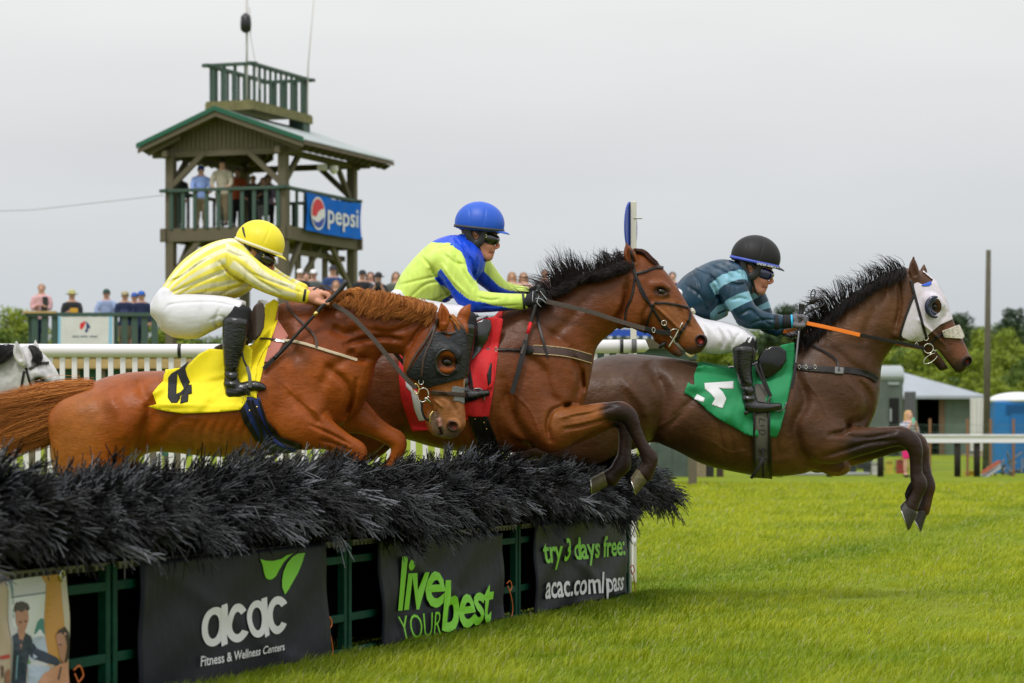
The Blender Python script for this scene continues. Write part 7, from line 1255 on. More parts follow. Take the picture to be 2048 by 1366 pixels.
# ================================================================ TOWER, DECKS
M_wd = lambda: mat('weathered_wood', (.135, .10, .07), .85, noise=(3.5, .35), bump=[(5, .6, .02, 4, (1, 1, 6))], col2=(.10, .10, .055), stretch=(6, 6, .7)); M_gp = lambda: mat('dark_green_paint', (.032, .078, .062), .6, noise=(4, .2), col2=(.05, .085, .06))
TO = np.array([-6.83, 85.0]); TA = np.array([-.937, .35]); TB = np.array([.35, .937])
def tp(a, b, z): q = TO + TA * a + TB * b; return (float(q[0]), float(q[1]), float(z))
def tower():
    wd, gp = M_wd(), M_gp(); t = thing('watch_tower', (*(TO + TA * 1.9 + TB * 2.5), 0), 'two storey wooden judges tower with green railings and a metal gable roof', 'tower'); A3, B3 = (*TA, 0), (*TB, 0); WA, WB = 3.75, 5.1
    def part(n, m, fn, par=None, **k): b = MB(); fn(b); return b.build(n, m, par or t, **k)
    for a, b_ in ((0, 0), (WA, 0), (0, WB), (WA, WB)): part('post', wd, lambda q: q.box(tp(a, b_, 5.0), (.27, .27, 10.0), A3, B3), bevel=.02)
    part('deck', wd, lambda q: [q.box(tp(WA / 2, -.1, 7.38), (WA + .6, .1, .40), A3, B3), q.box(tp(-.12, WB / 2, 7.38), (.1, WB + .5, .40), A3, B3), q.box(tp(WA / 2, WB + .1, 7.38), (WA + .6, .1, .4), A3, B3), q.box(tp(WA + .12, WB / 2, 7.38), (.1, WB + .5, .4), A3, B3), q.box(tp(WA / 2, WB / 2, 7.5), (WA, WB, .1), A3, B3)])
    def rail(z0, z1, a0, a1, b0, b1, n1, n2, bw=.075, par=None):
        f = part('railing', gp, lambda q: [q.box(tp((a0 + a1) / 2, b0, z1), (a1 - a0 + .35, .17, .09), A3, B3), q.box(tp((a0 + a1) / 2, b1, z1), (a1 - a0 + .35, .17, .09), A3, B3), q.box(tp(a0, (b0 + b1) / 2, z1 + .003), (.17, b1 - b0 + .3, .09), A3, B3), q.box(tp(a1, (b0 + b1) / 2, z1 + .003), (.17, b1 - b0 + .3, .09), A3, B3)])
        for b_ in (b0, b1):
            for k in range(n1): o = part('baluster', gp, lambda q: q.box(tp(a0 + (a1 - a0) * (k + .5) / n1, b_, (z0 + z1) / 2), (bw * 1.6, .05, z1 - z0), A3, B3), f)
        for a_ in (a0, a1):
            for k in range(n2): o = part('baluster', gp, lambda q: q.box(tp(a_, b0 + (b1 - b0) * (k + .5) / n2, (z0 + z1) / 2), (.05, bw * 1.6, z1 - z0), A3, B3), f)
    rail(7.55, 8.72, -.1, WA + .1, -.16, WB + .1, 10, 9)
    # roof: corrugated sheets on a gable, ridge along b
    ra, rz, ez = 1.95, 11.12, 10.08; a0, a1, b0, b1 = -.93, 4.55, -.6, 6.35; rf = mat('galvanised_roof', (.34, .38, .37), .45, metal=.35, noise=(.9, .12)); wdk = mat('dark_underside', (.13, .10, .07), .9, noise=(4, .3))
    for s_, ae in ((-1, a0), (1, a1)):
        V = []; F = []; n = 60
        for i in range(n + 1):
            b_ = b0 + (b1 - b0) * i / n; dz = .02 * math.cos(i * math.pi)
            V += [tp(ra, b_, rz + dz), tp(ae, b_, ez + dz), tp(ra, b_, rz + dz - .03), tp(ae, b_, ez + dz - .03)]
        for i in range(n): k = 4 * i; F += [(k, k + 1, k + 5, k + 4), (k + 2, k + 6, k + 7, k + 3), (k + 1, k + 3, k + 7, k + 5)]
        F += [(0, 2, 3, 1), (4 * n, 4 * n + 1, 4 * n + 3, 4 * n + 2)]; mesh('roof', V, F, rf, t, smooth=False)
        part('rafter_boards', wdk, lambda q: q.prism([tp(ra, b0 + .05, rz - .06), tp(ae, b0 + .05, ez - .06), tp(ae, b0 + .05, ez - .16), tp(ra, b0 + .05, rz - .16)], tuple(np.array(tp(ra, b1 - .05, 0)) - np.array(tp(ra, b0 + .05, 0)))))
        for k in range(15): bb = b0 + .2 + (b1 - b0 - .4) * k / 14; part('rafter', wd, lambda q: q.prism([tp(ae + (ra - ae) * .02, bb, ez - .17), tp(ae + (ra - ae) * .5, bb, ez - .17 + (rz - ez) * .5), tp(ae + (ra - ae) * .5, bb, ez - .36 + (rz - ez) * .5), tp(ae + (ra - ae) * .10, bb, ez - .30)], tuple(np.array(tp(0, .06, 0)) - np.array(tp(0, 0, 0)))))
    part('fascia', mat('green_trim', (.008, .10, .055), .4), lambda q: [q.prism([tp(ra, b0 - .04, rz + .05), tp(e_, b0 - .04, z_ + .05), tp(e_, b0 - .04, z_ - .09), tp(ra, b0 - .04, rz - .09)], tuple(-np.array(tp(0, .05, 0)) + np.array(tp(0, 0, 0)))) for e_, z_ in ((a0 - .03, ez), (a1 + .03, ez))])
    part('fascia', wd, lambda q: [q.prism([tp(ra, b0 - .0, rz - .09), tp(e_, b0, z_ - .09), tp(e_, b0, z_ - .24), tp(ra, b0, rz - .26)], tuple(-np.array(tp(0, .04, 0)) + np.array(tp(0, 0, 0)))) for e_, z_ in ((a0, ez), (a1, ez))])
    def gable(q):
        n = 26
        for k in range(n):
            a = -.02 + (WA + .05) * k / n; a2 = a + (WA + .05) / n - .02; zt = lambda x: rz - .2 - abs(x - ra) * (rz - ez) / (2.9 if x > ra else 2.9); q.prism([tp(a, -.02, 9.93), tp(a2, -.02, 9.93), tp(a2, -.02, zt(a2)), tp(a, -.02, zt(a))], tuple(np.array(tp(0, -.04, 0)) - np.array(tp(0, 0, 0))))
    part('gable_boards', wd, gable)
    [part('beam', wd, lambda q: q.box(tp(WA / 2, k, 9.83), (WA + 1.2, .16, .18), A3, B3)) for k in (0, WB)]; [part('beam', wd, lambda q: q.box(tp(k, WB / 2, 9.82), (.16, WB + .9, .18), A3, B3)) for k in (0, WA)]
    def brace(p, q_): part('brace', wd, lambda q: q.bar(p, q_, .12, .16))
    for b_ in (0, WB): brace(tp(.1, b_ - .05, 8.9), tp(1.15, b_ - .05, 9.85)); brace(tp(WA - .1, b_ - .05, 8.9), tp(WA - 1.15, b_ - .05, 9.85)); brace(tp(.1, b_ - .05, 6.2), tp(1.0, b_ - .05, 7.2)); brace(tp(WA - .1, b_ - .05, 6.2), tp(WA - 1.0, b_ - .05, 7.2))
    for a_ in (0, WA): brace(tp(a_, .1, 8.9), tp(a_, 1.15, 9.85)); brace(tp(a_, WB - .1, 8.7), tp(a_, WB - 1.3, 9.85)); brace(tp(a_, .1, 5.9), tp(a_, 1.2, 7.2)); brace(tp(a_, WB - .1, 5.9), tp(a_, WB - 1.6, 7.2))
    # stair enclosure studs under the deck
    for k in range(9): part('stud', wd, lambda q: q.box(tp(.35 + .15 * (k % 2), .7 + k * .5, 4.7), (.07, .13, 5.2), A3, B3))
    part('brace', wd, lambda q: q.bar(tp(.3, .4, 5.0), tp(.3, 3.4, 7.2), .1, .14)); part('mid_beam', wd, lambda q: [q.box(tp(.3, WB / 2, 6.9), (.12, WB, .16), A3, B3)])
    # widow's walk on the ridge
    rail(11.42, 12.55, 1.3, 2.75, .5, 4.7, 4, 11, .06); part('roof_platform', mat('mossy_wood', (.16, .15, .06), .9, noise=(5, .3)), lambda q: [q.box(tp(2.02, 2.6, 11.4), (1.55, 4.3, .1), A3, B3), q.box(tp(2.02, .48, 11.28), (1.6, .08, .24), A3, B3), q.box(tp(1.24, 2.6, 11.28), (.08, 4.3, .24), A3, B3)]); part('roof_platform', gp, lambda q: q.box(tp(1.5, 4.4, 11.05), (.5, .5, .7), A3, B3))
    # mast with a hanging speaker, whip aerial
    mm = mat('mast_metal', (.45, .44, .42), .5); m_ = thing('flag_mast', tp(1.45, .5, 11.4), 'thin metal mast with a black lamp hoisted on it above the tower', 'mast'); b = MB(); b.tube([tp(1.45, .5, 11.4), tp(1.45, .5, 14.8)], .035, 8); b.build('pole', mm, m_, smooth=True)
    b = MB(); c = np.array(tp(1.45, .45, 13.75)); b.tube([c + np.array([0, -.08, -.28]), c + np.array([0, -.08, -.2]), c + np.array([0, -.08, .0]), c + np.array([0, -.08, .2]), c + np.array([0, -.08, .30])], [.08, .16, .17, .15, .06], 12); b.build('lamp', mat('black_lamp', (.01, .01, .011), .4), m_, smooth=True); b = MB(); b.tube([c + np.array([.12, 0, -.3]), c + np.array([.3, 0, -1.3]), c + np.array([.42, 0, -2.0])], .012, 5); b.tube([c + np.array([.1, 0, .5]), c + np.array([.14, 0, -.3])], .012, 5); b.build('halyard', mm, m_)
    b = MB(); b.tube([tp(1.25, 4.4, 11.4), tp(1.2, 4.4, 13), tp(1.0, 4.5, 15.6)], [.03, .022, .014], 8); tag(b.build('aerial', mm, smooth=True), 'long thin whip aerial leaning right above the tower roof', 'aerial')
    b = MB(); b.tube([tp(3.95, -.1, 8.6), tp(8, -1, 8.2), tp(14, -3, 8.05), tp(22, -6, 8.0)], .012, 5); tag(b.build('cable', mat('cable_grey', (.35, .36, .37), .6)), 'thin overhead cable running left from the tower', 'cable')
    # blue drinks banner on the right-hand railing
    def bp(s, tt, o=0.): return np.array(tp(-.34 - o, .9 + 4.15 * s, 0)) * [1, 1, 0] + np.array([0, 0, 8.63 - .03 * math.sin(s * 3.14) - tt * 1.12 + .02 * math.sin(s * 7) * (1 - tt)])
    V = []; F = []; n = 24
    for j in range(9):
        for i in range(n + 1): V.append(bp(i / n, j / 8, .03 * math.sin(i * .9 + j * .5)))
    k = len(V); V += [v + np.array([*TA, 0]) * .02 for v in V]
    for j in range(8):
        for i in range(n): a = j * (n + 1) + i; F += [(a, a + n + 1, a + n + 2, a + 1), (k + a, k + a + 1, k + a + n + 2, k + a + n + 1)]
    o = mesh('drinks_banner', V, F, mat('cyan_blue_vinyl', (.001, .13, .60), .6, spec=.1, noise=(2, .15))); tag(o, 'bright blue soft drink banner hung on the tower railing', 'banner')
    def disc(name, pts, m, lift): mesh(name, [bp(a, b_, lift) for a, b_ in pts], [tuple(range(len(pts)))], m, o, smooth=False)
    cx_, cy_, rx, ry = .19, .50, .125, .44; E = lambda a, q=1.: (cx_ + rx * q * math.cos(a), cy_ + ry * q * math.sin(a)); wm = mat('white_print'); disc('emblem', [E(a) for a in np.linspace(0, 6.28, 33)[:-1]], wm, .035); 
    wave = [(cx_ - rx * .86 * math.cos(t), 0) for t in np.linspace(0, math.pi, 12)]
    top = [E(a, .88) for a in np.linspace(math.pi * .93, math.pi * 1.86, 18)] + [(.235, .38), (.19, .46), (.15, .60)]; disc('emblem', top, mat('print_red', (.62, .01, .02), .5), .045); bot = [E(a, .88) for a in np.linspace(math.pi * .05, math.pi * .86, 18)] + [(.15, .74), (.20, .72), (.26, .62)]; disc('emblem', bot, mat('print_blue', (.004, .04, .36), .5), .045)
    V, F = glyphs('pepsi', .012, 0, 1.0); V[:, 0] /= V[:, 0].max(); y0, y1 = V[:, 1].min(), V[:, 1].max(); mesh('lettering', [bp(.36 + .56 * v[0], .86 - .66 * (v[1] - y0) / (y1 - y0), .04) for v in V], F, wm, o, smooth=False)
    # camera dome and seat
    b = MB(); c = tp(-.1, 2.6, 9.55); b.box(c, (.3, .25, .18)); b.tube([(c[0] + .35, c[1], c[2] + .05), (c[0] + .35, c[1], c[2] - .1), (c[0] + .35, c[1], c[2] - .2)], [.14, .14, .05], 10); tag(b.build('dome_camera', mat('white_pvc'), smooth=False), 'small white dome camera under the right eave of the tower', 'camera')
def decks():
    gp = M_gp(); wd = M_wd(); tan = mat('raw_timber', (.42, .29, .12), .8, noise=(3, .2))
    def D3_(x, y, D): return np.array(P(x, y, D))
    t = thing('viewing_deck', (*D3_(180, 700, 77)[:2], 0), 'dark green raised viewing deck with slatted rail at far left', 'deck'); D = 76.5; x0, x1 = D3_(56, 0, D)[0], D3_(318, 0, D)[0]; zr, zf = D3_(0, 629, D)[2], D3_(0, 698, D)[2]
    b = MB(); b.box(((x0 + x1) / 2, D, zr), (x1 - x0, .16, .1)); b.build('top_rail', gp, t); b = MB(); b.box((x0 + .32, D - .03, zr + .06), (.9, .18, .06)); b.build('rail_board', tan, t)
    b = MB(); b.box(((x0 + x1) / 2, D + 1.4, zf - .12), (x1 - x0, 3.0, .24)); b.build('floor', wd, t)
    for i in range(13):
        x = x0 + .18 + (x1 - x0 - .3) * i / 12; b = MB(); b.box((x, D + .02, (zr + zf) / 2 - .1), (.17, .07, zr - zf + .1)); b.build('baluster', gp, t)
    for x in (x0 + .1, x1 - .1, (x0 + x1) / 2):
        for y in (D + .1, D + 2.7): b = MB(); b.box((x, y, zf / 2), (.18, .18, zf)); b.build('post', wd, t)
    b = MB(); b.box((x0, D + 1.4, zr), (.14, 2.9, .1)); [b.box((x0, D + .3 + k * .4, (zr + zf) / 2), (.07, .15, zr - zf)) for k in range(7)]; b.build('side_rail', gp, t)
    # sponsor banner on the deck
    wv = mat('white_vinyl', (.62, .62, .60), .5, noise=(2, .08), bump=(3, .5, .03)); xa, xb = D3_(121, 0, D)[0], D3_(229, 0, D)[0]; za, zb = D3_(0, 634, D)[2], D3_(0, 690, D)[2]; y = D - .14; b = MB(); b.box(((xa + xb) / 2, y, (za + zb) / 2), (xb - xa, .02, za - zb)); o = b.build('deck_banner', wv); tag(o, 'white banner with a red and blue horse head emblem on the left deck', 'banner')
    Q = lambda l, n, m, lf: mesh(n, [(*D3_(x, 0, D)[:1], y - .012 - lf, D3_(0, yy, D)[2]) for x, yy in l], [tuple(range(len(l)))], m, o, smooth=False)
    Zd = lambda l: [(x / 3.2528, 540 + yy / 3.2528) for x, yy in l]; rd, nb, pb = mat('print_red'), mat('print_navy', (.01, .03, .14), .5), mat('print_pale_blue', (.22, .48, .68), .5)
    Q(Zd([(385, 305), (402, 305), (400, 486), (383, 486)]), 'stripe', pb, 0); Q(Zd([(715, 305), (735, 305), (735, 486), (712, 486)]), 'stripe', pb, 0); Q(Zd([(555, 334), (562, 345), (552, 372), (535, 392), (524, 380), (526, 350)]), 'emblem', rd, 0); Q(Zd([(560, 332), (580, 350), (594, 372), (588, 385), (575, 380), (580, 398), (566, 410), (556, 402), (566, 380), (568, 360)]), 'emblem', nb, .001)
    def scrawl(x0, x1, z, h_, y, n, m, par, seed):      # printing too blurred in the photograph to be read
        r = np.random.default_rng(seed); b = MB(); w = (x1 - x0) / n
        for k in range(n):
            if k % 7 == 5: continue
            hh = h_ * r.uniform(.5, 1); b.box((x0 + w * (k + .5), y, z + hh / 2), (w * .45, .006, hh)); b.box((x0 + w * (k + .5), y, z + hh * r.uniform(.2, .8)), (w * .9, .005, h_ * .2))
        o = b.build('blurred_print', m, par); o['kind'] = 'stuff'
    a_, b__ = D3_(146, 0, D)[0], D3_(197, 0, D)[0]; scrawl(a_, b__, D3_(0, 675, D)[2], .055, y - .014, 19, nb, o, 3)
    # long green deck carrying the crowd, right to behind the last horse
    t = thing('viewing_deck', (2, 71, 0), 'long dark green raised deck full of spectators behind the riders', 'deck'); D = 70.; x0, x1 = D3_(590, 0, D)[0], D3_(1395, 0, D)[0]; zr, zf = D3_(0, 636, D)[2], D3_(0, 678, D)[2]
    b = MB(); b.box(((x0 + x1) / 2, D, zr), (x1 - x0, .16, .1)); b.build('top_rail', gp, t); b = MB(); b.box(((x0 + x1) / 2, D + 2, zf - .12), (x1 - x0, 4.2, .24)); b.build('floor', wd, t)
    n = 46
    for i in range(n): x = x0 + .1 + (x1 - x0 - .2) * i / (n - 1); b = MB(); b.box((x, D + .02, (zr + zf) / 2), (.11, .06, zr - zf)); b.build('baluster', gp, t)
    for i in range(9):
        x = x0 + .1 + (x1 - x0 - .2) * i / 8; b = MB(); b.box((x, D + .3, zf / 2), (.2, .2, zf)); b.build('post', wd, t)
        if i < 8: xx = x + (x1 - x0) / 16; b = MB(); b.bar((x, D + .32, .9), (x + (x1 - x0) / 8, D + .32, zf - .3), .1, .14); b.build('brace', mat('white_board', (.55, .54, .5), .7), t)
    b = MB(); b.box(((x0 + x1) / 2, D + .1, zf - .35), (x1 - x0, .1, .3)); b.build('skirt_board', gp, t)
    b = MB(); xa, xb = D3_(1205, 0, 69.5)[0], D3_(1330, 0, 69.5)[0]; za, zb = D3_(0, 648, 69.5)[2], D3_(0, 672, 69.5)[2]; b.box(((xa + xb) / 2, 69.6, (za + zb) / 2), (xb - xa, .03, za - zb)); o = b.build('blue_banner', mat('royal_vinyl', (.006, .06, .42), .5)); tag(o, 'royal blue banner with small white lettering on the deck behind the middle horse', 'banner')
    scrawl(xa + .1, xb - .1, zb + .16, .08, 69.58, 24, mat('white_print'), o, 4)
    # planks, boxes and stock seen through the white pickets
    r = np.random.default_rng(4)
    t = thing('judges_stand', (*D3_(300, 0, 66)[:2], 0), 'low green painted stand with a tan shelf seen through the white pickets at left', 'stand'); D = 66.; xa, xb = D3_(95, 0, D)[0], D3_(470, 0, D)[0]; zt = D3_(0, 728, D)[2]
    b = MB(); b.box(((xa + xb) / 2, D, zt), (xb - xa, .6, .22)); b.build('shelf', tan, t); b = MB(); b.box(((xa + xb) / 2, D + .1, zt / 2 + .35), (xb - xa, .12, zt - .8)); b.build('panel', mat('mid_green_board', (.03, .12, .075), .6, noise=(1.5, .3)), t)
    for k in range(8): x = xa + .1 + (xb - xa - .2) * k / 7; b = MB(); b.box((x, D - .15, zt / 2), (.16, .12, zt)); b.build('post', wd, t)
    for px, w, c, l in ((1328, 95, (.062, .085, .070), 'grey green wooden box beneath the rump of the last horse'), (1402, 18, (.26, .21, .13), 'tan plank upright beside the grey green box'), (1420, 14, (.02, .02, .018), 'black post beside the tan plank'), (1440, 12, (.05, .03, .02), 'brown post under the belly of the last horse')):
        D = 92.; x = D3_(px, 0, D)[0]; ww = w * D / FPX; b = MB(); b.box((x, D, 1.0), (ww, .5, 2.1)); [b.box((x - ww / 2 + ww * (k + .5) / 3, D - .26, 1.0), (ww / 3.4, .03, 2.0)) for k in range(3)]; tag(b.build('timber_box' if w > 20 else 'timber_post', mat('board_%02d' % int(c[0] * 999), c, .8, noise=(3, .25)), bevel=.01), l, 'box' if w > 20 else 'post')
# ================================================================ RIGHT-HAND SIDE
def right_side():
    D = 92.; pv = mat('white_plastic_rail', (.80, .78, .86), .45); t = thing('running_rail', (16, D, 0), 'low white running rail on dark posts across the far side of the course', 'fence'); x0, x1 = P(1470, 0, D).x, P(2300, 0, D).x; z = P(0, 878, D).z
    b = MB(); b.box(((x0 + x1) / 2, D, z), (x1 - x0, .12, .25)); b.box(((x0 + x1) / 2, D - .02, z + .12), (x1 - x0, .2, .05)); b.build('rail', pv, t, bevel=.01); dk = mat('creosoted_post', (.018, .014, .011), .9, noise=(4, .3))
    for px in (1560, 1660, 1762, 1916, 1955, 2080, 2180, 2280): b = MB(); x = P(px, 0, D).x; b.tube([(x, D + .12, 0), (x, D + .12, z)], .11, 10); b.build('post', dk, t, smooth=True)
    st = mat('brown_stake', (.22, .11, .05), .8); t = thing('stock_fence', (16, 94, 0), 'thin wire fence on brown stakes behind the running rail', 'fence')
    for px in (1935, 1981, 2027, 1860, 2070): b = MB(); x = P(px, 0, 94).x; b.box((x, 94, .95), (.08, .06, 1.9)); b.build('stake', st, t)
    b = MB()
    for k in range(7): b.tube([(P(1480, 0, 94).x, 94, .2 + k * .25), (P(2200, 0, 94).x, 94, .2 + k * .25)], .006, 4)
    for k in range(120): x = P(1480, 0, 94).x + k * .1; b.tube([(x, 94, .2), (x, 94, 1.7)], .004, 3)
    b.build('wire_mesh', mat('wire_green', (.12, .2, .14), .5), t)
    # shed
    D = 140.; gz = float(ground_h(20, D)); q = lambda x, y, d=D: np.array(P(x, y, d)); t = thing('shed', (*q(1870, 900)[:2], gz), 'grey green clapboard barn with pale metal roof and dark doorway', 'barn'); xl, xr = q(1700, 0)[0], q(1952, 0)[0]; ze = q(0, 792)[2]; zr = q(0, 722)[2]; xe = q(1970, 0)[0]
    sg = mat('clapboard', (.105, .145, .115), .75, noise=(2, .15), bump=[(2, .0, .0)]); b = MB()
    xo0, xo1 = q(1834, 0)[0], q(1878, 0)[0]
    for x0_, x1_ in ((xl, xo0), (xo1, xr)):
        n = 15
        for k in range(n): zz = gz + (ze - gz) * (k + .5) / n; b.box(((x0_ + x1_) / 2, D - .02 * 0, zz), (x1_ - x0_, .14, (ze - gz) / n * .98), az=(0, -.10, 1))
    b.build('wall', sg, t); b = MB(); b.box(((xl + xr) / 2, D + 8, (gz + ze) / 2), (xr - xl, .2, ze - gz)); b.box((xl, D + 4, (gz + ze) / 2), (.2, 8, ze - gz)); b.box((xr, D + 4, (gz + ze) / 2), (.2, 8, ze - gz)); b.box(((xl + xr) / 2, D + 4, gz + .02), (xr - xl, 8, .04)); b.build('wall', mat('barn_interior', (.02, .018, .015), .95), t)
    b = MB(); b.box((xo1 + .12, D - .12, (gz + ze) / 2), (.26, .1, ze - gz)); b.build('door_post', mat('brown_door', (.12, .07, .035), .8), t)
    rf = mat('pale_metal_roof', (.30, .33, .36), .55, metal=.1, noise=(.5, .1)); ridge = q(1762, 722); V = [(xl - 3, D - .7, ze), (xe, D - .7, ze), (xe, D + 9, ze), (xl - 3, D + 9, ze), (xl - 3, D + 4, zr), (ridge[0] - .0, D + 4, zr)]
    V = [np.array(v) for v in V]; V += [v - np.array([0, 0, .15]) for v in V]; F = [(0, 1, 5, 4), (1, 2, 5), (2, 3, 4, 5), (3, 0, 4), (6, 10, 11, 7), (7, 11, 8), (8, 11, 10, 9), (9, 10, 6), (0, 6, 7, 1), (1, 7, 8, 2), (2, 8, 9, 3), (3, 9, 6, 0)]; mesh('roof', V, F, rf, t, smooth=False)
    # horse trailer with open door
    D = 112.; gz = float(ground_h(15, D)); t = thing('horse_trailer', (*q(1755, 0, D)[:2], gz), 'dull grey green horse trailer with open side door in front of the barn', 'trailer'); x0, x1 = q(1600, 0, D)[0], q(1806, 0, D)[0]; zt = q(0, 735, D)[2]; tg = mat('trailer_green', (.085, .105, .088), .5, noise=(1.5, .2))
    b = MB(); b.box(((x0 + x1) / 2, D + 1.2, gz + .5 + (zt - gz - .5) / 2 - .2), (x1 - x0, 2.4, zt - gz - .9)); b.build('body', tg, t, bevel=.03); b = MB(); b.tube([(x0, D + 1.2, zt - .35), (x1 + .04, D + 1.2, zt - .35)], 1.28, 24); o = b.build('roof', mat('trailer_roof', (.28, .31, .31), .4), t, smooth=False)
    for v in o.data.vertices: v.co.z = (v.co.z + rootloc(o)[2] - (zt - .35)) * .36 + (zt - .35) - rootloc(o)[2]
    b = MB(); xd = q(1788, 0, D)[0]; b.box((xd, D - .01, gz + 1.65), (.38, .06, 2.3)); b.build('doorway', mat('trailer_dark', (.004, .004, .004), .9), t); b = MB(); b.box((q(1787, 0, D)[0], D - .04, q(0, 767, D)[2]), (.42, .06, .1)); b.box((q(1781, 0, D)[0], D - .06, q(0, 830, D)[2]), (.07, .06, .5)); b.build('trim', mat('trailer_roof'), t)
    b = MB(); b.box((q(1819, 0, D)[0], D - .15, gz + 1.75), (.46, .07, 2.6), ax=(.95, -.3, 0), ay=(.3, .95, 0)); b.build('door', mat('grey_door', (.07, .075, .08), .55), t, bevel=.01)
    for xx in (x0 + 1.6, x0 + 2.5): b = MB(); b.tube([(xx, D - .02, gz + .36), (xx, D + .25, gz + .36)], .36, 18); b.build('wheel', mat('tyre', (.012, .012, .012), .8), t, smooth=False)
    # tent wall, portable toilet, pole
    D = 138.; gz = float(ground_h(25, D)); b = MB(); a, c = q(1940, 0, D)[0] + .02, q(1972, 0, D)[0]; n = 12
    for k in range(n): b.box((a + (c - a) * (k + .5) / n, D + .05 * math.sin(k * 1.9), (gz + ze) / 2 + .05), ((c - a) / n * 1.02, .05, ze - gz - .35))
    tag(b.build('tent_wall', mat('white_canvas', (.60, .60, .57), .8)), 'white canvas tent side hanging at the right end of the barn', 'tent'); b = MB(); q0 = q(1985, 835, 150.); b.box((q0[0], 150, q0[2] - .6), (1.6, 3, 2.6)); tag(b.build('white_van', mat('van_white', (.6, .6, .6), .4), bevel=.25), 'white vehicle partly hidden between the wooden pole and the blue toilet', 'van')
    D = 104.; gz = 0.0; t = thing('portable_toilet', (*q(2025, 0, D)[:2], gz), 'bright blue portable toilet with white domed roof at right edge', 'toilet'); x0, x1 = q(1990, 0, D)[0], q(2098, 0, D)[0]; zt = q(0, 803, D)[2]; bl = mat('toilet_blue', (.006, .15, .42), .45, noise=(1.5, .12))
    b = MB(); b.box(((x0 + x1) / 2, D + .9, (gz + zt) / 2), (x1 - x0, 1.8, zt - gz)); b.build('body', bl, t, bevel=.04); b = MB(); b.box(((x0 + x1) / 2 + .2, D - .02, (gz + zt) / 2 - .15), (x1 - x0 - .7, .05, zt - gz - .5)); b.build('door', mat('toilet_blue_dark', (.005, .12, .36), .45), t, bevel=.02)
    b = MB()
    for k in range(5): b.box((x0 + .85, D - .04, zt - .12 - k * .075), (.9, .04, .03))
    b.build('vent_slats', mat('toilet_blue_dark'), t); f = Fld((-70, 70, -30, 12, -60, 60), 4); f.ball(0, 6, 0, 64, 24, 56, k=2); f.cut(0, 1, 6, k=2); V, F = nets(f.F, f.lo, f.h); mesh('roof', np.stack([(x0 + x1) / 2 + V[:, 0] / 64 * (x1 - x0 + .3) / 2, D + .9 + V[:, 2] / 56, zt - (V[:, 1] - 6) / 24 * .38 - .02], 1), F, mat('toilet_roof', (.70, .72, .72), .4), t)
    D = 100.; a, c = q(1977, 500, D), q(1972, 960, D); t = MB(); t.tube([(c[0], D, 0), ((a[0] + c[0]) / 2, D, a[2] / 2), (a[0], D, a[2])], [.13, .115, .085], 12); tag(t.build('utility_pole', mat('grey_pole', (.085, .075, .05), .85, noise=(2, .2)), smooth=True), 'tall bare wooden utility pole rising at the right', 'pole')
    # clutter along the rail
    def blob(name, px, py, D, w, h_, col, lab, cat, kind='box'):
        p = P(px, py, D); s = D / FPX; b = MB()
        if kind == 'box': b.box((p.x, D, p.z), (w * s, .4, h_ * s)); b.box((p.x, D - .02, p.z + h_ * s / 2), (w * s * 1.06, .44, .05)); b.tube([(p.x - w * s * .3, D - .24, p.z + h_ * s * .55), (p.x, D - .26, p.z + h_ * s * .75), (p.x + w * s * .3, D - .24, p.z + h_ * s * .55)], .02, 6)
        o = b.build(name, mat('item_' + name + '%02d' % int(col[0] * 99), col, .5, noise=(4, .15)), bevel=.02); tag(o, lab, cat); return o
    blob('cooler_box', 1803, 934, 96, 20, 26, (.28, .02, .015), 'red cooler box standing by the blonde woman', 'cooler'); blob('yellow_crate', 1778, 935, 97, 14, 24, (.5, .42, .04), 'yellow crate left of the red cooler', 'crate'); blob('yellow_crate', 1940, 950, 95, 20, 12, (.55, .35, .01), 'low yellow tub by the dark rail posts', 'tub'); blob('white_bag', 1748, 938, 97, 13, 24, (.5, .48, .45), 'white bag next to the black wheeled cart', 'bag')
    t = thing('utility_cart', P(1722, 950, 97), 'black wheeled cart under the chest of the last horse', 'cart'); p = P(1718, 935, 97); b = MB(); b.box((p.x, 97, p.z + .1), (.75, .5, .16)); b.bar((p.x - .3, 97, p.z + .2), (p.x - .55, 97, p.z + .5), .05, .05); b.build('tray', mat('black_rubber'), t)
    for dx in (-.25, .25): b = MB(); b.tube([(p.x + dx, 96.72, p.z - .05), (p.x + dx, 96.82, p.z - .05)], .14, 16); b.build('wheel', mat('tyre'), t)
    t = thing('stacked_ladders', P(1985, 950, 94), 'aluminium and orange ladders lying against the wire fence', 'ladders'); 
    for k, (y, c) in enumerate(((938, (.5, .5, .5)), (932, (.55, .12, .05)), (944, (.4, .42, .45)))):
        a = np.array(P(1962, y + 14, 93 - k * .2)); c2 = np.array(P(1998, y - 10, 93 - k * .2)); b = MB(); b.bar(a, c2, .05, .07); b.bar(a + [0, -.35, 0], c2 + [0, -.35, 0], .05, .07); [b.bar(a + (c2 - a) * q_, a + (c2 - a) * q_ + [0, -.35, 0], .03, .03) for q_ in np.linspace(.1, .9, 5)]; b.build('ladder', mat('ladder%d' % k, c, .4), t)
    b = MB(); r = np.random.default_rng(8); p = P(2016, 938, 95)
    for k in range(14): c = np.array(p) + r.normal(0, 1, 3) * [.25, .1, .12]; b.tube([c, c + r.normal(0, .2, 3), c + r.normal(0, .25, 3)], .03, 6)
    tag(b.build('coiled_hoses', mat('dark_steel'), smooth=True), 'dark tangle of hoses and metal parts beside the blue toilet', 'hoses'); b = MB(); xa, xb = P(1500, 0, 96).x, P(1740, 0, 96).x; b.box(((xa + xb) / 2, 96.5, .06), (xb - xa, .9, .1)); tag(b.build('grey_tarpaulin', mat('tarp', (.3, .31, .32), .6, noise=(2, .2)), bevel=.02), 'grey ground sheet lying beyond the turf under the last horse', 'tarpaulin')
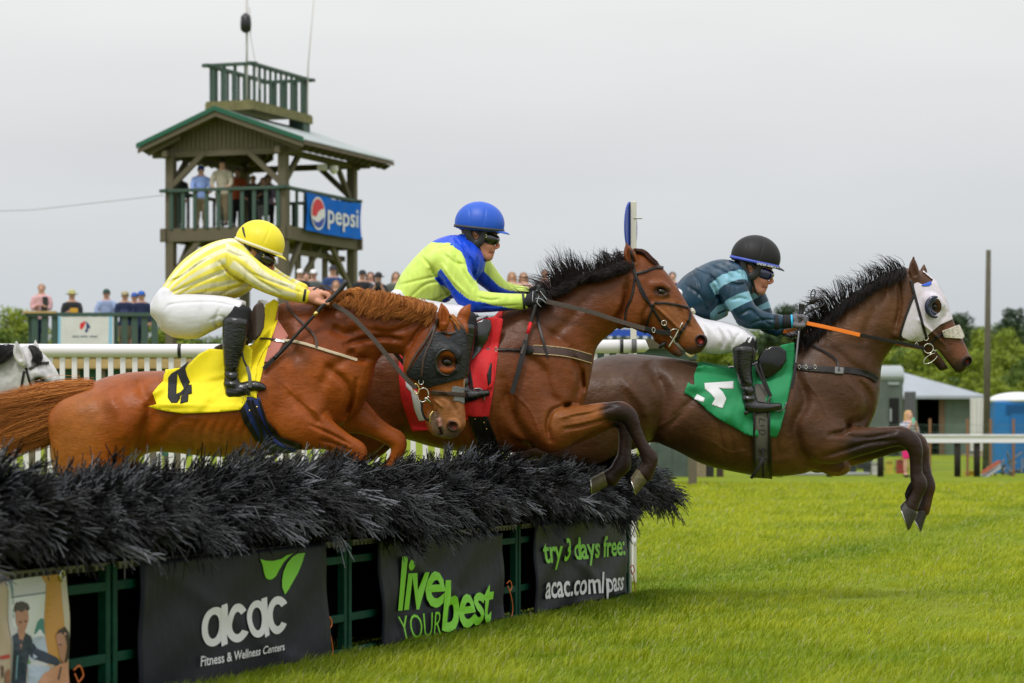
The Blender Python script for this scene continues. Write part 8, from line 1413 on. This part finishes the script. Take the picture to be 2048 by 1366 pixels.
# ================================================================ TREES
def tree_proto(seed, kind):
    r = np.random.default_rng(seed); H = 10.; V = []; F = []; n = 9000 if kind != 'pine' else 7000
    cl = []
    for k in range(46):
        if kind == 'pine': z = r.uniform(3.2, 9.8); R = (10.3 - z) * .36 + .5; a = r.uniform(0, 6.28); q = r.uniform(.2, 1) * R; cl.append((q * math.cos(a), q * math.sin(a), z, r.uniform(.5, .95)))
        else:
            th = math.acos(r.uniform(-.75, 1)); a = r.uniform(0, 6.28); q = r.uniform(.45, 1); cl.append((3.1 * q * math.sin(th) * math.cos(a) * (1 + .2 * math.sin(seed)), 3.1 * q * math.sin(th) * math.sin(a), 5.9 + 3.6 * q * math.cos(th), r.uniform(.7, 1.35)))
    C_ = np.array(cl); i = r.integers(0, len(C_), n); d = r.normal(size=(n, 3)); d /= np.linalg.norm(d, axis=1)[:, None]; c = C_[i, :3] + d * (C_[i, 3] * r.uniform(.55, 1.08, n))[:, None] * np.array([1, 1, .75])
    a = r.normal(size=(n, 3)); a = a - d * (a * d).sum(1)[:, None] * .6; a /= np.linalg.norm(a, axis=1)[:, None]; b = np.cross(a, d + r.normal(0, .3, (n, 3))); b /= np.linalg.norm(b, axis=1)[:, None]; s = r.uniform(.07, .17, n)[:, None] * (1 if kind != 'pine' else .9)
    V = np.stack([c - a * s, c + b * s * .6, c + a * s, c - b * s * .6], 1).reshape(-1, 3); F = np.arange(4 * n).reshape(n, 4)
    cc = {'pine': ((.018, .040, .018), (.045, .075, .026)), 'lime': ((.085, .145, .010), (.25, .30, .022)), 'mid': ((.035, .075, .012), (.12, .175, .022))}[kind]; t = r.uniform(0, 1, (n, 1)) * .55 + .45 * r.uniform(0, 1, len(C_))[i][:, None]; col = np.repeat(mixc(cc[0], cc[1], t), 4, 0)
    m = mat('foliage', vcol=True, rough=.6, spec=.2); cr_ = mesh('crown', V, F, m, col=col, smooth=False, loc=(0, 0, 0)); b = MB(); b.tube([(0, 0, 0), (.1, 0, 2.5), (0, .1, 5.5), (.05, 0, 8.6)], [.26, .2, .14, .03], 8)
    for k in range(7): q = C_[k * 5]; z = max(2.2, q[2] - 2.2); b.tube([(0, 0, z), (q[0] * .5, q[1] * .5, (z + q[2]) / 2 + .2), (q[0], q[1], q[2])], [.09, .05, .02], 5)
    tr = b.build('trunk', mat('bark', (.09, .07, .05), .9, noise=(5, .3)), smooth=True, loc=(0, 0, 0)); return cr_, tr
def trees():
    pr = {k: [tree_proto(s, k) for s in ss] for k, ss in (('pine', (1, 2)), ('lime', (3, 4, 5)), ('mid', (6, 7)))}; r = np.random.default_rng(21); used = set()
    names = {'pine': ('pine_tree', 'dark green pine'), 'lime': ('broadleaf_tree', 'fresh lime green broadleaf tree'), 'mid': ('broadleaf_tree', 'mid green broadleaf tree')}
    def put(kind, x, y, D, label=None, wd=1.):
        """crown top at photo px x,y"""
        p = P(x, y, D); z0 = float(ground_h(p.x, D)); sc = (p.z - z0) / 10.; k = int(r.integers(len(pr[kind]))); src = pr[kind][k]; t = thing(names[kind][0], (p.x, D, z0), label or names[kind][1] + ' in the wood behind the course', 'tree', 'trees behind the racecourse'); a = r.uniform(0, 6.28); t.rotation_euler = (0, 0, a); w = sc * wd * r.uniform(.9, 1.15); t.scale = (w, w, sc)
        for s in src:
            if (kind, k) in used: o = s.copy(); COL.objects.link(o)
            else: o = s
            o.parent = t
        used.add((kind, k))
    L_ = [('lime', 30, 600, 230, 'lime green tree behind the left end of the viewing deck'), ('mid', -20, 640, 200, 'mid green tree at the left edge of the picture'), ('lime', -70, 620, 210, None), ('mid', 60, 655, 215, None), ('lime', 305, 612, 240, 'lime green tree showing right of the navy jacket on the deck'), ('mid', 350, 650, 250, None), ('pine', 2022, 620, 260, 'broad dark pine rising highest at the right edge'), ('pine', 1915, 628, 270, 'dark pine directly behind the white hooded head'), ('pine', 1572, 612, 300, 'small dark pine right of the teal jockey'), ('lime', 1990, 645, 250, 'tall lime green tree right of the utility pole'), ('pine', 2075, 640, 255, None)]
    for q in L_: put(*q)
    def row(xs, y, dy, D, kinds, wd):
        for x in xs: put(kinds[int(r.integers(len(kinds)))], x + r.uniform(-12, 12), y + r.uniform(-dy, dy), D + r.uniform(-12, 12), None, wd)
    row(range(1550, 2200, 36), 648, 14, 300, ('mid', 'lime', 'mid', 'pine'), 1.0); row(range(1700, 2200, 40), 690, 12, 235, ('lime', 'lime', 'mid'), 1.15); row(range(1640, 2180, 44), 742, 12, 190, ('lime', 'mid', 'lime'), 1.2); row(range(-120, 1560, 62), 668, 14, 290, ('mid', 'lime', 'pine'), 1.2); row(range(-100, 420, 48), 712, 10, 200, ('mid', 'lime'), 1.3); row(range(1450, 1720, 45), 640, 10, 290, ('mid', 'lime'), 1.1)
    for k in pr:
        for j in range(len(pr[k])):
            if (k, j) not in used:
                for o in pr[k][j]: bpy.data.objects.remove(o)
setting(); grass(); hurdle(); banners(); wing()
F3 = horse3(); F2 = horse2(); F1 = horse1(); grey_horse()
rider1(); rider2(); rider3()
people(); tower(); decks(); right_side(); trees()
